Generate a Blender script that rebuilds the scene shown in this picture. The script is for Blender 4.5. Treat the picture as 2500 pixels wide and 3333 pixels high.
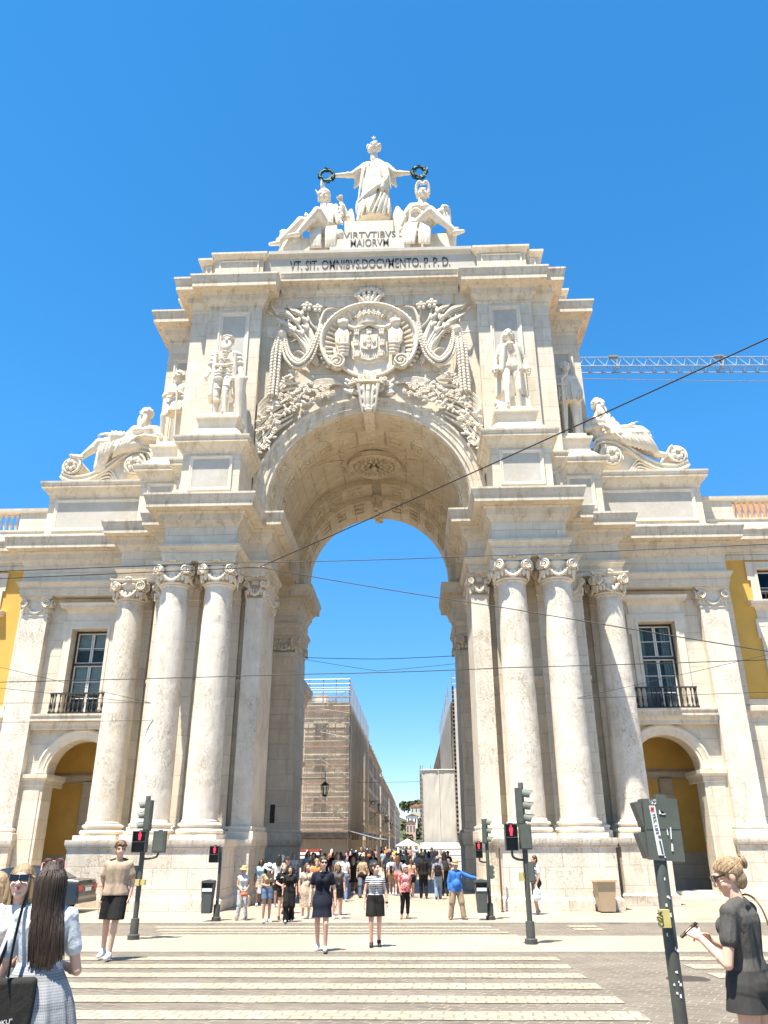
import bpy, bmesh, math, random
from math import sin, cos, pi, radians, sqrt, atan2
from mathutils import Vector, Matrix, noise
random.seed(7)
SC = bpy.context.scene
for o in list(bpy.data.objects): bpy.data.objects.remove(o)

# ------------------------------------------------------------------ camera, sky, sun, exposure
cam = bpy.data.cameras.new('camera'); CAM = bpy.data.objects.new('camera', cam)
SC.collection.objects.link(CAM); SC.camera = CAM
cam.sensor_fit = 'VERTICAL'; cam.sensor_height = 36.0; cam.lens = 27.344
cam.clip_start = 0.05; cam.clip_end = 6000
def cam_matrix(loc, pitch, yaw, roll):
    f = Vector((sin(yaw)*cos(pitch), cos(yaw)*cos(pitch), sin(pitch)))
    r = Vector((cos(yaw), -sin(yaw), 0)); u = r.cross(f)
    c, s = cos(roll), sin(roll)
    r2 = c*r + s*u; u2 = -s*r + c*u
    m = Matrix((r2, u2, -f)).transposed().to_4x4(); m.translation = loc
    return m
CAM.matrix_world = cam_matrix(Vector((1.86, 0, 2.2)), radians(22.97), radians(-1.937), radians(-0.242))

SUN_EL, SUN_AZ = radians(71.5), radians(212.0)      # azimuth clockwise from +Y
W = bpy.data.worlds.new('World'); SC.world = W; W.use_nodes = True
wn = W.node_tree; wn.nodes.clear()
sky = wn.nodes.new('ShaderNodeTexSky'); sky.sky_type = 'NISHITA'; sky.sun_disc = False
sky.sun_elevation = SUN_EL; sky.sun_rotation = SUN_AZ
sky.altitude = 300; sky.air_density = 0.8; sky.dust_density = 0.0; sky.ozone_density = 3.0
hs = wn.nodes.new('ShaderNodeHueSaturation'); hs.inputs['Saturation'].default_value = 1.28; hs.inputs['Hue'].default_value = 0.489; hs.inputs['Value'].default_value = 0.76
bg = wn.nodes.new('ShaderNodeBackground'); bg.inputs['Strength'].default_value = 0.15
wo = wn.nodes.new('ShaderNodeOutputWorld')
wn.links.new(sky.outputs[0], hs.inputs['Color']); tc = wn.nodes.new('ShaderNodeTexCoord'); sp = wn.nodes.new('ShaderNodeSeparateXYZ'); rp = wn.nodes.new('ShaderNodeValToRGB')
rp.color_ramp.elements[0].color = (.52,.48,.50,1); rp.color_ramp.elements[1].position = .45; rp.color_ramp.elements[1].color = (.92,.96,1,1)
ml = wn.nodes.new('ShaderNodeMix'); ml.data_type = 'RGBA'; ml.blend_type = 'MULTIPLY'; ml.inputs[0].default_value = 1
wn.links.new(tc.outputs['Generated'], sp.inputs[0]); wn.links.new(sp.outputs[2], rp.inputs[0]); wn.links.new(hs.outputs[0], ml.inputs[6]); wn.links.new(rp.outputs[0], ml.inputs[7])
wn.links.new(ml.outputs[2], bg.inputs['Color']); wn.links.new(bg.outputs[0], wo.inputs['Surface'])
sl = bpy.data.lights.new('sun', 'SUN'); sl.energy = 4.9; sl.angle = radians(0.55); sl.color = (1.0, 0.93, 0.82)
SUN = bpy.data.objects.new('sun', sl); SC.collection.objects.link(SUN)
to_sun = Vector((sin(SUN_AZ)*cos(SUN_EL), cos(SUN_AZ)*cos(SUN_EL), sin(SUN_EL)))
SUN.rotation_euler = to_sun.to_track_quat('Z', 'Y').to_euler(); SUN.location = (-30, -30, 80)
SC.view_settings.view_transform = 'Standard'; SC.view_settings.look = 'None'
SC.view_settings.gamma = 1.0; SC.view_settings.exposure = 1.5; SC.view_settings.use_curve_mapping = False
SC.cycles.use_denoising = True; SC.cycles.max_bounces = 7; SC.cycles.diffuse_bounces = 5
SC.cycles.transparent_max_bounces = 12; SC.cycles.sample_clamp_indirect = 8.0
# ------------------------------------------------------------------ mesh helpers
COL = SC.collection
class MB:
    """collects shapes, then links them as ONE mesh object"""
    def __init__(s): s.v = []; s.f = []; s.m = []; s.sx = 1; s.mat = 0
    def add(s, vs, fs):
        o = len(s.v)
        if s.sx < 0:
            s.v += [(-p[0], p[1], p[2]) for p in vs]
            s.f += [tuple(o+i for i in reversed(f)) for f in fs]
        else:
            s.v += [tuple(p) for p in vs]; s.f += [tuple(o+i for i in f) for f in fs]
        s.m += [s.mat]*len(fs); return s
    def box(s, x0, x1, y0, y1, z0, z1):
        v = [(x0,y0,z0),(x1,y0,z0),(x1,y1,z0),(x0,y1,z0),(x0,y0,z1),(x1,y0,z1),(x1,y1,z1),(x0,y1,z1)]
        return s.add(v, [(3,2,1,0),(4,5,6,7),(0,1,5,4),(1,2,6,5),(2,3,7,6),(3,0,4,7)])
    def prism(s, poly, y0, y1):
        """polygon of (x,z), counter-clockwise seen from -y, extruded along y"""
        n = len(poly); v = [(p[0],y0,p[1]) for p in poly]+[(p[0],y1,p[1]) for p in poly]
        f = [tuple(range(n)), tuple(range(2*n-1, n-1, -1))]
        f += [(i, i+n, (i+1)%n+n, (i+1)%n) for i in range(n)]
        return s.add(v, f)
    def slab(s, poly, z0, z1):
        """polygon of (x,y) counter-clockwise from above, extruded along z"""
        n = len(poly); v = [(p[0],p[1],z0) for p in poly]+[(p[0],p[1],z1) for p in poly]
        f = [tuple(range(n-1,-1,-1)), tuple(range(n, 2*n))]
        f += [(i, (i+1)%n, (i+1)%n+n, i+n) for i in range(n)]
        return s.add(v, f)
    def grid(s, rows, closed=False):
        """rows of points -> quads"""
        n = len(rows[0]); v = [p for r in rows for p in r]; f = []
        for i in range(len(rows)-1):
            for j in range(n if closed else n-1):
                a, b = i*n+j, i*n+(j+1)%n
                f.append((a, b, b+n, a+n))
        return s.add(v, f)
    def lathe(s, prof, c=(0,0,0), n=24, cap=True, M=None, a0=0, a1=2*pi, sq=1.0):
        """profile of (r,z) turned about z through c (or placed by M)"""
        full = abs(a1-a0-2*pi) < 1e-6; k = n if full else n+1; rows = []
        for r, z in prof:
            rows.append([Vector((r*cos(a0+(a1-a0)*i/n), sq*r*sin(a0+(a1-a0)*i/n), z)) for i in range(k)])
        M = M or Matrix.Translation(c)
        rows = [[M@p for p in r] for r in rows]
        s.grid(rows, full)
        if cap and full:
            s.add(rows[0], [tuple(range(n-1,-1,-1))]); s.add(rows[-1], [tuple(range(n))])
        return s
    def tube(s, pts, r, n=6, cap=True, flat=1.0, up=None):
        pts = [Vector(p) for p in pts]; rows = []; N = len(pts)
        if N < 2: return s
        rad = r if isinstance(r, (list, tuple)) else [r]*N
        pu = None
        for i, p in enumerate(pts):
            t = (pts[min(i+1,N-1)]-pts[max(i-1,0)])
            if t.length < 1e-9: t = Vector((0,0,1))
            t.normalize()
            if up is not None: u = Vector(up)
            elif pu is None: u = Vector((0,0,1)) if abs(t.z) < .9 else Vector((0,1,0))
            else: u = pu
            a = t.cross(u)
            if a.length < 1e-6: a = t.cross(Vector((1,0,0.01)))
            a.normalize(); b = a.cross(t).normalized(); pu = b
            rows.append([p+a*rad[i]*cos(2*pi*j/n)+b*rad[i]*flat*sin(2*pi*j/n) for j in range(n)])
        s.grid(rows, True)
        if cap: s.add(rows[0], [tuple(range(n-1,-1,-1))]); s.add(rows[-1], [tuple(range(n))])
        return s
    def ball(s, c, r, n=8, m=6, M=None):
        r = r if isinstance(r, (list, tuple)) else (r,r,r); c = Vector(c); rows = []
        for i in range(m+1):
            t = -pi/2+pi*i/m
            rr = max(cos(t), .02)
            rows.append([Vector((r[0]*rr*cos(2*pi*j/n), r[1]*rr*sin(2*pi*j/n), r[2]*sin(t))) for j in range(n)])
        rows = [[(M@p if M else p)+c for p in q] for q in rows]
        s.grid(rows, True); s.add(rows[0], [tuple(range(n-1,-1,-1))]); s.add(rows[-1], [tuple(range(n))])
        return s
    def capsule(s, p0, p1, r0, r1, n=10):
        """tapered limb with round ends"""
        p0, p1 = Vector(p0), Vector(p1); d = p1-p0; L = d.length
        if L < 1e-6: return s.ball(p0, max(r0, r1))
        q = d.to_track_quat('Z', 'Y').to_matrix(); rows = []
        for i in range(5):
            t = -pi/2+pi/2*i/4; rows.append((max(cos(t),.03)*r0, sin(t)*r0))
        for i in range(5):
            t = pi/2*i/4; rows.append((max(cos(t),.03)*r1, L+sin(t)*r1))
        M = Matrix.Translation(p0) @ q.to_4x4()
        return s.lathe(rows, n=n, M=M)
    def chain(s, pts, rad, n=10):
        for i in range(len(pts)-1): s.capsule(pts[i], pts[i+1], rad[i], rad[i+1], n)
        return s
    def sweep(s, path, prof, closed=False, z=0):
        """moulding: profile of (out, z) along a plan path; outward is to the right of travel"""
        P = [Vector((p[0], p[1])) for p in path]; N = len(P); nrm = []
        for i in range(N if closed else N-1):
            d = (P[(i+1)%N]-P[i]).normalized(); nrm.append(Vector((d.y, -d.x)))
        rows = []
        for o, zz in prof:
            row = []
            for i in range(N):
                if closed: a, b = nrm[i-1], nrm[i]
                else: a, b = nrm[max(i-1,0)], nrm[min(i,N-2)]
                m = a+b; m = m/max(m.dot(a), .2) if m.length > 1e-6 else a
                q = P[i]+m*o; row.append((q.x, q.y, zz+z))
            rows.append(row)
        return s.grid(rows, closed)
    def archsweep(s, prof, cx, cz, n=48, a0=0.0, a1=pi):
        """profile of (radius, y) swept round an axis parallel to y"""
        rows = []
        for i in range(n+1):
            a = a1+(a0-a1)*i/n
            rows.append([(cx+r*cos(a), y, cz+r*sin(a)) for r, y in prof])
        return s.grid(rows)
    def build(s, name, mat, parent=None, smooth=None, loc=None):
        me = bpy.data.meshes.new(name); me.from_pydata(s.v, [], s.f)
        mats = mat if isinstance(mat, (list, tuple)) else [mat]
        for m in mats: me.materials.append(m)
        if len(mats) > 1: me.polygons.foreach_set('material_index', s.m)
        me.update()
        if smooth is not None:
            me.shade_smooth()
            if smooth < 170: me.set_sharp_from_angle(angle=radians(smooth))
        return link(name, me, parent, loc)
def link(name, me, parent=None, loc=None):
    o = bpy.data.objects.new(name, me); COL.objects.link(o)
    if parent is not None: o.parent = parent
    if loc is not None: o.location = loc
    return o
def tag(o, label=None, cat=None, group=None, kind=None):
    if label: o['label'] = label
    if cat: o['category'] = cat
    if group: o['group'] = group
    if kind: o['kind'] = kind
    return o
def empty(name, loc=(0,0,0), rz=0, label=None, cat=None, group=None):
    o = bpy.data.objects.new(name, None); COL.objects.link(o); o.empty_display_size = .2
    o.location = loc; o.rotation_euler = (0,0,rz)
    return tag(o, label, cat, group)
def copy_tree(o, parent=None):
    c = o.copy(); COL.objects.link(c)
    if parent is not None: c.parent = parent
    for ch in list(o.children): copy_tree(ch, c)
    return c
def clay(mb, name, mat, voxel, parent=None, smooth=4, loc=None, fac=.5, M=None):
    """fuses the collected shapes into one continuous surface"""
    me = bpy.data.meshes.new('tmp'); me.from_pydata(mb.v, [], mb.f); me.update()
    t = bpy.data.objects.new('tmp', me); COL.objects.link(t)
    r = t.modifiers.new('r', 'REMESH'); r.mode = 'VOXEL'; r.voxel_size = voxel; r.use_smooth_shade = True
    if smooth:
        q = t.modifiers.new('s', 'SMOOTH'); q.factor = fac; q.iterations = smooth
    dg = bpy.context.evaluated_depsgraph_get()
    out = bpy.data.meshes.new_from_object(t.evaluated_get(dg)); out.name = name
    bpy.data.objects.remove(t); bpy.data.meshes.remove(me)
    if M is not None: out.transform(M)
    out.materials.clear()
    for m in (mat if isinstance(mat, (list, tuple)) else [mat]): out.materials.append(m)
    out.shade_smooth()
    return link(name, out, parent, loc)
def text(s, name, mat, w=None, h=1.0, depth=.02, parent=None, M=None, loc=None, track=1.0):
    """letters as a mesh, standing in the xz plane and facing -y, centred; w fits the width"""
    cu = bpy.data.curves.new('t', 'FONT'); cu.body = s; cu.size = 1; cu.extrude = .5; cu.align_x = 'CENTER'; cu.space_character = track
    cu.offset = .004; cu.resolution_u = 3
    t = bpy.data.objects.new('t', cu); COL.objects.link(t)
    me = bpy.data.meshes.new_from_object(t.evaluated_get(bpy.context.evaluated_depsgraph_get()))
    bpy.data.objects.remove(t); bpy.data.curves.remove(cu)
    xs = [v.co.x for v in me.vertices]; ys = [v.co.y for v in me.vertices]
    cx, bx = (max(xs)+min(xs))/2, max(xs)-min(xs); by = max(ys)-min(ys); y0 = min(ys)
    sx = (w/bx) if w else h/by
    for v in me.vertices:
        x, y, z = v.co
        v.co = ((x-cx)*sx, -z*depth, (y-y0)*h/by)
    if M is not None: me.transform(M)
    me.materials.append(mat); me.name = name
    return link(name, me, parent, loc)

# ------------------------------------------------------------------ materials
MATS = {}
class NT:
    def __init__(s, name):
        s.mat = bpy.data.materials.new(name); s.mat.use_nodes = True; s.t = s.mat.node_tree
        s.b = s.t.nodes['Principled BSDF']; MATS[name] = s.mat
        s.co = s.n('ShaderNodeTexCoord').outputs['Object']
    def n(s, typ, **k):
        q = s.t.nodes.new(typ)
        for a, b in k.items(): setattr(q, a, b)
        return q
    def l(s, a, b): s.t.links.new(a, b)
    def mapping(s, scale=(1,1,1), rot=(0,0,0), src=None):
        m = s.n('ShaderNodeMapping'); m.inputs['Scale'].default_value = scale; m.inputs['Rotation'].default_value = rot
        s.l(src or s.co, m.inputs['Vector']); return m.outputs[0]
    def noise(s, scale, detail=4, rough=.55, vec=None, dist=0):
        q = s.n('ShaderNodeTexNoise'); q.inputs['Scale'].default_value = scale; q.inputs['Detail'].default_value = detail
        q.inputs['Roughness'].default_value = rough; q.inputs['Distortion'].default_value = dist
        s.l(vec or s.co, q.inputs['Vector']); return q.outputs['Fac']
    def ramp(s, fac, stops, interp='LINEAR'):
        q = s.n('ShaderNodeValToRGB'); cr = q.color_ramp; cr.interpolation = interp
        while len(cr.elements) < len(stops): cr.elements.new(.5)
        for e, (p, c) in zip(cr.elements, stops):
            e.position = p; e.color = (c, c, c, 1) if not isinstance(c, (tuple, list)) else (*c, 1)
        s.l(fac, q.inputs['Fac']); return q.outputs['Color']
    def mix(s, a, b, fac, mode='MIX'):
        q = s.n('ShaderNodeMix', data_type='RGBA', blend_type=mode)
        for i, v in ((0, fac), (6, a), (7, b)):
            if isinstance(v, (int, float)): q.inputs[i].default_value = v
            elif isinstance(v, (tuple, list)): q.inputs[i].default_value = (*v, 1)
            else: s.l(v, q.inputs[i])
        return q.outputs[2]
    def math(s, op, a, b=0):
        q = s.n('ShaderNodeMath', operation=op)
        for i, v in ((0, a), (1, b)):
            if isinstance(v, (int, float)): q.inputs[i].default_value = v
            else: s.l(v, q.inputs[i])
        return q.outputs[0]
    def uv(s):
        """(x+y, z): one mapping for walls that face along x or along y"""
        q = s.n('ShaderNodeSeparateXYZ'); s.l(s.co, q.inputs[0])
        c = s.n('ShaderNodeCombineXYZ'); s.l(s.math('ADD', q.outputs[0], q.outputs[1]), c.inputs[0]); s.l(q.outputs[2], c.inputs[1])
        return c.outputs[0]
    def brick(s, vec, w, h, mortar=.012, off=.5, c1=1.0, c2=.9, cm=.5):
        q = s.n('ShaderNodeTexBrick'); q.offset = off
        for k, v in (('Scale', 1.0), ('Brick Width', w), ('Row Height', h), ('Mortar Size', mortar), ('Mortar Smooth', .3), ('Bias', 0)):
            q.inputs[k].default_value = v
        for k, v in (('Color1', c1), ('Color2', c2), ('Mortar', cm)):
            q.inputs[k].default_value = (v, v, v, 1)
        s.l(vec, q.inputs['Vector']); return q
    def bump(s, h, strength=.3, dist=.02):
        q = s.n('ShaderNodeBump'); q.inputs['Strength'].default_value = strength; q.inputs['Distance'].default_value = dist
        s.l(h, q.inputs['Height']); s.l(q.outputs[0], s.b.inputs['Normal']); return s
    def out(s, col=None, rough=.8, spec=.3, metal=0):
        if col is not None:
            if isinstance(col, (tuple, list)): s.b.inputs['Base Color'].default_value = (*col, 1)
            else: s.l(col, s.b.inputs['Base Color'])
        s.b.inputs['Roughness'].default_value = rough; s.b.inputs['Specular IOR Level'].default_value = spec
        s.b.inputs['Metallic'].default_value = metal
        return s.mat
def stone(name, base, blocks=None, pits=0.0, stain=.5, warm=(.40,.30,.19), fine=1.0):
    m = NT(name)
    big = m.noise(.35, 5, .6); mid = m.noise(2.2, 6, .65); fin = m.noise(14, 5, .6)
    c = m.mix(base, tuple(x*y for x, y in zip(base, (.86,.84,.80))), m.ramp(big, [(.35,0.0),(.7,1.0)]))
    c = m.mix(c, tuple(min(1, x*1.12) for x in base), m.ramp(mid, [(.45,0.0),(.75,.8)]))
    # rain streaks: noise stretched down the wall
    st = m.noise(1.0, 6, .7, m.mapping((2.6,2.6,.28)))
    c = m.mix(c, warm, m.math('MULTIPLY', m.ramp(st, [(.52,0.0),(.74,1.0)]), stain))
    c = m.mix(c, (.16,.14,.12), m.math('MULTIPLY', m.ramp(m.noise(3.1, 8, .75, m.mapping((1.5,1.5,.5))), [(.55,0.0),(.74,1.0)]), stain*.75))
    h = m.math('MULTIPLY', fin, .35*fine)
    if blocks:
        b = m.brick(m.uv(), blocks[0], blocks[1], blocks[2] if len(blocks) > 2 else .011, c2=.86, cm=.50)
        c = m.mix(c, b.outputs['Color'], .75, 'MULTIPLY')
        h = m.math('SUBTRACT', h, m.math('MULTIPLY', b.outputs['Fac'], .9))
    if pits:
        v = m.noise(8.0, 6, .68, m.mapping((1,1,.6)), 2.2)
        p = m.ramp(v, [(.50,0.0),(.60,1.0)])
        w = m.ramp(m.noise(.7, 4, .6), [(.42,.08),(.62,1.0)])
        c = m.mix(c, (.50,.41,.30), m.math('MULTIPLY', m.ramp(m.noise(1.1, 8, .75, m.mapping((1.2,1.2,.5)), 1.2), [(.50,0.0),(.66,1.0)]), .45))
        pw = m.math('MULTIPLY', p, w)
        c = m.mix(c, (.33,.27,.20), m.math('MULTIPLY', m.math('MULTIPLY', m.ramp(v, [(.53,0.0),(.62,1.0)]), w), 1.6*pits))
        h = m.math('SUBTRACT', h, m.math('MULTIPLY', pw, 1.2*pits))
    m.bump(h, .7, .03)
    return m.out(c, .85, .2)
def plain(name, col, rough=.6, spec=.4, metal=0, var=.12, scale=6, bump=0.0):
    m = NT(name)
    c = m.mix(col, tuple(x*(1-var*2) for x in col), m.ramp(m.noise(scale, 5, .6), [(.35,0.0),(.7,1.0)]))
    if bump: m.bump(m.noise(scale*6, 4, .6), bump, .01)
    return m.out(c, rough, spec, metal)
CREAM = (.68,.61,.49)
M_STONE = stone('limestone_blocks', CREAM, (1.9,.78,.008), 0, .45)
M_CARVED = stone('carved_limestone', (.70,.63,.515), None, 0, .35)
M_MOULD = stone('moulded_limestone', (.67,.60,.48), (1.7,3.0,.008), 0, 1.0)
M_ROUGH = stone('pitted_limestone', (.70,.64,.54), None, .45, .3)
M_PED = stone('weathered_pedestal_stone', (.69,.62,.51), (1.25,.68,.010), .45, .45)
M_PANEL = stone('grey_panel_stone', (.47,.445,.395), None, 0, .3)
M_VAULT = stone('vault_limestone', (.66,.57,.42), (1.0,.5), 0, .5)
M_YELLOW = plain('ochre_render', (.66,.40,.10), .9, .1, 0, .06, 1.2, .1)
M_OCHRE = plain('brightened_portico_ochre', (.80,.52,.15), .9, .1, 0, .1, .8)  # lighter copy of the wing ochre, brightness painted in for the shaded portico
M_BRONZE = plain('dark_bronze_letters', (.035,.033,.03), .5, .4)
M_GREEN = plain('green_bronze', (.012,.05,.045), .55, .4, .3)
M_WHITE = plain('white_paint', (.72,.71,.68), .5, .3, 0, .05)
M_IRON = plain('weathered_dark_iron', (.06,.052,.045), .6, .4, .2, .2)
def glass(name, col, rough=.06):
    m = NT(name); c = m.mix(col, tuple(x*.45 for x in col), m.ramp(m.noise(1.3,2,.5), [(.4,0.0),(.6,1.0)]))
    return m.out(c, rough, .9)
M_GLASS = glass('window_glass', (.10,.13,.14))
def gz(y): return max(0.0, min(.45, .45*(24-y)/19))     # the street rises gently towards the square
# ------------------------------------------------------------------ triumphal arch
ARCH = empty('triumphal_arch', (0,0,0), 0, 'pale limestone triumphal arch with paired columns, carved coat of arms and statue group on top', 'arch')
ENT0, FR0, CO0, CO1 = 12.92, 13.6, 14.38, 15.66      # architrave, frieze, cornice levels
AR_PROF = [(0,ENT0),(0,13.12),(.045,13.125),(.045,13.34),(.09,13.345),(.13,13.46),(.19,13.5),(.19,FR0-.005),(0,FR0),(0,CO0)]
def cornice_prof(z0, z1, p):
    h = z1-z0
    return [(0,z0),(.06*p,z0+.02*h),(.10*p,z0+.10*h),(.22*p,z0+.17*h),(.24*p,z0+.21*h),(.30*p,z0+.215*h),(.30*p,z0+.40*h),(.36*p,z0+.41*h),(.44*p,z0+.50*h),
            (.50*p,z0+.515*h),(.86*p,z0+.53*h),(.86*p,z0+.70*h),(.885*p,z0+.705*h),(.89*p,z0+.75*h),(.93*p,z0+.80*h),(.97*p,z0+.89*h),(.985*p,z0+.93*h),(p,z0+.935*h),(p,z0+h),(0,z0+h+.02)]
def base_prof(h, p):
    """attic base moulding, out p, height h, from the bottom up"""
    return [(p,0),(p,.30*h),(.97*p,.31*h),(1.0*p,.42*h),(.97*p,.55*h),(.55*p,.58*h),(.42*p,.66*h),(.5*p,.74*h),(.62*p,.76*h),(.66*p,.86*h),(.5*p,.94*h),(.2*p,.95*h),(0,h)]
def rect_path(x0, x1, y0, y1): return [(x0,y1),(x0,y0),(x1,y0),(x1,y1)]
def frame(mb, x0, x1, z0, z1, y, w=.09, d=.06, inset=.05):
    """raised picture-frame moulding standing on a wall that faces -y"""
    P = [(x0,z0),(x1,z0),(x1,z1),(x0,z1)]
    def ring(k, yy): return [(x0+k,yy,z0+k),(x1-k,yy,z0+k),(x1-k,yy,z1-k),(x0+k,yy,z1-k)]
    R = [ring(0,y), ring(0,y-d), ring(.4*w,y-d), ring(.5*w,y-.6*d), ring(.8*w,y-.6*d), ring(w,y-.02)]
    mb.grid([r for r in R], True)
def volute(mb, c, R, M3, turns=2.2, r=.05, depth=.12, hand=1, n=34):
    """ionic spiral in the local xz plane of M3, facing local -y"""
    pts = []
    for i in range(n+1):
        t = i/n; a = hand*(pi/2 - t*turns*2*pi); q = R*(1-t)**.85*.86+R*.10
        pts.append(Vector((q*cos(a), -depth*.5-.02, q*sin(a))))
    mb.tube([M3@p+Vector(c) for p in pts], [r*(1-.55*i/n) for i in range(n+1)], 5)
    N = 18; ring0 = [M3@Vector((R*.93*cos(2*pi*j/N), depth*.5, R*.93*sin(2*pi*j/N)))+Vector(c) for j in range(N)]
    ring1 = [M3@Vector((R*.93*cos(2*pi*j/N), -depth*.35, R*.93*sin(2*pi*j/N)))+Vector(c) for j in range(N)]
    ring2 = [M3@Vector((R*.75*cos(2*pi*j/N), -depth*.2, R*.75*sin(2*pi*j/N)))+Vector(c) for j in range(N)]
    mb.grid([ring0, ring1, ring2], True); mb.add(ring2, [tuple(range(N))]); mb.add(ring0, [tuple(range(N-1,-1,-1))])
    mb.ball(M3@Vector((0,-depth*.5,0))+Vector(c), R*.2, 7, 5)
FACE = {'-y': 0.0, '+x': pi/2, '+y': pi, '-x': -pi/2}
def capital(mb, cx, cy, z0, hw, hd, faces, rnd=True, h=.95):
    """garlanded ionic capital; hw/hd are half width and half depth at the abacus"""
    k = hw/.78
    if rnd:
        mb.lathe([(.60*k,z0),(.665*k,z0+.03),(.665*k,z0+.075),(.60*k,z0+.11),(.575*k,z0+.13),(.57*k,z0+.42),(.60*k,z0+.55),(.72*k,z0+.66),(.72*k,z0+.72),(.6*k,z0+.80)], (cx,cy,0), 28)
    else:
        mb.box(cx-hw*.80, cx+hw*.80, cy-hd*.80, cy+hd*.80, z0+.07, z0+h-.13)
        mb.box(cx-hw*.86, cx+hw*.86, cy-hd*.86, cy+hd*.86, z0, z0+.07)
    # abacus with hollowed sides
    def ab(g):
        pts = []
        for (ax, ay, bx, by) in ((-1,-1,1,-1),(1,-1,1,1),(1,1,-1,1),(-1,1,-1,-1)):
            for i in range(8):
                t = i/8; q = 1-.17*sin(pi*t)*(1 if rnd else .5)
                x = ax+(bx-ax)*t; y = ay+(by-ay)*t
                if ax == bx: x *= q
                else: y *= q
                pts.append((cx+x*(hw+g), cy+y*(hd+g)))
        return pts
    for (g, za, zb) in ((-.05,h-.15,h-.10),(-.02,h-.10,h-.05),(.02,h-.05,h)):
        mb.slab(ab(g), z0+za, z0+zb)
    for fc in faces:
        a = FACE[fc]; R = Matrix.Rotation(a, 3, 'Z')
        wide, deep = (hw, hd) if fc in ('-y','+y') else (hd, hw)
        for sgn in (1, -1):
            R2 = Matrix.Rotation(a+sgn*.42*(1 if rnd else .4), 3, 'Z')
            c = R@Vector((sgn*(wide-.25*k), -(deep-.10*k), 0))+Vector((cx, cy, z0+.60))
            volute(mb, c, .215*k, R2, r=.042*k, hand=sgn, depth=.18)
            for q in range(3): mb.ball(R@Vector((sgn*(.10+.17*q)*k, -(deep-.20*k+.02*q), 0))+Vector((cx, cy, z0+.30)), (.085*k,.06,.17), 6, 5)
            # husks dropping below the volute
            for q in range(4):
                mb.ball(R@Vector((sgn*(wide-.20*k), -(deep-.16*k), 0))+Vector((cx, cy, z0+.30-.075*q)), (.075-.012*q, .06, .06), 6, 4)
        # festoon of fruit between the volutes
        for i in range(13):
            t = i/12*2-1; x = t*(wide-.36*k); z = .50-.36*(1-t*t)
            p = R@Vector((x, -(deep-.13*k)-.02, 0))+Vector((cx, cy, z0+z))
            mb.ball(p, (.065+.02*(1-t*t),.06,.055+.02*(1-t*t)), 6, 4)
        # dart strip and fleuron
        for i in range(5):
            mb.box(*([0]*6)) if False else mb.capsule(R@Vector(((i-2)*.09*k, -(deep-.17*k), 0))+Vector((cx,cy,z0+.62)), R@Vector(((i-2)*.09*k, -(deep-.17*k), 0))+Vector((cx,cy,z0+.76)), .035, .035, 5)
        q0 = R@Vector((0, -(deep-.06*k), 0))+Vector((cx, cy, z0+h-.03))
        for i in range(5):
            aa = (i-2)*.5
            mb.ball(q0+R@Vector((sin(aa)*.12, -.03, cos(aa)*.10-.02)), (.05,.06,.07), 6, 4)
def rough_shaft(cx, cy, z0, z1, r0, r1, seed, n=56, m=90):
    mb = MB(); rows = []
    off = Vector((seed*7.3, seed*3.1, 0))
    for i in range(m+1):
        t = i/m; z = z0+(z1-z0)*t
        r = r0+(r1-r0)*(t**1.7)
        row = []
        for j in range(n):
            a = 2*pi*j/n; p = Vector((r*cos(a), r*sin(a), z))
            d = noise.noise(p*2.1+off)*.5+noise.noise(p*5.0+off)*.35
            d = min(0, d+.12)*.06
            row.append((cx+(r+d)*cos(a), cy+(r+d)*sin(a), z))
        rows.append(row)
    mb.grid(rows, True)
    # fillets at both ends
    mb.lathe([(r0+.03,z0-.02),(r0+.045,z0+.03),(r0+.03,z0+.07),(r0-.02,z0+.09)], (cx,cy,0), 36, False)
    mb.lathe([(r1-.01,z1-.10),(r1+.03,z1-.07),(r1+.05,z1-.03),(r1+.02,z1)], (cx,cy,0), 36, False)
    return mb
def column(cx, cy, seed, zp=2.3, ztop=ENT0-.006):
    zs, zt = zp+.58, ztop-.95
    sh = rough_shaft(cx, cy, zs, zt, .655, .565, seed).build('column', M_ROUGH, ARCH, 60)
    b = MB(); b.box(cx-.84, cx+.84, cy-.84, cy+.84, zp-.0, zp+.17)
    b.lathe([(.80,zp+.17),(.86,zp+.22),(.88,zp+.28),(.84,zp+.345),(.76,zp+.36),(.72,zp+.40),(.74,zp+.44),(.80,zp+.46),(.81,zp+.51),(.76,zp+.555),(.68,zp+.575)], (cx,cy,0), 36)
    b.build('column_base', M_CARVED, sh, 50)
    c = MB(); capital(c, cx, cy, zt, .78, .78, ('-y','+x','-x'))
    c.build('capital', M_CARVED, sh, 50)
def pilaster(x0, x1, y0, y1, zp, ztop, faces, s=1, hd=None, panel=False, mat=None):
    b = MB(); b.sx = s
    zt = ztop-.95; b.box(x0, x1, y0, y1, zp+.5, zt)
    if panel: frame(b, x0+.16, x1-.16, zp+.9, 8.2, y0, .08, -.03); frame(b, x0+.16, x1-.16, 8.9, zt-.3, y0, .08, -.03)
    o = b.build('pilaster', mat or M_STONE, ARCH)
    b = MB(); b.sx = s
    b.sweep(rect_path(x0, x1, y0, y1), [(a, z+zp) for a, z in base_prof(.5, .17)]); b.build('pilaster_base', M_CARVED, o, 45)
    b = MB(); b.sx = s
    capital(b, (x0+x1)/2, (y0+y1)/2, zt, (x1-x0)/2+.13, (y1-y0)/2+.13, faces, False); b.build('capital', M_CARVED, o, 50)
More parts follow.
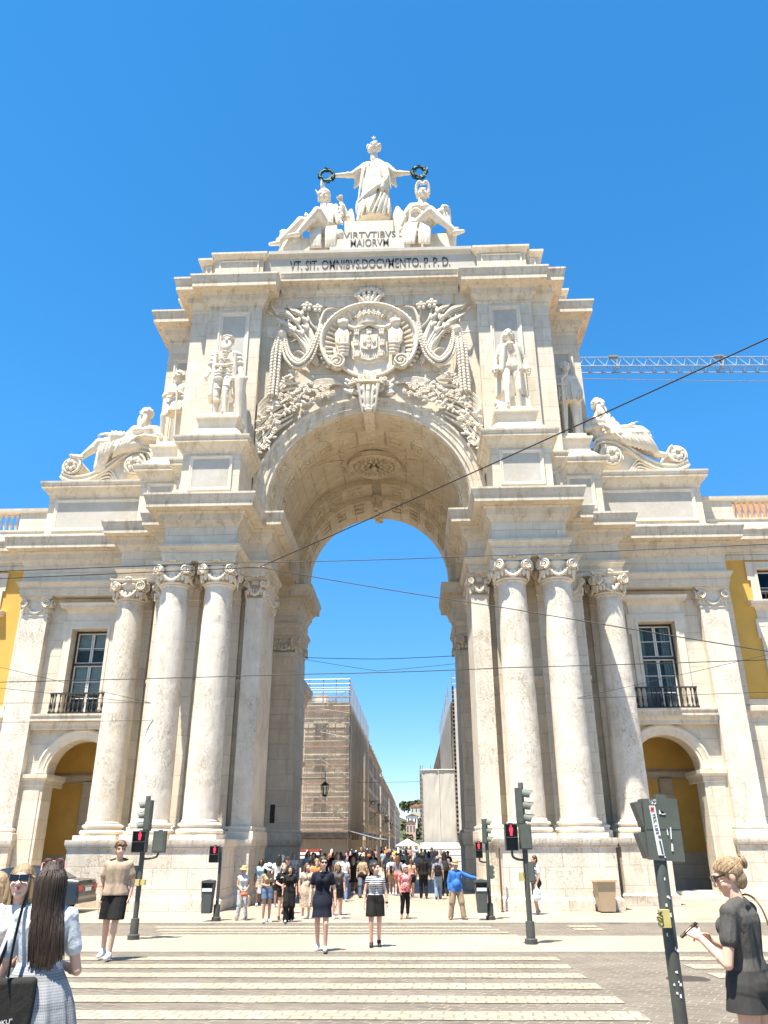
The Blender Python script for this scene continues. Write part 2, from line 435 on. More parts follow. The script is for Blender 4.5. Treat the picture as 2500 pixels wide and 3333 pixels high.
def block_pedestal(x0, x1, y0, y1, z0, z1, s, p=.42, inset=.34, name='attic_pedestal', panel=True, closed_sides=True):
    """die with base and cornice and a sunk grey panel"""
    b = MB(); b.sx = s
    b.box(x0, x1, y0, y1, z0, z1-.02)
    o = b.build(name, M_STONE, ARCH)
    c = MB(); c.sx = s
    path = rect_path(x0, x1, y0, y1)
    c.sweep(path, [(.30,z0),(.30,z0+.28),(.25,z0+.30),(.20,z0+.42),(.10,z0+.55),(.03,z0+.60),(0,z0+.62)]); c.build('pedestal_base', M_MOULD, o, 40); c = MB(); c.sx = s
    hz = z1-z0; zc = z1-.78
    c.sweep(path, [(0,zc),(.05,zc+.03),(.06,zc+.12),(.12,zc+.2),(.2*p/.42,zc+.32),(.26*p/.42,zc+.42),(.36*p/.42,zc+.45),(.36*p/.42,zc+.58),(.39*p/.42,zc+.6),(p,zc+.7),(p,z1),(-.2,z1+.01)])
    c.build('pedestal_moulding', M_MOULD, o, 40)
    if panel:
        f = MB(); f.sx = s
        frame(f, x0+inset, x1-inset, z0+.78, zc-.12, y0, .15, .07); f.build('panel_frame', M_CARVED, o, 40)
        g = MB(); g.sx = s
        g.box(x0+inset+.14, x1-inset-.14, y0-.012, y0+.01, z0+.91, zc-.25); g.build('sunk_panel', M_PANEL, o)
    return o

# --- lower storey, both sides
for s in (1, -1):
    def part(name, mat, smooth=None, parent=ARCH):
        return lambda mb: mb.build(name, mat, parent, smooth)
    # pedestals
    for (x0, x1, y0, y1) in ((4.95,8.9,29.85,32.6),(9.6,11.42,32.0,34.6),(4.42,4.948,32.1,35.5),(15.0,16.4,34.7,36.2),(4.42,6.1,42.6,46.6)):
        b = MB(); b.sx = s; b.box(x0, x1, y0, y1, -.3, 2.28)
        o = b.build('pedestal', M_PED, ARCH)
        b = MB(); b.sx = s
        pth = rect_path(x0, x1, y0, y1)
        b.sweep(pth, [(.09,-.3),(.09,.34),(.06,.37),(.0,.42)]); b.build('pedestal_base', M_PED, o, 40); b = MB(); b.sx = s
        b.sweep(pth, [(0,1.98),(.05,2.0),(.05,2.06),(.09,2.12),(.09,2.30),(-.3,2.302)])
        b.build('pedestal_moulding', M_PED, o, 40)
    # walls behind the columns
    b = MB(); b.sx = s
    b.box(5.9, 9.25, 32.9, 43.6, 0, 15.5); b.box(5.3, 5.9, 32.9, 35.4, 0, 15.5); b.box(9.25, 11.25, 34.55, 43, 0, 15.5)
    b.box(4.9, 6.2, 43.3, 46.3, 2.2, 15.5); b.box(6.2, 9.25, 43.6, 46.3, 0, 15.5)
    b.build('pier_wall', M_STONE, ARCH)
    b = MB(); b.sx = s
    b.sweep([(5.3,32.9),(9.25,32.9),(9.25,34.5)], [(0,8.1),(.05,8.15),(.05,8.3),(.14,8.42),(.14,8.55),(0,8.6)])
    b.sweep([(9.3,34.55),(11.25,34.55)], [(0,8.1),(.05,8.15),(.05,8.3),(.14,8.42),(.14,8.55),(0,8.6)])
    b.build('string_course', M_MOULD, ARCH, 40)
    for i, (cx, cy) in enumerate(((6.06,30.8),(7.9,30.8),(10.5,33.0))): column(s*cx, cy, i*2+(s > 0)+1)
    for (x0, x1, y0, y1, fc) in ((5.52,6.6,32.6,32.95,('-y',)),(7.36,8.44,32.6,32.95,('-y',)),(8.62,9.3,32.62,33.5,('-y','+x')),(9.96,11.04,34.25,34.6,('-y',)),(4.5,5.25,32.35,35.35,('-y','-x')),(4.5,6.0,42.85,46.4,('-y','-x'))):
        if s < 0: pass
        pilaster(x0, x1, y0, y1, 2.3, ENT0-.006, fc, s, panel=(y0 > 40), mat=M_ROUGH if y0 == 32.35 else None)
    pilaster(15.08, 16.3, 34.8, 36.0, 2.3, ENT0-.006, ('-y','-x','+x'), s, mat=M_ROUGH)
    # entablature breaking forward over the columns
    path = [(5.9,35.45),(4.45,35.45),(4.45,32.2),(5.3,32.2),(5.3,30.05),(8.35,30.05),(8.35,32.0),(9.13,32.0),(9.13,32.9),(11.2,32.9),(11.2,34.62),(16.5,34.62),(16.5,36.6)]
    b = MB(); b.sx = s; b.sweep(path, AR_PROF)
    for (x0, x1, y0, y1) in ((4.455,6.0,32.21,35.44),(5.305,8.345,30.06,33.0),(8.3,9.125,32.01,34),(9.1,11.19,32.91,35),(11.15,16.49,34.63,36.5)):
        b.box(x0, x1, y0, y1, ENT0+.002, CO0+.3)
    b.build('entablature', M_STONE, ARCH, 35)
    b = MB(); b.sx = s; b.sweep(path, cornice_prof(CO0, CO1, .83))
    b.slab([(4.46,35.4),(4.46,32.3),(5.4,32.2),(5.4,30.1),(8.3,30.1),(8.3,32.1),(9.1,32.1),(9.1,33),(11.1,33),(11.1,34.7),(16.4,34.7),(16.4,36.4)], CO1-.3, CO1+.01)
    b.build('cornice', M_MOULD, ARCH, 35)
    # the same over the rear piers
    path = [(4.45,46.8),(4.45,42.75),(6.3,42.75)]
    b = MB(); b.sx = s; b.sweep(path, AR_PROF); b.box(4.455, 6.2, 42.76, 46.7, ENT0+.002, CO0+.3); b.build('entablature', M_STONE, ARCH, 35)
    b = MB(); b.sx = s; b.sweep(path, cornice_prof(CO0, CO1, .8)); b.box(4.5, 6.4, 42.8, 46.7, CO1-.3, CO1+.005); b.build('cornice', M_MOULD, ARCH, 35)
    b = MB(); b.sx = s; b.box(-5.45*1 if False else 5.3, 5.55, 42.83, 42.849, 3.1, 4.0)
    b.build('vent_slot', M_IRON, ARCH)
    # upper storey: pedestals over the columns, piers with niches
    block_pedestal(5.58, 8.18, 30.8, 33.4, CO1, 19.02, s)
    block_pedestal(8.185, 9.0, 32.78, 34.2, CO1, 18.9, s, .38, .16)
    block_pedestal(9.02, 10.98, 33.58, 36.3, CO1, 19.02, s, .40)
    block_pedestal(10.99, 16.2, 35.28, 38.0, CO1, 19.0, s, .42)
    # small plinths under the statues
    for (x0, x1, y0, y1, z0, z1) in ((5.95,7.78,31.05,32.9,19.02,20.32),(9.35,10.85,34.0,35.9,19.02,20.45)):
        b = MB(); b.sx = s; b.box(x0+.14, x1-.14, y0+.14, y1, z0, z1+.28)
        b.sweep(rect_path(x0, x1, y0, y1), [(.30,z0),(.30,z0+.28),(.26,z0+.30),(.10,z0+.52),(-.05,z0+.68),(-.06,z1-.42),(-.02,z1-.36),(.04,z1-.14),(.10,z1-.10),(.10,z1),(-.2,z1+.01)])
        b.build('statue_plinth', M_CARVED, ARCH, 40)
    b = MB(); b.sx = s
    b.box(5.62, 8.42, 33.2, 36.2, CO1, 28.42); b.box(8.4, 9.34, 33.43, 40, CO1, 28.42); b.box(9.3, 11.35, 36.1, 40, CO1, 28.42)
    b.build('attic_pier', M_STONE, ARCH)
    for (x0, x1, z0, z1, y) in ((6.22,7.82,20.9,27.75,33.2),(9.75,10.95,20.9,26.9,36.1)):
        b = MB(); b.sx = s; frame(b, x0, x1, z0, z1, y, .22, .10); o = b.build('niche_frame', M_CARVED, ARCH, 40)
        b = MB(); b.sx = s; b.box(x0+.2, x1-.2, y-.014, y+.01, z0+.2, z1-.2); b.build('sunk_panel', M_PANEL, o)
    # blocking course over the upper cornice
    for (x0, x1, y0, y1, z0, z1) in ((5.8,8.42,33.5,36.5,29.66,31.9),(8.43,9.2,33.75,38,29.66,31.75),(9.5,11.0,36.4,39,29.66,31.2)):
        b = MB(); b.sx = s; b.box(x0, x1, y0, y1, z0, z1-.02)
        b.sweep(rect_path(x0, x1, y0, y1), [(.22,z0),(.22,z0+.22),(.16,z0+.26),(.06,z0+.4),(0,z0+.42)])
        b.sweep(rect_path(x0, x1, y0, y1), [(0,z1-.36),(.06,z1-.33),(.12,z1-.2),(.2,z1-.14),(.22,z1-.12),(.22,z1),(-.2,z1+.01)])
        o = b.build('attic_block', M_MOULD, ARCH, 40)
        f = MB(); f.sx = s
        frame(f, x0+.22, x1-.22, z0+.52, z1-.45, y0, .10, .05); f.build('panel_frame', M_CARVED, o, 40)

# --- upper storey, centre
b = MB()
arcp = [(4.82*cos(pi-i*pi/48), 17+4.82*sin(pi-i*pi/48)) for i in range(49)]
b.prism([(-5.63,CO1),(-4.82,CO1)]+arcp+[(4.82,CO1),(5.63,CO1),(5.63,29.3),(-5.63,29.3)], 33.7, 35.0)
b.build('spandrel_wall', M_STONE, ARCH)
b = MB(); b.box(-9.2, 9.2, 35.1, 45.5, 24.0, 28.4); b.box(-9.2,9.2,46,46.4,22.5,28.4); b.build('roof_sun_block', M_STONE, ARCH)  # unseen fill added to stop sun leaking into the vault
b = MB()
up = [(-11.35,40),(-11.35,36.1),(-9.34,36.1),(-9.34,33.43),(-8.42,33.43),(-8.42,33.2),(-5.6,33.2),(-5.6,34.6)]
up2 = [(5.6,34.6),(5.6,33.2),(8.42,33.2),(8.42,33.43),(9.34,33.43),(9.34,36.1),(11.35,36.1),(11.35,40)]
for u_ in (up, up2): b.sweep(u_, [(0,27.95),(.05,28.0),(.05,28.1)]+cornice_prof(28.1, 29.65, .92))
b.slab([(-11.3,40),(-11.3,36.2),(-9.3,36.2),(-9.3,33.5),(-5.6,33.3),(5.6,33.3),(9.3,33.5),(9.3,36.2),(11.3,36.2),(11.3,40)], 29.4, 29.66)
b.build('upper_cornice', M_MOULD, ARCH, 35)
b = MB(); b.sweep([(-4.7,33.56),(4.7,33.56)], [(0,28.95),(.05,29.0),(.05,29.1)]+cornice_prof(29.05, 30.1, .64)); b.box(-5.6,5.6,33.57,35,28.9,30.05); b.box(-5.58,5.58,33.6,33.72,28.3,28.95)
b.build('upper_cornice', M_MOULD, ARCH, 35)
b = MB(); b.box(-5.79, 5.79, 33.75, 37.5, 29.66, 32.1)
b.sweep([(-5.5,33.75),(5.5,33.75)], [(.42,29.66),(.42,30.12),(.30,30.16),(.26,30.26),(.06,30.40),(0,30.45)])
b.sweep([(-5.55,33.75),(5.55,33.75)], [(0,31.72),(.06,31.76),(.1,31.86),(.2,31.92),(.2,32.12),(-1,32.13)])
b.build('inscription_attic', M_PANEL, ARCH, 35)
text('VT. SIT. OMNIBVS.DOCVMENTO. P. P. D.', 'inscription', M_BRONZE, 8.75, .62, .025, ARCH, Matrix.Translation((0,33.738,30.93)))
# blocks of the statue group
b = MB(); b.box(-5.3, 5.3, 34.6, 37.6, 32.1, 32.9); b.build('group_plinth', M_STONE, ARCH)
for (x0, x1, y0, z0, z1) in ((-2.28,2.24,34.3,32.14,33.52),(-1.72,1.6,34.42,33.52,34.14),(-1.24,1.28,34.5,34.14,34.98)):
    b = MB(); b.box(x0, x1, y0, 37.4, z0, z1-.003); b.build('inscription_block', M_CARVED, ARCH)
text('VIRTVTIBVS', 'inscription', M_BRONZE, 2.95, .47, .025, ARCH, Matrix.Translation((-.05,34.408,33.64)))
text('MAIORVM', 'inscription', M_BRONZE, 2.15, .53, .025, ARCH, Matrix.Translation((-.05,34.288,32.93)))
# archivolt, ribs and vault
def seg(prof, name, mat, n=64, a0=0, a1=pi, cz=17.0, smooth=30):
    b = MB(); b.archsweep(prof, 0, cz, n, a0, a1); return b.build(name, mat, ARCH, smooth)
def legs(prof, z0=CO1, z1=17.0):
    b = MB()
    for s in (1, -1):
        b.sx = s
        b.grid([[(r,y,z1) for r, y in prof],[(r,y,z0) for r, y in prof]] if s > 0 else [[(r,y,z1) for r, y in prof],[(r,y,z0) for r, y in prof]])
    return b
AV = [(5.66,33.72),(5.66,33.50),(5.60,33.42),(5.52,33.42),(5.47,33.50),(5.30,33.50),(5.28,33.54),(5.06,33.54),(5.03,33.60),(4.88,33.60),(4.84,33.66),(4.84,35.0)]
b = legs(AV); b.archsweep(AV, 0, 17.0, 72); b.build('archivolt', M_MOULD, ARCH, 30)
RB = [(4.84,34.99),(4.56,35.0),(4.56,36.35),(4.85,36.36)]
b = legs(RB); b.archsweep(RB, 0, 17, 64); b.build('vault_rib', M_VAULT, ARCH, 30)
VT = [(4.84,36.3),(4.84,41.3)]
b = legs(VT); b.archsweep(VT, 0, 17, 64); b.build('vault', M_VAULT, ARCH, 30)
for pr in ([(4.85,41.25),(4.5,41.26),(4.5,43.0),(4.4,43.0)],[(4.5,42.95),(4.24,43.0),(4.24,46.0),(5.3,46.0)]):
    b = legs(pr); b.archsweep(pr, 0, 17, 64); b.build('vault_rib', M_VAULT, ARCH, 30)
b = MB()
for s in (1,-1): b.sx = s; b.box(4.6, 6.0, 35.46, 42.7, 15.62, 15.7); b.box(4.86,6,35,42.7,15.7,23)
b.build('vault_ledge', M_VAULT, ARCH)
def coffer(mb, r, y0, y1, a0, a1, kind):
    """carved frame with a rosette on the soffit of a rib"""
    am = (a0+a1)/2; ctr = Vector((r*cos(am), (y0+y1)/2, 17+r*sin(am)))
    tx = Vector((-sin(am),0,cos(am))); ny = Vector((-cos(am),0,-sin(am))); ty = Vector((0,1,0))
    hw, hd = r*(a1-a0)/2, (y1-y0)/2
    def P(u, v, w): return ctr+tx*u+ty*v+ny*w
    for k, wd in ((0, .07),):
        o = [(-hw,-hd),(hw,-hd),(hw,hd),(-hw,hd)]; i_ = [(-hw+wd,-hd+wd),(hw-wd,-hd+wd),(hw-wd,hd-wd),(-hw+wd,hd-wd)]; i2 = [(-hw+wd*1.7,-hd+wd*1.7),(hw-wd*1.7,-hd+wd*1.7),(hw-wd*1.7,hd-wd*1.7),(-hw+wd*1.7,hd-wd*1.7)]
        mb.grid([[P(u,v,.0) for u,v in o],[P(u,v,.07) for u,v in o],[P(u,v,.07) for u,v in i_],[P(u,v,.0) for u,v in i_]], True)
    if kind:
        for q in range(8):
            a = q*pi/4; mb.ball(P(.17*cos(a), .13*sin(a), .02), .085, 6, 4)
        mb.ball(P(0,0,.05), .09, 7, 5)
    else:
        for sg in (1,-1):
            for q in range(6):
                t = q/5; a = t*4.2
                mb.ball(P(sg*(.14+.22*t*cos(a*.6)), .16*sin(a), .01), .06+.03*(1-t), 6, 4)
        mb.ball(P(0,0,.03), .1, 7, 5)
NC = 11
for (r, y0, y1) in ((4.835,33.95,34.7),(4.555,35.25,36.1),(4.495,41.55,42.7),(4.235,43.4,44.6)):
    for i in range(NC):
        w = pi/NC; a0 = .04+i*(pi-.08)/NC
        if i == NC//2: continue
        b = MB(); coffer(b, r, y0, y1, a0+.055, a0+w-.06, i % 2); b.build('coffer', M_VAULT, ARCH, 45)
# keystones running through the ribs
for (y0, r, name) in ((33.1,4.84,'keystone'),(43.0,4.3,'keystone')):
    b = MB()
    z = 17+r
    b.prism([(-.26,z-.30),(.26,z-.30),(.50,z+1.35),(-.50,z+1.35)], y0, y0+.6)
    for sx in (-1,1):
        b.tube([(sx*.27,y0-.02,z-.25),(sx*.36,y0-.10,z+.2),(sx*.42,y0-.16,z+.7),(sx*.50,y0-.22,z+1.2)], [.06,.07,.08,.1], 6)
    for j, (xx, r) in enumerate(((-.17,.085),(0,.12),(.17,.085))):
        b.tube([(xx*.7,y0-.03,z-.26),(xx,y0-.10,z+.1),(xx*1.25,y0-.15,z+.6),(xx*1.5,y0-.20,z+1.15)], [r*.5,r,r*1.15,r*.8], 7)
    for i in range(3):
        for sg in (-1,0,1): b.ball((sg*.20*(1+i*.22), y0-.10-.05*i-(.04 if sg == 0 else 0), z-.02+i*.46), (.11,.07,.19), 8, 6, Matrix.Rotation(sg*.45,3,'Y'))
    b.ball((0,y0-.12,z-.22), (.20,.12,.10), 8, 6)
    b.box(-.58, .58, y0-.25, y0+.6, z+1.35, z+1.46)
    b.box(-.26,.26,y0+.6,y0+3.2,z-.28,z+.1)
    for i in range(8): b.ball(((i%2-.5)*.2, y0+.5+i*.36, z-.30), (.12,.12,.06), 6, 4)
    b.build(name, M_VAULT if y0 > 40 else M_CARVED, ARCH, 45)
# rosette hanging in the crown of the vault, and the groin mouldings
b = MB(); cy = 39.0
b.lathe([(1.5,21.75),(1.5,21.46),(1.42,21.42),(1.2,21.42),(1.12,21.52),(.3,21.56)], (0,cy,0), 40, False)
for ring_, n_, rr in ((1.32,30,.13),(1.0,22,.13),(.68,14,.14),(.38,8,.13)):
    for i in range(n_):
        a = 2*pi*i/n_; b.ball((ring_*cos(a), cy+ring_*sin(a), 21.44+.05*(ring_ < 1.2)), (rr, rr*.8, .10), 6, 4, Matrix.Rotation(a,3,'Z'))
b.ball((0,cy,21.4), (.17,.17,.2), 8, 6)
b.build('ceiling_rosette', M_VAULT, ARCH, 50)
b = MB()
def onv(a, y, r=4.82): return (r*cos(a), y, 17+r*sin(a))
for s in (1, -1):
    b.sx = s
    L = [onv(.10+(1.12)*t**.8, 36.7+1.6*t**2.2) for t in [i/14 for i in range(15)]]
    b.tube(L, .07, 6)
    L2 = [onv(.10+1.12*t**.8, 41.0-1.3*t**2.2) for t in [i/14 for i in range(15)]]; b.tube(L2, .07, 6)
    b.tube([L[-1], onv(1.18,38.8), onv(1.20,39.1), L2[-1]], .07, 6)
    b.tube([onv(.62+.95*t, 36.75+.55*sin(t*2.8)*(1 if t < .7 else .9)) for t in [i/12 for i in range(13)]], .07, 6)
b.build('vault_moulding', M_VAULT, ARCH, 60)
# ------------------------------------------------------------------ side bays of the arch and the ochre wings
M_WOODW = plain('white_window_paint', (.70,.69,.64), .5, .3, 0, .08, 8)
M_WOODB = plain('brown_window_frame', (.075,.055,.04), .6, .3, 0, .2, 8)
M_CURT = plain('pale_curtain', (.60,.63,.60), .9, .1, 0, .1, 3)
M_TILE = plain('terracotta_tile', (.42,.15,.07), .85, .2, 0, .2, 9)
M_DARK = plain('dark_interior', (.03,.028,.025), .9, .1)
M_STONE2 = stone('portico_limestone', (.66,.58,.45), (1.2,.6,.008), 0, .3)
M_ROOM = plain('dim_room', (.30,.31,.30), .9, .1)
def baluster(mb, x, y, z, h, r):
    mb.lathe([(r,0),(r,.06*h),(.55*r,.10*h),(.5*r,.16*h),(1.0*r,.32*h),(.9*r,.42*h),(.45*r,.58*h),(.42*r,.80*h),(.7*r,.86*h),(.7*r,.9*h),(.95*r,.94*h),(.95*r,h)], (x,y,z), 8)
def casement(x0, x1, z0, z1, y, s, parent, split=.58, white=True, rows=(2,3), outer=None, curtain=False):
    """two-leaf window with a transom light; frame, leaves and panes"""
    b = MB(); b.sx = s; w = .09
    for q in ((x0,x0+w,z0,z1),(x1-w,x1,z0,z1),(x0+w,x1-w,z1-w,z1),(x0+w,x1-w,z0,z0+.05)): b.box(q[0], q[1], y, y+.18, q[2], q[3])
    zt = z0+(z1-z0)*split; b.box(x0+w, x1-w, y-.02, y+.16, zt-.05, zt+.05)
    win = b.build('window', M_WOODB if outer is None else outer, parent)
    f = MB(); f.sx = s; g = MB(); g.sx = s; c = MB(); c.sx = s; xm = (x0+x1)/2; t = .055
    for (a, bb) in ((z0+.05,zt-.05),(zt+.05,z1-w)):
        nr = rows[1] if a == z0+.05 else rows[0]
        for (p, q) in ((x0+w,xm-.012),(xm+.012,x1-w)):
            f.box(p, p+t, y+.03, y+.10, a, bb); f.box(q-t, q, y+.03, y+.10, a, bb)
            f.box(p+t, q-t, y+.031, y+.099, a, a+t); f.box(p+t, q-t, y+.031, y+.099, bb-t, bb)
            for i in range(1, nr):
                zz = a+(bb-a)*i/nr; f.box(p+t, q-t, y+.04, y+.095, zz-.016, zz+.016)
            g.box(p+t, q-t, y+.06, y+.07, a+t, bb-t)
            c.box(p+t+.01, q-t-(.12 if not curtain else .02), y+.14, y+.15, a+t+(.4*(bb-a) if curtain else 0), bb-t)
    f.build('window_frame', M_WOODW, win); g.build('pane', M_GLASS2, win)
    if curtain: c.build('blind', M_CURT, win)
    return win
def glassy(name):
    m = NT(name); t = m.n('ShaderNodeBsdfTransparent'); gl = m.n('ShaderNodeBsdfGlossy'); gl.inputs['Roughness'].default_value = .03
    gl.inputs['Color'].default_value = (.8,.86,.9,1)
    mx = m.n('ShaderNodeMixShader'); fr = m.n('ShaderNodeFresnel'); fr.inputs['IOR'].default_value = 1.6
    t.inputs['Color'].default_value = (.75,.8,.8,1)
    m.l(m.math('MULTIPLY', fr.outputs[0], .22), mx.inputs[0]); m.l(t.outputs[0], mx.inputs[1]); m.l(gl.outputs[0], mx.inputs[2])
    m.l(mx.outputs[0], m.t.nodes['Material Output'].inputs['Surface']); return m.mat
M_GLASS2 = glassy('clear_window_glass')
def arch_poly(x0, x1, z0, z1, cx, r, zs, n=28):
    arc = [(cx-r*cos(pi*i/n), zs+r*sin(pi*i/n)) for i in range(n+1)]
    return [(x0,z0),(cx-r,z0)]+arc+[(cx+r,z0),(x1,z0),(x1,z1),(x0,z1)]
def railing(x0, x1, y, z, h, s, parent, n, name='balcony_railing'):
    b = MB(); b.sx = s
    b.box(x0, x1, y-.035, y+.035, z+h-.06, z+h); b.box(x0, x1, y-.03, y+.03, z+.02, z+.07)
    for xx in (x0+.03, x1-.03): b.box(xx-.03, xx+.03, y+.03, y+.40, z+h-.055, z+h-.01); b.box(xx-.03, xx+.03, y+.03, y+.40, z+.025, z+.06)
    o = b.build(name, M_IRON, parent)
    for i in range(n):
        q = MB(); q.sx = s; baluster(q, x0+.06+(x1-x0-.12)*i/(n-1), y, z+.07, h-.13, .052); q.build('baluster', M_IRON, o, 40)
    for xx in (x0+.03, x1-.03):
        q = MB(); q.sx = s; baluster(q, xx, y+.25, z+.07, h-.13, .05); q.build('baluster', M_IRON, o, 40)
def window_surround(xa, xb, z0, z1, y, s, parent, hood=True):
    b = MB(); b.sx = s; w = .36
    prof = [(0,0),(0,.10),(.12,.10),(.14,.06),(.30,.05),(.34,.02),(.36,0)]
    for (x0, x1, za, zb) in ((xa-w,xa,z0,z1),(xb,xb+w,z0,z1)): b.box(x0, x1, y-.09, y, za, zb)
    b.box(xa-w-.12, xb+w+.12, y-.10, y, z1, z1+w)
    b.box(xa-w-.12, xa-w, y-.095, y, z1-.55, z1); b.box(xb+w, xb+w+.12, y-.095, y, z1-.55, z1)
    b.box(xa-.13, xa, y-.12, y-.09, z0, z1+.003); b.box(xb, xb+.13, y-.12, y-.09, z0, z1+.003); b.box(xa-.13, xb+.13, y-.125, y-.1, z1+.003, z1+.13)
    if hood:
        b.box(xa-w, xb+w, y-.05, y, z1+w, z1+w+.5)
        b.sweep([(xa-w,y),(xa-w,y-.05),(xb+w,y-.05),(xb+w,y)], [(0,z1+w+.42),(.05,z1+w+.45),(.07,z1+w+.55),(.17,z1+w+.6),(.27,z1+w+.62),(.27,z1+w+.72),(.33,z1+w+.8),(.33,z1+w+.84),(-.2,z1+w+.86)])
    return b.build('window_surround', M_CARVED, parent, 30)
for s in (1, -1):
    # front wall of the side bay
    b = MB(); b.sx = s
    b.prism(arch_poly(11.25,16.4,0,7.0,12.72,1.41,5.0), 35.2, 36.0)
    for q in ((11.25,12.26,7.0,12.9),(13.92,16.4,7.0,12.9),(12.26,13.92,11.42,12.9)): b.box(q[0], q[1], 35.2, 36.0, q[2], q[3])
    b.build('side_wall', M_STONE, ARCH)
    b = MB(); b.sx = s
    pr = [(1.86,35.2),(1.86,35.08),(1.78,35.05),(1.70,35.10),(1.55,35.11),(1.53,35.14),(1.43,35.15),(1.41,35.2)]
    b.archsweep(pr, 12.72, 5.0, 36); b.build('side_archivolt', M_CARVED, ARCH, 30)
    b = MB(); b.sx = s
    b.box(14.124, 15.08, 35.06, 36.02, 0, 4.5); b.box(14.25,14.95,35.02,35.06,.8,4.3)
    b.sweep([(14.124,36.9),(14.124,35.06),(15.08,35.06)], [(0,4.46),(.04,4.5),(.04,4.62),(.10,4.74),(.16,4.8),(.16,4.96),(-.3,4.98)])
    b.build('arch_jamb', M_STONE, ARCH)
    b = MB(); b.sx = s
    b.box(11.3, 15.07, 34.86, 35.6, 7.18, 7.46)
    b.sweep([(11.3,34.95),(15.07,34.95)], [(0,6.82),(.04,6.85),(.04,6.98),(.10,7.06),(.12,7.16),(.22,7.18),(.22,7.36),(.26,7.40),(.26,7.48),(-.3,7.49)])
    b.box(11.3,15.07,34.95,35.2,6.84,7.17)
    b.build('balcony_ledge', M_MOULD, ARCH, 35)
    railing(11.68, 14.36, 34.84, 7.49, .93, s, ARCH, 13)
    w = casement(12.27, 13.91, 7.5, 11.41, 35.62, s, ARCH, .60, outer=(M_WOODB if s < 0 else M_IRON), curtain=(s < 0))
    window_surround(12.26, 13.92, 7.5, 11.42, 35.2, s, ARCH)
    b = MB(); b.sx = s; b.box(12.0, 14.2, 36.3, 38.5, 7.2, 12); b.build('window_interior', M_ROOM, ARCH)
    if s > 0:
        b = MB()
        for (xa, xb) in ((12.3,12.62),(13.5,13.88)):
            for q in range(4): b.tube([(xa+(xb-xa)*q/3,36.0,7.6),(xa+(xb-xa)*q/3,36.0,11.3)], .07, 6)
        b.build('curtain', M_CURT, ARCH, 60)
    # portico behind the side arch
    b = MB(); b.sx = s
    b.box(9.3, 17.5, 39.5, 39.9, 0, 9); b.box(16.0, 16.39, 36.04, 39.5, 0, 7.2); b.box(11.26, 16.4, 36.01, 36.7, 6.6, 7.2)
    b.box(9.3,17,36,39.9,7.3,7.6); b.build('portico_wall', M_STONE2, ARCH)
    b = MB(); b.sx = s
    for q in ((14.15,15.7,1.7,4.85),(12.75,13.45,1.7,4.85),(12.75,15.7,5.35,7.2)): b.box(q[0], q[1], 39.47, 39.51, q[2], q[3])
    b.box(15.96, 16.01, 36.6, 37.4, 1.7, 4.85); b.box(15.96, 16.01, 38.7, 39.3, 1.7, 4.85)
    b.archsweep([(2.62,36.3),(2.62,37.3)], 13.4, 5.1, 30); b.archsweep([(2.62,38.2),(2.62,39.5)], 13.4, 5.1, 30)
    b.build('ochre_panel', M_OCHRE, ARCH)
    b = MB(); b.sx = s
    b.archsweep([(2.62,37.3),(2.40,37.3),(2.40,38.2),(2.62,38.2)], 13.4, 5.1, 30); b.archsweep([(2.62,39.2),(2.44,39.2),(2.44,39.5)], 13.4, 5.1, 30)
    b.box(13.5, 14.1, 39.25, 39.5, 0, 4.9); b.box(15.7, 16.0, 39.2, 39.49, 0, 4.9); b.box(15.75,16.0,37.4,38.2,0,4.9)
    b.sweep([(16.0,36.1),(16.0,39.5),(9.3,39.5)][::-1], [(0,4.9),(.05,4.92),(.12,5.0),(.2,5.1),(.2,5.22),(-.1,5.25)])
    b.box(9.3, 16, 39.4, 39.49, 0, 1.5)
    b.build('portico_arch', M_STONE2, ARCH, 35)
    if s > 0:
        b = MB(); b.box(11.2, 12.65, 39.36, 39.48, 2.2, 2.4); b.box(12.45,12.65,39.36,39.48,2.4,6.2); b.archsweep([(1.2,39.36),(1.4,39.36),(1.4,39.48)],11.3,5.2,16,0,pi/2); b.build('portico_window_surround', M_STONE2, ARCH)
        casement(10.9, 12.4, 2.4, 6.3, 39.30, 1, ARCH, .6)
    # steps up to the side door
    b = MB(); b.sx = s; b.box(10.9, 14.9, 34.75, 36.3, -.2, .16); b.box(11.0, 14.8, 35.3, 36.3, .16, .30); b.build('door_step', M_STONE, ARCH)
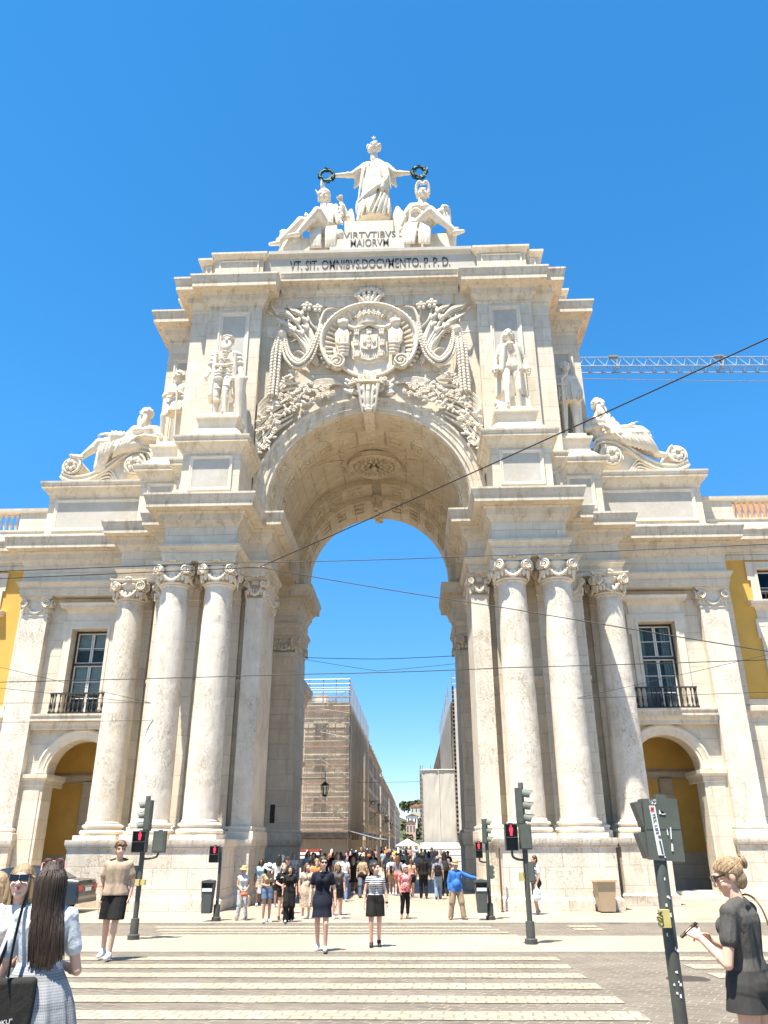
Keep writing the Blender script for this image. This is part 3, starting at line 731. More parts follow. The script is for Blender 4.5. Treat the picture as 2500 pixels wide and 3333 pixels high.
# --- ochre wings
for s, side in ((1,'right'), (-1,'left')):
    B = empty('arcaded_building', (s*17,36,0), 0, 'ochre arcaded wing with red tiled roof and balustrade, to the right of the arch' if s > 0 else 'ochre arcaded wing with stone window frames and balustrade, to the left of the arch', 'building')
    inv = Matrix.Translation((-s*17,-36,0))
    start = len(bpy.data.objects)
    mk = []
    def P(mb, name, mat, sm=None):
        o = mb.build(name, mat, B, sm); o.matrix_parent_inverse = inv; return o
    b = MB(); b.sx = s
    CX = [19.25+4.3*i for i in range(4)]
    x = 16.42
    for cx in CX:
        b.prism(arch_poly(x, cx+2.15, 0, 7.0, cx, 1.45, 4.9), 36.0, 36.7); x = cx+2.15
    b.box(16.42, x, 36.0, 36.7, 7.0, 8.04)
    b.box(16.42, 17.0, 35.9, 36.7, 8.04, 14.7)
    P(b, 'wall', M_STONE)
    b = MB(); b.sx = s; x = 17.0
    for cx in CX:
        b.box(x, cx-.85, 36.05, 36.7, 8.05, 14.7); b.box(cx-.85, cx+.85, 36.05, 36.7, 11.35, 12.25); b.box(cx-.85, cx+.85, 36.05, 36.7, 14.15, 14.7); x = cx+.85
    b.box(x, x+1.3, 36.05, 36.7, 8.05, 14.7); P(b, 'ochre_wall', M_YELLOW)
    b = MB(); b.sx = s; X1 = CX[-1]+2.15
    b.sweep([(16.5,36.0),(X1,36.0)], [(0,7.2),(.05,7.25),(.08,7.4),(.18,7.5),(.18,7.7),(0,7.75)])
    b.sweep([(16.5,36.0),(X1,36.0)], [(-.12,14.6),(.05,14.62),(.05,14.85)]+cornice_prof(14.9, 16.05, .62)); b.box(16.5, X1, 36.01, 38, 14.7, 16.05)
    P(b, 'cornice', M_MOULD, 35)
    for cx in CX:
        b = MB(); b.sx = s; b.archsweep([(1.9,36.0),(1.9,35.9),(1.8,35.88),(1.6,35.92),(1.45,35.94),(1.45,36.7)], cx, 4.9, 28); P(b, 'archivolt', M_CARVED, 30)
        for (z0, z1, hood) in ((8.1,11.35,True),(12.25,14.15,False)):
            w = window_surround(cx-.8, cx+.8, z0, z1, 36.05, s, B, hood); w.matrix_parent_inverse = inv
            w = casement(cx-.8, cx+.8, z0, z1, 36.2, s, B, .55 if hood else .5, rows=(1,2)); w.matrix_parent_inverse = inv
        q0 = set(B.children); railing(cx-.95, cx+.95, 35.75, 12.25 if False else 8.1, .8, s, B, 9); railing(cx-.78, cx+.78, 36.12, 12.27, .75, s, B, 8)
        for o in set(B.children)-q0: o.matrix_parent_inverse = inv
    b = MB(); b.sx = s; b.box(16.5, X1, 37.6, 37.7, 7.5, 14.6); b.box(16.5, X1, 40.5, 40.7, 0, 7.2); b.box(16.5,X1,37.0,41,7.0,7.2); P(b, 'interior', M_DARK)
    # balustrade with pedestals
    b = MB(); b.sx = s
    b.box(16.45, X1, 35.98, 36.5, 16.05, 16.75); b.sweep([(16.45,35.98),(X1,35.98)], [(0,16.06),(.1,16.1),(.1,16.4),(.02,16.5),(.0,16.7),(.06,16.74),(.06,16.79),(-.3,16.8)])
    b.box(16.45, X1, 36.0, 36.45, 17.75, 17.95); b.sweep([(16.45,36.0),(X1,36.0)], [(0,17.74),(.08,17.78),(.1,17.9),(.1,17.97),(-.3,17.98)])
    xs = [16.5]+[18.0]+[cx+2.15-.5 for cx in CX]
    b.box(16.5, 17.95, 36.02, 36.42, 16.8, 17.75)
    for cx in CX: b.box(cx+1.6, cx+2.5, 36.02, 36.42, 16.8, 17.75)
    o = P(b, 'balustrade', M_STONE, 35)
    for k, cx in enumerate(CX):
        xa = 18.0 if k == 0 else CX[k-1]+2.5; n = 9
        for i in range(int((cx+1.6-xa)/.30)):
            q = MB(); q.sx = s; baluster(q, xa+.18+.30*i, 36.22, 16.8, .95, .11)
            q.build('baluster', M_CARVED, o, 40)
    b = MB(); b.sx = s; b.add([(16.5,37.2,16.6),(X1,37.2,16.6),(X1,44,21.2 if s > 0 else 17.0),(16.5,44,21.2 if s > 0 else 17.0),(16.5,37.2,15.8),(X1,37.2,15.8),(X1,44,15.8),(16.5,44,15.8)], [(0,1,2,3),(7,6,5,4),(4,5,1,0),(5,6,2,1),(6,7,3,2),(7,4,0,3)])
    P(b, 'roof', M_TILE)
# ------------------------------------------------------------------ carved relief between the piers
Y0 = 33.66
def U(u, v, d=0): return ((u-820)*.00657, Y0-d, 28.3-(v-166)*.00812)
def bz(pts, n=18):
    """smooth curve through control points (Catmull-Rom)"""
    P = [Vector(p) for p in pts]; P = [P[0]*2-P[1]]+P+[P[-1]*2-P[-2]]; out = []
    for i in range(1, len(P)-2):
        for k in range(n):
            t = k/n; a, b, c, d = P[i-1:i+3]
            out.append(.5*((2*b)+(c-a)*t+(2*a-5*b+4*c-d)*t*t+(3*b-a-3*c+d)*t**3))
    return out+[P[-2]]
def leaf(mb, c, L, w, rot, tilt=0, th=.05):
    M = Matrix.Rotation(rot, 3, 'Y')
    mb.ball(c, (w, th, L), 6, 5, M)
def beadrope(mb, pts, r, leafy=True, seed=1, taper=None):
    rnd = random.Random(seed); n = len(pts)
    mb.tube(pts, r*.55, 6)
    for i, p in enumerate(pts):
        k = taper(i/(n-1)) if taper else 1
        t = pts[min(i+1,n-1)]-pts[max(i-1,0)]; a = atan2(t.x, t.z)
        for j in (-1, 0, 1):
            q = Vector(p)+Vector((cos(a)*j*r*.75+.012*rnd.uniform(-1,1), -r*(.45 if j else .75), -sin(a)*j*r*.75))*k
            mb.ball(q, (r*.34*k, r*.3*k, r*.5*k), 6, 4, Matrix.Rotation(a+j*.4+pi, 3, 'Y'))
def blossom(mb, c, r, n=5):
    c = Vector(c)
    for i in range(n):
        a = 2*pi*i/n+.3; mb.ball(c+Vector((r*.62*cos(a), -.04, r*.62*sin(a))), (r*.42,r*.28,r*.42), 6, 4)
    mb.ball(c+Vector((0,-r*.3,0)), r*.28, 6, 4)
# shell ring round the arms
b = MB(); C = Vector((0,Y0,25.9))
def ring(a, k): return C+Vector((2.52*k*cos(a), 0, 2.38*k*sin(a)))
A0, A1 = radians(-38), radians(218); N = 72
rows = []
for (k, d) in ((1.0,.02),(1.0,.36),(.955,.40),(.93,.30),(.90,.24),(.74,.06),(.68,.10),(.66,.02)):
    rows.append([ring(A1+(A0-A1)*i/N, k)+Vector((0,-d-(.07*sin(i*pi*.9) if .7 < k < .92 else 0),0)) for i in range(N+1)])
b.grid(rows); b.tube([ring(A1+(A0-A1)*i/N, .98)+Vector((0,-.38,0)) for i in range(N+1)], .085, 6)
for i in range(30):
    a = A1+(A0-A1)*(i+.5)/30; b.tube([ring(a,.90)+Vector((0,-.26,0)), ring(a,.80)+Vector((0,-.2,0)), ring(a,.70)+Vector((0,-.10,0))], [.10,.07,.04], 5)
for i in range(40): b.ball(ring(A1+(A0-A1)*(i+.5)/40, 1.03)+Vector((0,-.2,0)), (.12,.1,.09), 5, 4)
for s in (1,-1): volute(b, ring(A0 if s > 0 else A1, .84)+Vector((s*-.05,-.3,-.05)), .42, Matrix.Identity(3), 2, .07, .3, -s)
b.build('shell_ring', M_CARVED, ARCH, 45)
b = MB(); b.tube([Vector((1.75*cos(a), Y0-.22, 25.55+1.72*sin(a))) for a in [pi+pi*i/30 for i in range(31)]], .11, 6)
b.lathe([(.1,0),(1.62,0),(1.7,.08)], n=40, M=Matrix.Translation((0,Y0-.02,25.75)) @ Matrix.Rotation(pi/2,4,'X') @ Matrix.Diagonal((1,1.08,1,1)))
b.build('cartouche', M_CARVED, ARCH, 45)
# coat of arms: shield, escutcheons, castles, crown
b = MB()
def shield(w, zt, zb, y0, y1):
    P = [(-w,zt),(-w,zb+.35*w)]+[(-w+w*.45*(1-cos(t)), zb+.35*w-.35*w*sin(t)) for t in (.5,1.0,1.57)]+[(0,zb-.16*w)]
    P = P+[(-x,z) for x, z in P[-2::-1]]
    b.prism(P, y0, y1)
shield(.94, 26.78, 24.80, Y0-.20, Y0); shield(.84, 26.66, 24.92, Y0-.26, Y0-.19)
COA = b.build('coat_of_arms', M_CARVED, ARCH)
b = MB()
for i in range(15): b.box(-.77+.11*i-.02, -.77+.11*i+.02, Y0-.29, Y0-.25, 25.0, 26.6)
b.build('shield_hatching', M_CARVED, COA)
b = MB(); shield(.42, 26.28, 25.42, Y0-.36, Y0-.28); b.build('inner_shield', M_CARVED, COA)
b = MB()
for (x, z) in ((0,26.07),(0,25.82),(0,25.56),(-.24,25.84),(.24,25.84)):
    b.prism([(x-.09,z+.10),(x-.09,z-.02),(x,z-.11),(x+.09,z-.02),(x+.09,z+.10)], Y0-.42, Y0-.35)
    for (dx, dz) in ((0,0),(-.045,.05),(.045,.05),(-.045,-.03),(.045,-.03)): b.ball((x+dx,Y0-.42,z+dz), .018, 5, 3)
b.build('escutcheon', M_CARVED, COA)
for (x, z) in ((0,26.50),(-.64,26.46),(.64,26.46),(-.66,25.78),(.66,25.78),(-.60,25.14),(.60,25.14)):
    b = MB(); b.box(x-.12,x+.12,Y0-.38,Y0-.28,z-.16,z+.02)
    for dx in (-.10,0,.10): b.box(x+dx-.035,x+dx+.035,Y0-.39,Y0-.28,z+.02,z+(.14 if dx else .19))
    b.box(x-.035,x+.035,Y0-.395,Y0-.38,z-.16,z-.05); b.build('castle', M_CARVED, COA)
b = MB(); z0 = 26.95
b.lathe([(.50,0),(.66,.02),(.68,.10),(.62,.14),(.66,.36),(.70,.40),(.62,.44)], (0,Y0-.05,z0), 28, sq=.7)
for i in range(9):
    a = pi+pi*i/8; c = Vector((.68*cos(a), Y0-.05+.48*sin(a), z0+.55)); blossom(b, c, .14, 4); b.ball(c+Vector((0,0,.16)), .06, 6, 4)
for i in range(5):
    a = -.9+.45*i; b.tube([(.62*sin(a), Y0-.42*cos(a)-.05, z0+.42),(.66*sin(a),Y0-.42*cos(a)-.05,z0+.72),(.3*sin(a),Y0-.22,z0+.98),(0,Y0-.18,z0+1.0)], .05, 5)
b.ball((0,Y0-.2,z0+1.1), .11, 8, 6); b.build('crown', M_CARVED, COA, 50)
b = MB()
b.tube(bz([(-1.35,Y0-.34,27.0),(-.85,Y0-.30,26.72),(-.4,Y0-.3,26.78),(0,Y0-.32,26.95),(.4,Y0-.3,26.78),(.85,Y0-.30,26.72),(1.35,Y0-.34,27.0)],6), .12, 7)
for s in (1,-1):
    b.sx = s
    for (q, r) in (((1.36,26.98),.27),((1.22,27.08),.17),((1.5,27.05),.17),((1.36,27.15),.15)): b.ball((q[0],Y0-.36,q[1]), r, 9, 7)
    for k in range(6):
        x = 1.10+.11*k; b.tube([(1.36+(x-1.36)*.3,Y0-.34,26.8),(x,Y0-.42,26.3),(x+.04*sin(k*2),Y0-.40,25.7+.05*(k%2))], [.07,.12,.10], 6)
    for k in range(4): b.tube([(1.02+.02*k,Y0-.36,25.72-.2*k),(1.3,Y0-.50,25.62-.2*k),(1.6-.05*k,Y0-.36,25.72-.2*k)], .09, 6)
b.build('mantle', M_CARVED, ARCH, 60)
b = MB()
for i in range(5):
    a = (i-2)*.34; base = Vector((0,Y0-.12,27.75)); tip = base+Vector((1.0*sin(a), -.16, 1.42*cos(a)))
    b.tube([base+Vector((.12*sin(a),0,.1)), base.lerp(tip,.5)+Vector((0,-.1,0)), tip], [.07,.16,.12], 7); 
    for sg in (-1,1): b.ball(tip+Vector((sg*.10*cos(a),-.02,.06-sg*.1*sin(a))), (.14,.13,.16), 7, 5)
    for k in range(6): b.ball(base.lerp(tip,.25+.11*k)+Vector((0,-.2,0)), .045, 5, 4)
for s in (1,-1):
    for k in range(12):
        a = k*pi/6; b.ball((s*.82+.26*cos(a),Y0-.14,27.85+.28*sin(a)), (.10,.08,.10), 5, 4)
    b.ball((s*.82,Y0-.18,27.85), .14, 7, 5)
b.build('palmette', M_CARVED, ARCH, 60)
# wings of leaves, flowers and garlands, both sides
for s in (1,-1):
    b = MB(); b.sx = -s            # control points below are for the left side
    wing = [[(395,560),(330,430),(200,250),(60,190),(18,130)],[(400,520),(350,380),(280,240),(185,190),(150,110)],[(390,590),(320,450),(230,350),(120,290),(50,240)],
            [(380,600),(300,470),(230,390),(160,360),(100,330)],[(360,610),(300,540),(250,520),(205,545)],[(350,600),(330,500),(270,430),(190,440)],[(410,470),(425,330),(460,220),(520,190),(570,195)],[(120,395),(60,410),(15,385)]]
    for i, w in enumerate(wing):
        n = len(w); fan = (0,-1,1,-2,2,-3,3) if i < 4 else (0,)
        for g in fan:
            P = bz([U(u+g*(12-4*kk/n)*(1 if i else .8), v+g*(9+2*kk), (.08+.18*sin(pi*(kk+.6)/n)-.03*abs(g))) for kk, (u,v) in enumerate(w)], 7); m = len(P); P = P[:int(m*(1-.09*abs(g)))]; m = len(P)
            b.tube(P, [(.085 if i < 4 else .09)*(1-.88*(kk/(m-1))**1.3)*(.55+.45*min(1,kk/4)) for kk in range(m)], 6, flat=.8)
    rr = random.Random(3)
    for q in range(60):
        w = rr.choice(wing[:4]); kk = rr.randrange(1,len(w)-1); u, v = w[kk]; leaf(b, U(u+rr.uniform(-35,35), v+rr.uniform(-25,30), .16), rr.uniform(.10,.17), .05, rr.uniform(-1.2,.2), 0, .05)
    b.build('leaf_wing', M_CARVED, ARCH, 60)
    b = MB(); b.sx = -s
    for (u, v, r) in ((320,180,.30),(405,195,.27)):
        blossom(b, U(u,v,.26), r); b.tube(bz([U(u,v+25,.15),U(u+30,v+120,.2),U(430,370,.15)],6), .06, 5)
    for (u, v) in ((270,235),(250,290),(320,285),(285,385),(320,345),(220,360)):
        for k in range(3): leaf(b, U(u+(k-1)*14,v-abs(k-1)*6,.3), .20, .08, (k-1)*.4-.5)
    b.build('carved_flowers', M_CARVED, ARCH, 60)
    b = MB(); b.sx = -s
    g = bz([U(150,390,.3),U(165,500,.34),U(205,590,.36),(U(275,640,.38)),U(350,590,.36),U(400,480,.34),U(445,330,.26)],6)
    beadrope(b, g, .21, taper=lambda t: .55+.65*sin(pi*t)); b.build('garland', M_CARVED, ARCH, 60)
    b = MB(); b.sx = -s
    beadrope(b, bz([U(112,395,.3),U(100,540,.34),U(95,700,.34),U(90,850,.34)],7), .24, taper=lambda t: .6+.5*min(1,t*3)); b.ball(U(130,392,.35), .24, 8, 6)
    b.build('garland_drop', M_CARVED, ARCH, 60)
    # vine branches and palm fans over the archivolt
    b = MB(); b.sx = -s; rnd = random.Random(5)
    def A(deg, r, d=.15): a = radians(deg); return (-r*cos(a), Y0-d, 17+r*sin(a))
    fans = [[(12+k*4.4, 5.85+.0*k),(22+k*5.2,6.35+.10*k),(36+k*5.2,6.25+.09*k)] for k in range(8)]
    for k in range(9):
        P = bz([A(8+k*.8,5.9+.05*k),A(20+k*2.2,6.05+.17*k,.22),A(38+k*2.0,5.95+.22*k,.26),A(50+k*1.5,5.85+.2*k,.18)],6)
        P = [p if p.x > -5.5 else Vector((-5.5-(p.x+5.5)*.02, p.y, p.z)) for p in P]
        b.tube(P, [.05+.05*sin(pi*i/len(P)) for i in range(len(P))], 5)
    for k in range(7): 
        P = bz([U(310+k*8,770-k*3,.1),U(420,735+k*9,.2),U(540,735+k*5,.22),U(615,760,.1)],5); b.tube(P, .045, 5)
    b.build('palm_fan', M_CARVED, ARCH, 60)
    b = MB(); b.sx = -s
    stems = [[(14,6.0),(24,6.25),(33,6.6),(41,6.25),(52,6.35),(62,6.05),(74,6.15)],[(33,6.6),(36,7.2),(39,7.6)],[(41,6.4),(47,7.0),(52,7.3),(55,7.9)],[(52,6.4),(60,6.7),(67,6.7),(72,6.4)],[(24,6.3),(28,6.0),(36,5.95),(43,5.95)],[(47,7.0),(55,6.8),(60,7.0)],[(39,7.0),(43,7.6),(46,8.2)],[(55,7.6),(60,7.9),(63,8.3)]]
    for st in stems:
        P = bz([A(d,r,.28+.1*rnd.random()) for d, r in st],6)
        P = [p+Vector((rnd.uniform(-.05,.05),rnd.uniform(-.05,.05),rnd.uniform(-.05,.05))) for p in P if p.x > -5.5]
        b.tube(P, .065, 5)
        for p in P[::2]:
            for q in range(3):
                o = Vector((rnd.uniform(-.30,.30),-.05,rnd.uniform(-.22,.25))); c = p+o
                if c.x > -5.45:
                    b.tube([p, c], .03, 4)
                    if rnd.random() < .28: blossom(b, c, .11, 5)
                    else: leaf(b, c, .15, .065, rnd.uniform(-2,2), 0, .05)
    b.build('vine_branch', M_CARVED, ARCH, 60)
# basket of flowers over the keystone
b = MB(); rnd = random.Random(9)
b.lathe([(.30,22.95),(.42,23.1),(.50,23.3),(.62,23.35)], (0,Y0-.1,0), 20, sq=.7)
for i in range(64):
    a = rnd.uniform(0,pi); r = rnd.uniform(.1,.85); c = (r*1.0*cos(a), Y0-.25-rnd.uniform(0,.25), 23.3+.75*r*sin(a))
    blossom(b, c, rnd.uniform(.10,.17), rnd.choice((4,5,6)))
for i in range(26):
    s = rnd.choice((1,-1)); c = (s*rnd.uniform(.5,1.15), Y0-.2-rnd.uniform(0,.15), rnd.uniform(22.7,23.6)); leaf(b, c, .2, .09, s*rnd.uniform(.6,2.4), 0, .06)
b.build('flower_basket', M_CARVED, ARCH, 60)
# ------------------------------------------------------------------ human figures
V = Vector
def pose(**kw):
    """joints of a standing figure 1.75 m tall facing -y; L is -x"""
    J = dict(head=V((0,-.015,1.625)), neck=V((0,.01,1.47)), chest=V((0,0,1.28)), waist=V((0,0,1.09)), pelvis=V((0,0,.95)),
             shL=V((-.165,0,1.385)), shR=V((.165,0,1.385)), elL=V((-.235,.03,1.13)), elR=V((.235,.03,1.13)), haL=V((-.25,-.05,.88)), haR=V((.25,-.05,.88)),
             hipL=V((-.088,0,.93)), hipR=V((.088,0,.93)), knL=V((-.10,-.02,.50)), knR=V((.10,-.02,.50)), anL=V((-.105,.02,.085)), anR=V((.105,.02,.085)),
             toL=V((-.125,-.15,.03)), toR=V((.125,-.15,.03)), face=V((0,-1,0)))
    for a, b in kw.items(): J[a] = V(b)
    return J
def walk(front='R', step=.20, **kw):
    f, b = front, ('L' if front == 'R' else 'R'); sf = 1 if f == 'R' else -1
    d = {'kn'+f: (sf*.095,-.13-step*.3,.51), 'an'+f: (sf*.09,-step-.02,.085), 'to'+f: (sf*.10,-step-.19,.045),
         'kn'+b: (-sf*.09,-.03,.50), 'an'+b: (-sf*.085,step,.12), 'to'+b: (-sf*.10,step-.15,.025)}
    d.update(kw); return pose(**d)
def frame3(d):
    """rotation that turns local -y into d, keeping z up"""
    d = V(d).normalized(); a = atan2(d.x, -d.y); t = math.asin(max(-1,min(1,d.z)))
    return Matrix.Rotation(a, 3, 'Z') @ Matrix.Rotation(-t, 3, 'X')
def head_clay(mb, c, k=1, face=(0,-1,0), beard=0, fine=True):
    R = frame3(face); c = V(c); n = 14 if fine else 9
    def B(p, r): mb.ball(c+R@(V(p)*k), [q*k for q in r], n, 10 if fine else 6, R)
    def Cc(p, q, r0, r1): mb.capsule(c+R@(V(p)*k), c+R@(V(q)*k), r0*k, r1*k, 8)
    B((0,.015,.025), (.076,.096,.102)); B((0,-.02,-.04), (.062,.076,.082)); B((0,-.066,-.096), (.03,.026,.024))
    Cc((0,-.088,.018), (0,-.112,-.026), .010, .016); Cc((-.045,-.082,.034), (.045,-.082,.034), .013, .013)
    if fine:
        for s in (-1,1):
            B((s*.033,-.080,.010), (.015,.012,.010)); B((s*.079,.01,-.005), (.012,.022,.034)); B((s*.040,-.066,-.035), (.026,.022,.03)); B((s*.016,-.100,-.030), (.010,.010,.009))
        Cc((-.020,-.090,-.056), (.020,-.090,-.056), .008, .008); Cc((-.016,-.090,-.068), (.016,-.090,-.068), .008, .008)
    if beard:
        for i in range(9):
            a = (i-4)*.28; B((.06*sin(a)*1.1, -.055-.025*cos(a), -.085-.05*cos(a)*beard), (.026,.03,.05+.03*beard))
        B((0,-.07,-.15*beard-.02), (.04,.03,.07))
def hand_clay(mb, w, d, up, k=1, curl=.35, side=1, fist=False):
    """palm, four fingers of different lengths and a thumb; d runs from wrist to fingers, up is the back of the hand"""
    w = V(w); d = V(d).normalized(); up = V(up); x = d.cross(up).normalized(); up = x.cross(d).normalized()
    mb.capsule(w, w+d*.02*k, .026*k, .028*k, 8)
    for i in range(4): mb.capsule(w+d*.015*k+x*(i-1.5)*.010*k, w+d*.080*k+x*(i-1.5)*.019*k, .017*k, .0125*k, 7)
    for i, L in enumerate((.066,.076,.072,.056) if side > 0 else (.056,.072,.076,.066)):
        p = w+d*.082*k+x*(i-1.5)*.0195*k; a = curl; cur = V(p)
        for j, f in enumerate((.45,.32,.25)):
            dirv = d*cos(a)-up*sin(a); q = cur+dirv*L*f*k; mb.capsule(cur, q, (.0098-.0009*j)*k, (.0090-.0009*j)*k, 6); cur = q; a += curl*1.1+(.5 if fist else 0)
    t0 = w+d*.030*k-x*side*-.024*k; t1 = t0+(d*.6+x*side*.75-up*.25).normalized()*.042*k; t2 = t1+(d*.9+x*side*.25-up*.35).normalized()*.034*k
    mb.capsule(t0, t1, .0135*k, .0115*k, 6); mb.capsule(t1, t2, .0115*k, .009*k, 6)
def torso_clay(mb, J, k=1, e=0, w=1.0, belly=0, fem=False, bust=True):
    """e inflates the trunk for clothing; w widens it"""
    ax = (J['shR']-J['shL']).normalized(); sp = (J['neck']-J['pelvis']).normalized()
    for s, sh in ((-1,J['shL']),(1,J['shR'])):
        mb.capsule(J['neck']-sp*.045*k+ax*s*.03*k, sh, (.050+e)*k, (.050+e*.8)*k*(.92 if fem else 1), 10)
        mb.capsule(J['chest']+ax*s*.070*k*w+sp*.05*k, J['waist']+ax*s*.052*k*w, (.100+e)*k*(.93 if fem else 1), (.088+e)*k*(.88 if fem else 1), 12)
        mb.capsule(J['waist']+ax*s*.050*k*w, J['pelvis']+ax*s*.075*k*w, (.090+e)*k*(.9 if fem else 1), (.108+e)*k, 12)
        mb.capsule(sh, J['chest']+ax*s*.075*k*w, (.052+e*.8)*k, (.092+e)*k*(.92 if fem else 1), 10)
    fwd = ax.cross(V((0,0,1))).normalized()*1.0
    if fwd.dot(V(J.get('fwd', J['face']))) < 0: fwd = -fwd
    if fem and bust:
        for s in (-1,1): mb.ball(J['chest']+ax*s*.068*k+fwd*.075*k+sp*.005*k, (.060+e)*k, 10, 8)
    if belly: mb.ball(J['waist'].lerp(J['pelvis'],.35)+fwd*.05*k, ((.13+e)*k,(.10+.06*belly+e)*k,(.15+e)*k), 12, 10)
    for s in (-1,1): mb.ball(J['pelvis']+ax*s*.062*k-fwd*.045*k-sp*.03*k, (.092+e)*k, 10, 8)
def limb(mb, a, b, c, ra, rb, rc, k): mb.capsule(a, b, ra*k, rb*k, 10); mb.capsule(b, c, rb*k, rc*k, 10)
def body_clay(mb, J, k=1, w=1.0, belly=0, fem=False, hands=(.35,.35), fine=True, beard=0, fat=1.0, headk=1.0, feet=True):
    torso_clay(mb, J, k, 0, w, belly, fem)
    mb.capsule(J['neck']-V((0,0,.05*k)), J['head']-V((0,0,.05*k))+V((0,.012*k,0)), .058*k*(.88 if fem else 1), .054*k*(.88 if fem else 1), 10)
    head_clay(mb, J['head'], k*headk, J['face'], beard, fine)
    f = fat*(.88 if fem else 1)
    for s in 'LR':
        sg = -1 if s == 'L' else 1
        limb(mb, J['sh'+s], J['el'+s], J['ha'+s], .051*f, .041*f, .029*f, k)
        mb.ball(J['el'+s].lerp(J['ha'+s],.25), .045*f*k, 8, 6)
        d = (J['ha'+s]-J['el'+s]).normalized(); up = V(J.get('up'+s, (sg,0.15,0)))
        if abs(up.normalized().dot(d)) > .9: up = V((0,-1,.3))
        cu = hands[0 if s == 'L' else 1]
        hand_clay(mb, J['ha'+s], V(J.get('hd'+s, d)), up, k, abs(cu), sg*(1 if cu >= 0 else -1), abs(cu) > .8)
        limb(mb, J['hip'+s], J['kn'+s], J['an'+s], .086*fat, .056*fat, .037, k)
        sh = (J['an'+s]-J['kn'+s]); mb.ball(J['kn'+s]+sh*.28+V((0,.018*k,0)), .056*fat*k, 9, 7)
        if feet:
            mb.capsule(J['an'+s]-V((0,0,.03*k)), J['to'+s], .038*k, .030*k, 8); mb.ball(J['an'+s]+V((0,.03*k,-.045*k)), .036*k, 8, 6)
def cut(o, planes):
    """trims a garment with planes (point, outward normal); the outer side is removed"""
    bm = bmesh.new(); bm.from_mesh(o.data)
    for p, n in planes:
        bmesh.ops.bisect_plane(bm, geom=bm.verts[:]+bm.edges[:]+bm.faces[:], plane_co=V(p), plane_no=V(n), clear_outer=True)
    bm.to_mesh(o.data); bm.free(); o.data.shade_smooth(); return o
def loft(mb, rings, n=40, folds=0, amp=0, seed=0):
    """rings of (cx,cy,z,rx,ry); pleats grow towards the last ring"""
    rows = []; m = len(rings)-1
    for i, (cx, cy, z, rx, ry) in enumerate(rings):
        t = i/m; row = []
        for j in range(n):
            a = 2*pi*j/n; q = 1+amp*t*(sin(folds*a+seed)+.4*sin(folds*1.7*a+seed*2)) if folds else 1
            row.append((cx+rx*q*cos(a), cy+ry*q*sin(a), z))
        rows.append(row)
    mb.grid(rows, True); return mb
SKIN = {k: plain('skin_'+k, c, .55, .3, 0, .05, 30) for k, c in (('fair',(.62,.38,.27)),('tan',(.50,.29,.19)),('pale',(.68,.44,.33)),('brown',(.22,.115,.065)))}
for m_ in SKIN.values(): m_.node_tree.nodes['Principled BSDF'].inputs['Subsurface Weight'].default_value = .06
CL = {}
def cloth(col, bump=.35):
    key = tuple(col)+(bump,)
    if key in CL: return CL[key]
    m = NT('cloth'); n = m.noise(9, 4, .6, m.mapping((1,1,.55)), .6); f = m.noise(160, 2, .5)
    c = m.mix(col, tuple(x*.72 for x in col), m.ramp(n, [(.38,0.0),(.68,1.0)]))
    m.bump(m.math('ADD', m.math('MULTIPLY', n, 1.0), m.math('MULTIPLY', f, .06)), bump, .03)
    CL[key] = m.out(c, .85, .15); return CL[key]
def stripes(c1, c2, per, axis=2, duty=.5):
    m = NT('striped_cloth'); q = m.n('ShaderNodeSeparateXYZ'); m.l(m.co, q.inputs[0])
    w = m.math('FRACT', m.math('MULTIPLY', m.math('ADD', q.outputs[axis], m.math('MULTIPLY', m.noise(5,2,.5), .03)), 1/per)); g = m.math('GREATER_THAN', w, duty)
    m.bump(m.noise(10,3,.5), .3, .02); return m.out(m.mix(c1, c2, g), .85, .15)
def hairmat(name, c1, c2, sc=(60,60,4)):
    m = NT(name); n = m.noise(1.0, 5, .7, m.mapping(sc)); m.bump(n, .9, .012)
    return m.out(m.mix(c1, c2, m.ramp(n, [(.38,0.0),(.64,1.0)])), .42, .45)
HAIR = {'black': hairmat('black_hair',(.008,.007,.006),(.03,.022,.016)), 'dark': hairmat('dark_brown_hair',(.018,.011,.007),(.06,.035,.02)), 'brown': hairmat('brown_hair',(.07,.035,.016),(.16,.085,.04)),
        'blond': hairmat('blond_hair',(.20,.125,.06),(.42,.29,.16)), 'grey': hairmat('grey_hair',(.40,.38,.35),(.68,.66,.62)), 'red': hairmat('auburn_hair',(.16,.05,.02),(.28,.10,.04))}
M_SHOEW = plain('white_shoe', (.72,.71,.69), .6, .3, 0, .06, 20); M_SHOEB = plain('dark_shoe', (.03,.028,.027), .6, .3); M_SHOEG = plain('tan_shoe', (.25,.16,.09), .7, .3)
M_LENS = plain('dark_lens', (.012,.010,.009), .12, .6)
M_STRAW = plain('straw', (.55,.40,.20), .9, .1, 0, .2, 25, .4); M_BLACKF = cloth((.022,.021,.02)); M_LEATHER = plain('black_leather', (.03,.027,.024), .45, .4)
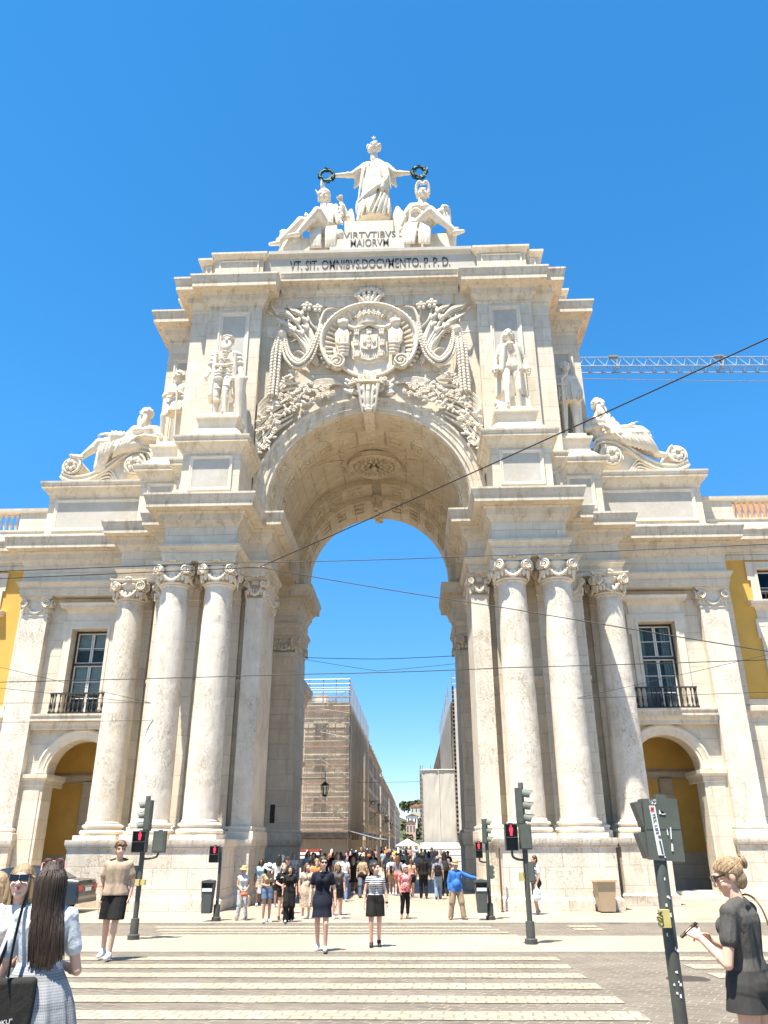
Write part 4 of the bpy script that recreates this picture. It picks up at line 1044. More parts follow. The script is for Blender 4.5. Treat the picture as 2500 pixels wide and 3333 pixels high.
def hair(J, k, style, mat, parent, vx=.009, length=.45, seed=1):
    R = frame3(J['face']); c = V(J['head']); rnd = random.Random(seed); mb = MB()
    def B(p, r): mb.ball(c+R@(V(p)*k), [q*k for q in r], 12, 9, R)
    B((0,.022,.036), (.086,.102,.102)); B((0,.05,-.03), (.074,.074,.082))
    trim = [(c+R@(V((0,-.058,.042))*k), R@V((0,-1,-.62)))]
    if style in ('short','curly'):
        if style == 'curly':
            for i in range(60):
                a = rnd.uniform(0,2*pi); t = rnd.uniform(.05,1.45); B((.085*cos(a)*sin(t), .012+.10*sin(a)*sin(t), .035+.10*cos(t)), (.026,.026,.026))
            trim = []
    elif style == 'bunbase':
        B((0,.132,.058), (.040,.030,.040)); trim = [(c+R@(V((0,-.066,.05))*k), R@V((0,-1,-.75)))]
    elif style == 'bun':
        B((0,.130,.055), (.046,.042,.046)); B((0,.12,.05), (.03,.05,.03))
        for i in range(10): a = i*.63; B((.03*cos(a), .135+.01*sin(i), .055+.03*sin(a)), (.02,.02,.02))
    elif style == 'pony':
        for i in range(5): B((0,.11+.012*i,.03-.05*i), (.03,.028,.04))
    elif style in ('long','bob'):
        L = length if style == 'long' else .12
        for i in range(15):
            a = (i-7)/7*1.75; x0 = .078*sin(a); y0 = .018+.086*cos(a)
            e = 1+.12*rnd.uniform(-1,1)
            mb.capsule(c+R@(V((x0,y0,.02))*k), c+R@(V((x0*1.18,y0*1.0+.02,-.12))*k), .026*k, .027*k, 7)
            if L > .15: mb.capsule(c+R@(V((x0*1.18,y0+.02,-.12))*k), c+R@V((x0*1.25*k,(y0+.045)*k,0))-V((0,0,L*e*k*(.75+.25*cos(a)))), .027*k, .018*k, 7)
        trim = []
        # keep the face clear
    o = clay(mb, 'hair', mat, vx*k, parent, 2)
    if style in ('long','bob','curly'):
        bm = bmesh.new(); bm.from_mesh(o.data); inv = R.transposed(); kill = []
        for v in bm.verts:
            q = inv@(v.co-c)/k
            if q.y < -.028 and q.z < (.060 if style != 'curly' else .045)-.2*abs(q.x) and abs(q.x) < .068: kill.append(v)
        bmesh.ops.delete(bm, geom=kill, context='VERTS'); bm.to_mesh(o.data); bm.free()
    elif trim: cut(o, trim)
    return o
def shoes(J, k, mat, parent, vx=.010, sandal=False):
    for s in 'LR':
        mb = MB(); a, t = J['an'+s], J['to'+s]; d = (t-a); d.z = 0; d.normalize()
        hz = a.z-.045*k
        mb.capsule(a-d*.035*k+V((0,0,-.042*k)), t+V((0,0,.004*k)), .044*k, .040*k, 9); mb.capsule(a-V((0,0,.015*k)), a+d*.05*k-V((0,0,.04*k)), .048*k, .045*k, 9)
        if not sandal: mb.ball(a+V((0,0,-.005*k)), .049*k, 9, 7)
        o = clay(mb, 'shoe', mat, vx*k, parent, 3)
def shirt(J, k, mat, parent, sleeve=.5, e=.018, hem=-.04, w=1.0, belly=0, fem=False, vx=.012, name='shirt', loose=0, neckcut=True, smooth=6):
    mb = MB(); torso_clay(mb, J, k, e+loose, w, belly, fem)
    for s in 'LR':
        sh, el, ha = J['sh'+s], J['el'+s], J['ha'+s]
        if sleeve > 0:
            t = min(sleeve, .5)*2*.62 if sleeve <= .5 else 1
            mb.capsule(sh, sh.lerp(el, t), (.050+e*.8+loose*.3)*k, (.044+e+loose*.9)*k, 10)
            if sleeve > .5: mb.capsule(el, el.lerp(ha, (sleeve-.5)*2*.96), (.045+e)*k, (.033+e)*k, 10)
    if hem < -.08: mb.capsule(J['pelvis']+V((-.07*k,0,0)), J['pelvis']+V((-.075*k,0,hem*k)), (.112+e)*k, (.112+e+loose)*k, 10); mb.capsule(J['pelvis']+V((.07*k,0,0)), J['pelvis']+V((.075*k,0,hem*k)), (.112+e)*k, (.112+e+loose)*k, 10)
    o = clay(mb, name, mat, vx*k, parent, smooth)
    pl = [(J['pelvis']+V((0,0,hem*k)), (0,0,-1))]
    if neckcut: pl.append((J['neck']+V((0,-.03*k,-.002*k)), (0,-.45,1)))
    return cut(o, pl)
def trousers(J, k, mat, parent, length=1.0, e=.014, vx=.012, w=1.0, flare=0, name='trousers', top=.08, belly=0):
    mb = MB(); ax = (J['shR']-J['shL']).normalized()
    for s, g in (('L',-1),('R',1)):
        mb.capsule(J['pelvis']+ax*g*.055*k*w+V((0,0,top*k)), J['hip'+s]+V((0,0,-.02*k)), (.098+e)*k, (.102+e)*k, 12); mb.ball(J['pelvis']+ax*g*.062*k+V((0,.045*k,-.03*k)), (.094+e)*k, 10, 8)
        h, n_, a = J['hip'+s], J['kn'+s], J['an'+s]
        t = min(1, length*2); mb.capsule(h, h.lerp(n_, t), (.092+e)*k, (.064+e+flare)*k+(.03*k*(1-t)), 12)
        if length > .5:
            u = (length-.5)*2; mb.capsule(n_, n_.lerp(a, u), (.062+e)*k, (.045+e+flare)*k, 12); mb.ball(n_.lerp(a,.3)+V((0,.015*k,0)), (.058+e)*k, 9, 7)
    o = clay(mb, name, mat, vx*k, parent, 5)
    pl = [(J['pelvis']+V((0,0,(top+.03)*k)), (0,0,1))]
    if length <= .5:
        z = min(J['hipL'].lerp(J['knL'], length*2).z, J['hipR'].lerp(J['knR'], length*2).z)+.005*k; pl.append(((0,0,z), (0,0,-1)))
    return cut(o, pl)
def skirt(J, k, mat, parent, z0, z1, r0=(.15,.11), r1=(.24,.19), folds=9, amp=.05, name='skirt', seed=1, n=72):
    mb = MB(); c0 = J['pelvis']; c1 = (J['knL']+J['knR'])/2; rings = []
    for i in range(9):
        t = i/8; z = (z0+(z1-z0)*t)*k; u = max(0, min(1, (c0.z-z)/(c0.z-c1.z))); c = c0.lerp(c1, u)
        hipb = .03*sin(pi*min(1,t*1.6)); rings.append((c.x, c.y, z, (r0[0]+(r1[0]-r0[0])*t+hipb)*k, (r0[1]+(r1[1]-r0[1])*t+hipb)*k))
    loft(mb, rings, n, folds, amp, seed)
    r = rings[-1]; q = [(x*.0+p[0]*.97+r[0]*.03, p[1]*.97+r[1]*.03, p[2]+.01*k) for x, p in ((0,p) for p in mb.v[-n:])]
    return mb.build(name, mat, parent, 180)
def brimhat(J, k, mat, parent, brim=.17, band=None, crown=.10, tilt=.12):
    R = frame3(J['face']) @ Matrix.Rotation(tilt, 3, 'X'); c = V(J['head'])+R@(V((0,.012,.052))*k); mb = MB()
    M = Matrix.Translation(c) @ R.to_4x4() @ Matrix.Scale(k, 4)
    prof = [(brim,-.022),(brim*1.01,-.017),(brim*.8,.0),(.098,.006),(.095,.05),(.082,crown-.01),(.05,crown+.002),(.0,crown-.008)]
    mb.lathe(prof, n=28, cap=False, M=M); o = mb.build('hat', mat, parent, 180)
    if band: b = MB(); b.lathe([(.0985,.008),(.100,.010),(.0985,.038),(.096,.04)], n=28, cap=False, M=M); b.build('hat_band', band, o, 180)
    return o
def caphat(J, k, mat, parent):
    R = frame3(J['face']); c = V(J['head']); mb = MB()
    mb.ball(c+R@(V((0,.018,.045))*k), (.092*k,.108*k,.098*k), 14, 9, R); mb.ball(c+R@(V((0,-.12,.062))*k), (.07*k,.07*k,.012*k), 12, 6, R)
    return cut(clay(mb, 'cap', mat, .008*k, parent, 2), [(c+R@(V((0,0,.045))*k), R@V((0,-.1,-1))),])
def sunglasses(J, k, parent, big=1.0, z=.016, mat=None, name='sunglasses'):
    R = frame3(J['face']); c = V(J['head']); mb = MB(); M = Matrix.Translation(c) @ R.to_4x4() @ Matrix.Scale(k, 4)
    for s in (-1,1):
        h = .021*big; w = .027*big; x = s*.036
        P = [(x-w,z-h*.8),(x-w*.8,z-h),(x+w*.8,z-h),(x+w,z-h*.8),(x+w*1.02,z+h*.9),(x-w*1.02,z+h*.9)]
        q = MB(); q.prism(P, -.115, -.106); mb.add([M@V(p) for p in q.v], q.f)
        q = MB(); q.box(s*.064*big-.004, s*.064*big+.004, -.108, .02, z+.004, z+.013); mb.add([M@V((p[0]+s*.013*(p[1]+.108)/.128,p[1],p[2])) for p in q.v], q.f)
    q = MB(); q.box(-.012,.012,-.113,-.106,z+.004,z+.011); mb.add([M@V(p) for p in q.v], q.f)
    return mb.build(name, mat or M_LENS, parent)
# ------------------------------------------------------------------ statues
def statue_head(mb, c, k, face, beard=0, hairdo='curls', seed=1):
    head_clay(mb, c, k, face, beard, True); R = frame3(face); c = V(c); rnd = random.Random(seed)
    mb.ball(c+R@(V((0,.02,.04))*k), [q*k for q in (.086,.102,.10)], 12, 9, R)
    for i in range(46):
        a = rnd.uniform(-.5,pi+.5); t = rnd.uniform(.3,1.6)
        mb.ball(c+R@(V((.088*cos(a)*sin(t), .015+.10*sin(a)*sin(t), .035+.098*cos(t)))*k), .022*k, 6, 4)
    for s in (-1,1):
        for i in range(4): mb.ball(c+R@(V((s*.085,.0+.01*i,.06-.03*i))*k), .024*k, 6, 4)
        # undercut eyes
def folds(mb, P0, P1, r, k, n, sway=.02, seed=0, bow=(0,-1,0)):
    """n drapery ridges running between the curve P0 and the curve P1"""
    rnd = random.Random(seed); P0 = bz(P0, 8); P1 = bz(P1, 8)
    for i in range(n):
        t = (i+.5)/n; a = P0[min(len(P0)-1,int(t*len(P0)))]; b = P1[min(len(P1)-1,int(t*len(P1)))]
        m = a.lerp(b,.5)+V((rnd.uniform(-sway,sway),0,rnd.uniform(-sway,sway)))+V(bow)*r*.5
        mb.tube(bz([a,m,b],5), [r*(.6+.4*sin(pi*j/10)) for j in range(11)], 6)
def finish(mb, name, label, vx=.045, sm=1):
    return tag(clay(mb, name, M_CARVED, vx, None, sm), label, 'statue')
# --- standing woman crowning two seated figures
b = MB(); y = 35.7
b.ball((.12,y,41.93), (.30,.36,.42), 14, 12); head_clay(b, (.12,y-.02,41.88), 4.0, (0,-1,-.02))
rnd = random.Random(3)
for i in range(60):
    a = pi*rnd.random()*1.0; t = rnd.uniform(.2,1.7); s_ = rnd.choice((1,-1))
    b.ball((.12+s_*.40*sin(t)*cos(a*.5), y-.05+.30*sin(a), 42.0+.44*cos(t)), .11, 6, 4)
for i in range(5): b.capsule((.12,y-.25,42.50), (.12+.2*sin(i*1.256),y-.3,42.52+.2*cos(i*1.256)), .05, .02, 6)
b.capsule((.13,y,41.6), (.14,y,40.9), .21, .24)
b.capsule((-.40,y,40.38), (.80,y,40.32), .30, .30)
for (x, x2) in ((-.22,-.30),(.55,.72)): b.capsule((x,y,40.2), (x2*.8+.06,y,38.5), .46, .44)
b.capsule((.18,y,40.1),(.2,y,38.6),.5,.5)
rings = [(.18,y,39.6,.62,.45),(.2,y,38.5,.76,.55),(.18,y,37.3,.98,.72),(.14,y,36.4,1.02,.78),(.12,y,35.9,1.03,.80)]
q = MB(); loft(q, rings, 64, 11, .05, 1); n_ = 64
b.add(q.v, q.f); b.add(q.v[:n_], [tuple(range(n_-1,-1,-1))]); b.add(q.v[-n_:], [tuple(range(n_))])
folds(b, [(-.45,y-.42,40.2),(.3,y-.52,40.5),(.75,y-.35,40.4)], [(-.85,y-.60,37.0),(-.3,y-.8,36.3),(.25,y-.85,37.2)], .085, 1, 8, .05, 1)
folds(b, [(.35,y-.5,40.5),(.85,y-.35,40.3)], [(.55,y-.75,37.4),(1.15,y-.4,38.2)], .10, 1, 5, .05, 2)
folds(b, [(-.8,y-.65,37.1),(.6,y-.80,37.5),(1.05,y-.5,37.3)], [(-.85,y-.75,35.95),(.1,y-.85,35.95),(1.0,y-.65,35.95)], .085, 1, 11, .04, 3)
b.tube(bz([(-.7,y-.6,37.0),(.1,y-.85,37.7),(.75,y-.7,38.4),(.95,y-.45,39.2)],6), .14, 7)
b.capsule((.70,y-.62,38.3), (.62,y-.75,37.9), .22, .16)
for s, ex, hx, hz in ((-1,-1.12,-2.38,39.5),(1,1.36,2.46,39.5)):
    sx = -.45 if s < 0 else .85
    b.capsule((sx,y,40.32), (ex,y-.1,39.70), .30, .23); b.capsule((ex,y-.1,39.68), (hx-s*.18,y-.25,hz+.02), .20, .115); b.ball((ex+s*.35,y-.14,39.64), .20)
    for j in range(6): b.capsule((sx+s*(.05+.09*j),y-.25+.1*j,40.1-.08*j), (sx+s*(.10+.10*j),y-.15+.08*j,39.15-.02*j), .12, .09)
    hand_clay(b, (hx-s*.15,y-.25,hz), (s,-.1,-.1), (0,-1,.6), 3.6, .6, s)
finish(b, 'statue', 'tall draped marble woman with arms outstretched on the topmost block of the arch', .036)
# wreaths held out over the seated figures
for s, c in ((-1,(-2.72,35.35,39.43)),(1,(2.88,35.35,39.47))):
    b = MB(); rnd = random.Random(s+5); c = V(c)
    b.lathe([(.42+.09*cos(a),.09*sin(a)) for a in [2*pi*i/8 for i in range(9)]], n=28, cap=False, M=Matrix.Translation(c) @ Matrix.Rotation(pi/2,4,'X'))
    for i in range(90):
        a = rnd.uniform(0,2*pi); r = rnd.choice((-1,1))*rnd.uniform(.03,.12)
        b.ball(c+V(((.42+r)*cos(a), rnd.uniform(-.1,.1), (.42+r)*sin(a))), (.03,.035,.13), 5, 4, Matrix.Rotation(-a+rnd.uniform(-.5,.5), 3, 'Y'))
    tag(b.build('wreath', M_GREEN, None, 60), 'dark green laurel wreath held above the '+('helmeted' if s < 0 else 'bare-headed')+' seated figure', 'wreath', 'laurel wreaths of the statue group')
# --- helmeted seated figure, left
y = 35.1; b = MB(); k = 3.3
statue_head(b, (-2.80,y-.05,37.35), 3.7, (.05,-1,.05))
b.ball((-2.80,y+.02,37.62), (.40,.44,.40), 14, 10)
for i in range(9): b.capsule((-2.95+.03*i,y-.3+.09*i,38.0), (-2.96+.03*i,y-.32+.12*i,38.46), .07, .06, 6)
b.capsule((-3.18,y-.05,37.7),(-3.33,y-.1,37.98),.08,.03)
b.capsule((-2.79,y,37.1), (-2.76,y,36.4), .22, .27)
b.capsule((-3.15,y,36.15), (-2.2,y,36.25), .34, .34); b.capsule((-2.95,y,36.0), (-2.9,y,34.9), .46, .46); b.capsule((-2.4,y,36.0), (-2.45,y,34.9), .46, .46)
b.capsule((-2.15,y-.05,36.3), (-2.25,y-.2,35.0), .38, .30)
folds(b, [(-2.75,y-.5,36.5),(-2.0,y-.4,36.5)], [(-2.75,y-.75,34.8),(-1.85,y-.5,34.9)], .09, 1, 7, .04, 4)
b.capsule((-2.15,y,36.25), (-1.40,y-.2,35.62), .26, .21); b.capsule((-1.40,y-.2,35.62), (-1.74,y-.45,36.60), .20, .13)
hand_clay(b, (-1.76,y-.45,36.62), (-.05,-.1,1), (0,1,0), 3.6, 1.0, 1)
for i in range(7): b.capsule((-1.75+.05*sin(i),y-.5,36.4-.22*i), (-1.72+.08*cos(i*2),y-.55,36.2-.22*i), .12, .10, 6)
b.capsule((-3.25,y,36.15), (-3.55,y-.2,35.45), .26, .2); b.capsule((-3.55,y-.2,35.45), (-3.95,y-.5,35.2), .19, .13); hand_clay(b, (-3.95,y-.5,35.2), (-1,-.3,-.2), (0,-.3,1), 3.4, .7, -1)
b.capsule((-3.6,y+.1,35.6),(-3.82,y+.1,36.2),.09,.09); b.capsule((-3.82,y+.1,36.15),(-3.88,y+.1,36.42),.16,.03)
for kx, kz, fx, fz, yy in ((-3.03,35.40,-4.05,33.62,-.95),(-4.0,35.0,-5.15,33.30,-.65)):
    b.capsule((-2.6,y-.1,34.75), (kx,y+yy,kz), .46, .31); b.capsule((kx,y+yy,kz), (fx,y+yy-.1,fz+.2), .30, .16); b.ball((kx+(fx-kx)*.3,y+yy,kz+(fz-kz)*.3), .29); b.capsule((fx,y+yy-.1,fz+.1), (fx-.5,y+yy-.25,fz-.1), .16, .10)
rnd = random.Random(8)
for i in range(70):
    a = rnd.uniform(0,2*pi); r = rnd.uniform(.1,.75); b.ball((-4.75+.75*r*cos(a),y+.1-.45*rnd.random(),34.15+.85*r*sin(a)), rnd.uniform(.12,.24), 7, 5)
b.capsule((-4.9,y,33.3),(-4.4,y,34.6),.5,.45)
b.box(-4.6,-1.9,y-.45,y+.7,32.92,34.0); folds(b, [(-3.4,y-.6,34.5),(-2.0,y-.7,34.6)], [(-3.3,y-.75,33.0),(-2.0,y-.75,33.0)], .13, 1, 8, .05, 5)
b.ball((-1.75,y-.6,34.0),(.25,.25,.38))
finish(b, 'statue', 'seated marble figure in a plumed helmet raising a fist, left of the inscribed blocks', .036)
# --- bare-headed seated figure, right
b = MB(); y = 35.1
statue_head(b, (3.04,y-.05,37.40), 3.8, (0,-1,.12))
for s in (-1,1): b.tube(bz([(3.04+s*.05,y-.28,37.95),(3.04+s*.2,y-.3,38.15),(3.04+s*.36,y-.22,37.85),(3.04+s*.36,y-.15,37.3)],5), .10, 6)
b.capsule((3.02,y,37.1), (2.95,y,36.5), .25, .28)
b.capsule((2.42,y,36.38), (3.42,y,36.15), .33, .33); b.capsule((2.62,y,36.2), (2.55,y,35.2), .46, .42); b.capsule((3.2,y,36.0), (3.0,y,35.2), .46, .42); b.capsule((2.5,y,35.0),(3.0,y,34.95),.5,.5)
for s in (-1,1): b.ball((2.9+s*.26,y-.42,36.15), (.27,.14,.22))
b.tube(bz([(2.3,y-.35,35.75),(2.6,y-.55,35.8),(2.9,y-.5,35.6)],5), .10, 6)
b.capsule((2.38,y,36.40), (1.92,y-.05,35.70), .29, .22); b.capsule((1.92,y-.05,35.70), (1.66,y-.35,34.72), .21, .13); b.ball((1.87,y-.1,35.5), .23); hand_clay(b, (1.65,y-.38,34.72), (-.05,-.3,-1), (0,-1,.2), 3.6, .3, -1)
b.capsule((3.5,y,36.1), (4.0,y-.15,35.55), .27, .22); b.capsule((4.0,y-.15,35.55), (4.18,y-.6,35.85), .2, .14); hand_clay(b, (4.18,y-.6,35.86), (.5,-.4,-.2), (0,-.3,1), 3.4, .8, 1)
for kx, kz, fx, fz, yy in ((3.45,35.10,4.75,33.45,-1.0),(4.30,35.62,4.48,34.15,-.45)):
    b.capsule((2.75,y-.05,34.95), (kx,y+yy,kz), .48, .32); b.capsule((kx,y+yy,kz), (fx,y+yy-.1,fz+.1), .31, .16); b.ball((kx+(fx-kx)*.28,y+yy,kz+(fz-kz)*.28), .30); b.capsule((fx,y+yy-.1,fz), (fx+.45,y+yy-.2,fz+.02), .17, .10)
b.box(1.9,4.6,y-.35,y+.8,32.92,34.15); b.capsule((4.5,y,33.3),(4.55,y,34.3),.35,.4)
folds(b, [(2.2,y-.5,34.8),(3.3,y-.7,34.6)], [(1.9,y-.9,33.0),(3.3,y-.8,33.0)], .13, 1, 8, .06, 6); folds(b, [(2.0,y-.4,34.9),(2.2,y-.5,34.8)], [(1.75,y-.7,33.6),(2.3,y-.8,33.1)], .10, 1, 4, .05, 7)
# folded wing behind
for i in range(8): b.tube(bz([(1.55+.02*i,y+.5,37.0-.05*i),(1.35+.09*i,y+.5,36.2),(1.30+.08*i,y+.5,34.7)],6), [.13]*10+[.1]*3, 6)
for i in range(8): b.tube(bz([(-1.25-.02*i,y+.6,37.0-.05*i),(-1.1-.06*i,y+.6,36.2),(-1.05-.06*i,y+.6,34.7)],6), .12, 6)
finish(b, 'statue', 'seated bare-chested marble man with one knee raised, right of the inscribed blocks', .036)
# --- four standing men before the piers
def standing(z0, H, x, yy, J, **kw):
    k = H/1.75
    b = MB()
    J = {a: V((c.x*k+x, c.y*k+yy, c.z*k+z0)) if a not in ('face','upL','upR','hdL','hdR','fwd') else c for a, c in J.items()}
    body_clay(b, J, k, fine=True, **kw); return b, J, k
J = pose(elL=(-.27,.03,1.15), haL=(-.30,-.08,.87), elR=(.27,.02,1.12), haR=(.31,-.12,.85), knL=(-.10,-.03,.5), knR=(.07,-.14,.53), anR=(.09,-.16,.09), toR=(.10,-.32,.03), toL=(-.15,-.14,.03), face=(.08,-1,.0))
b, J, k = standing(20.6, 4.85, -6.98, 32.1, J, beard=1.1, hands=(.9,.5), fat=1.15, headk=1.12)
rnd = random.Random(2); x, yy = -6.98, 32.1
for i in range(26): a = rnd.uniform(0,pi); b.ball((x+.27*cos(a), yy+.02+.25*sin(a), 25.15+.22*rnd.random()), .08, 6, 4)
b.ball((x,yy+.05,25.38), (.36,.36,.12))
for s in (-1,1):                           # open coat and puffed sleeves
    for i in range(5): b.capsule((x+s*(.44+.03*i),yy-.2+.12*i,24.35), (x+s*(.56+.03*i),yy-.12+.14*i,22.0), .13, .14, 7)
    for i in range(3): b.ball((x+s*(.58+.06*i),yy,24.35-.25*i), (.20,.2,.16))
    for i in range(3): b.ball((x+s*(.22),yy-.08,23.25-.18*i), (.28,.32,.16))
folds(b, [(x-.42,yy-.36,24.4),(x-.36,yy-.36,23.2)], [(x+.42,yy-.36,24.3),(x+.38,yy-.36,23.2)], .028, 1, 8, .03, 1)
b.tube(bz([(x-.42,yy-.30,23.62),(x,yy-.42,23.5),(x+.42,yy-.30,23.66)],5), .07, 6)
for z in (22.35,21.7): b.ball((x-.24,yy-.1,z),(.22,.22,.07)); b.ball((x+.22,yy-.35,z),(.22,.22,.07))
b.capsule((x+.45,yy-.3,23.5),(x+.72,yy-.1,20.9),.05,.03)
b.capsule((x+.88,yy-.35,22.7),(x+.92,yy-.2,20.6),.30,.16); b.capsule((x+.55,yy-.4,22.75),(x+1.1,yy-.3,22.8),.13,.13)
b.box(x+.35,x+1.05,yy-.1,yy+.5,20.6,21.6); b.capsule((x+1.0,yy-.1,22.0),(x+1.15,yy+.1,19.6),.16,.2)
finish(b, 'statue', 'bearded marble man in an open coat standing before the left pier', .03)
J = pose(elL=(-.25,.02,1.13), haL=(-.29,-.04,.86), elR=(.26,.03,1.13), haR=(.30,-.06,.86), knL=(-.11,-.16,.52), anL=(-.12,-.20,.12), toL=(-.15,-.36,.05), face=(-.05,-1,.05))
b, J, k = standing(20.6, 4.85, 6.93, 32.1, J, hands=(.8,.8), fat=1.0, headk=1.12); x = 6.93; yy = 32.1
b.ball((x,yy+.04,25.12), (.34,.36,.33), 14, 10)
for s in (-1,1):
    for i in range(6): b.ball((x+s*(.31+.015*i),yy+.02,25.0-.13*i), (.10,.14,.09))
    for i in range(6): b.capsule((x+s*(.36+.03*i),yy-.24+.1*i,24.2), (x+s*(.34+.06*i),yy-.12+.12*i,21.95), .10, .13, 7)
    b.capsule((x+s*.30,yy-.30,24.3),(x+s*.44,yy-.24,23.0),.13,.12)
    b.capsule((x+s*.70,yy-.08,23.2),(x+s*.76,yy-.12,23.05),.19,.19)
folds(b, [(x-.22,yy-.34,24.2),(x-.28,yy-.36,23.2)], [(x+.22,yy-.34,24.2),(x+.28,yy-.36,23.2)], .022, 1, 7, .03, 3)
b.ball((x,yy-.3,24.45),(.2,.12,.15)); b.box(x-.1,x+.85,yy+.05,yy+.5,20.6,21.7); b.ball((x-.55,yy-.25,20.85),(.4,.35,.3)); b.capsule((x-.8,yy-.3,21.1),(x-.35,yy-.4,20.75),.16,.2)
finish(b, 'statue', 'marble man in a long wig and frock coat standing before the right pier', .03)
J = pose(elL=(-.26,-.02,1.16), haL=(.02,-.17,1.20), elR=(.25,-.04,1.16), haR=(-.05,-.20,1.14), knL=(-.16,-.22,.60), anL=(-.15,-.16,.20), toL=(-.19,-.32,.15), face=(-.45,-1,.0))
b, J, k = standing(20.74, 4.7, -10.2, 35.0, J, hands=(.5,.5), headk=1.12); x = -10.2; yy = 35.0
rnd = random.Random(4)
for i in range(40): a = rnd.uniform(-.3,pi+.3); t = rnd.uniform(.2,1.9); b.ball((x+.27*cos(a)*sin(t)-.03,yy+.03+.28*sin(a)*sin(t),25.1+.30*cos(t)), .08, 6, 4)
q = MB(); loft(q, [(x,yy,24.0,.42,.30),(x,yy,23.4,.44,.34),(x,yy-.05,22.75,.58,.48)], 48, 12, .06); b.add(q.v,q.f); b.add(q.v[:48],[tuple(range(47,-1,-1))]); b.add(q.v[-48:],[tuple(range(48))])
folds(b, [(x-.42,yy-.32,23.6),(x+.42,yy-.32,23.6)], [(x-.52,yy-.5,22.75),(x+.52,yy-.5,22.75)], .06, 1, 9, .02, 4); b.tube([(x-.45,yy-.3,23.65),(x,yy-.42,23.6),(x+.45,yy-.3,23.65)], .08, 6)
b.capsule((x+.12,yy-.5,24.0),(x+.25,yy-.45,20.9),.06,.05); b.box(x-.65,x-.1,yy-.5,yy,20.73,21.2); b.capsule((x+.3,yy+.3,22.5),(x+.35,yy+.3,20.9),.3,.34)
finish(b, 'statue', 'bare-legged marble warrior with crossed arms on the far left pedestal', .03)
J = pose(elL=(-.25,-.03,1.14), haL=(-.10,-.20,1.28), elR=(.27,.05,1.12), haR=(.25,-.05,.92), face=(.35,-1,0))
b, J, k = standing(20.74, 4.7, 10.2, 35.0, J, hands=(.9,.6), headk=1.1, fat=1.1); x = 10.2
for i in range(30): a = rnd.uniform(0,pi); t = rnd.uniform(.2,1.8); b.ball((x+.27*cos(a)*sin(t),yy+.03+.28*sin(a)*sin(t),25.1+.28*cos(t)), .08, 6, 4)
q = MB(); loft(q, [(x,yy,24.4,.50,.34),(x,yy,23.4,.50,.38),(x,yy,22.85,.60,.48)], 48, 10, .05); b.add(q.v,q.f); b.add(q.v[:48],[tuple(range(47,-1,-1))]); b.add(q.v[-48:],[tuple(range(48))])
folds(b, [(x-.46,yy-.3,24.2),(x+.46,yy-.3,24.2)], [(x-.55,yy-.5,22.85),(x+.55,yy-.5,22.85)], .06, 1, 8, .02, 5)
b.capsule((x-.34,yy-.55,24.1),(x-.42,yy-.5,20.8),.07,.05); b.capsule((x-.55,yy-.55,23.75),(x-.15,yy-.55,23.75),.05,.05); b.capsule((x+.5,yy+.3,23.9),(x+.35,yy+.3,20.9),.25,.3)
finish(b, 'statue', 'marble warrior in a pleated tunic holding a sword on the far right pedestal', .03)
# --- river figures reclining on big scrolls
def scroll(s):
    b = MB(); b.sx = s
    def roll(c, r, y0, y1):
        b.lathe([(r*.2,y0),(r*.8,y0),(r*.82,y0+.10),(r,y0+.10),(r,y1)], n=28, M=Matrix.Translation((c[0],0,c[1])) @ Matrix.Rotation(-pi/2,4,'X') if False else Matrix(((1,0,0,c[0]),(0,0,1,0),(0,-1,0,c[1]),(0,0,0,1))))
        for i in range(7): b.ball((c[0]+.2*r/.5*cos(i*.9),y0-.02,c[1]+.2*r/.5*sin(i*.9)), .12*r/.5, 6, 4)
        pts = [Vector((c[0]+(r*.95-.3*r*t)*cos(2+t*5.5), y0, c[1]+(r*.95-.3*r*t)*sin(2+t*5.5))) for t in [i/24 for i in range(25)]]
        b.tube(pts, .07, 6)
    roll((15.45,20.10), .52, 35.35, 36.6); roll((12.15,20.08), .62, 35.30, 36.6)
    top = bz([(11.25,0,20.5),(11.5,0,21.0),(12.15,0,21.15),(12.9,0,20.75),(13.7,0,20.05),(14.5,0,19.60),(15.3,0,19.52),(15.9,0,19.75)],8)
    for k in range(len(top)-1):
        p, q = top[k], top[k+1]; d = (q-p).normalized(); nn = V((-d.z,0,d.x)); 
        if nn.z < 0: nn = -nn
        a = [p+nn*.0, q+nn*.0, q-nn*.28, p-nn*.28]
        b.prism([(v.x,v.z) for v in a], 35.42, 36.6)
    for off in (0,-.27): b.tube([p+V((0,35.40,off)) for p in top], .06, 6)
    b.prism([(11.2,19.02),(15.9,19.02),(14.5,19.5),(13.7,19.9),(12.9,20.6),(12.1,20.95),(11.5,20.8),(11.2,20.3)], 35.62, 36.6)
    for k in range(4):
        P = bz([(13.0+.12*k,35.58,19.25),(13.5,35.52,19.9-.2*k),(14.2,35.52,19.45-.1*k),(15.2,35.58,19.1)],6); b.tube(P, .06, 6)
    b.capsule((15.9,35.9,19.2),(16.4,35.9,19.15),.28,.12)
    return b
for s in (1,-1):
    scroll(s).build('scroll_pedestal', M_CARVED, ARCH, 40)
b = MB(); y = 35.8; kf = 3.0
statue_head(b, (-12.02,y-.1,23.15), 3.6, (-.35,-1,-.05), 1.5, seed=6)
b.capsule((-11.98,y,22.8),(-11.95,y,22.3),.24,.28); b.capsule((-12.5,y,22.28),(-11.45,y,22.25),.32,.32); b.capsule((-12.3,y,22.1),(-12.25,y,21.5),.45,.42); b.capsule((-11.65,y,22.1),(-11.8,y,21.5),.46,.42)
for sg in (-1,1): b.ball((-12.0+sg*.27,y-.4,22.15),(.28,.14,.2))
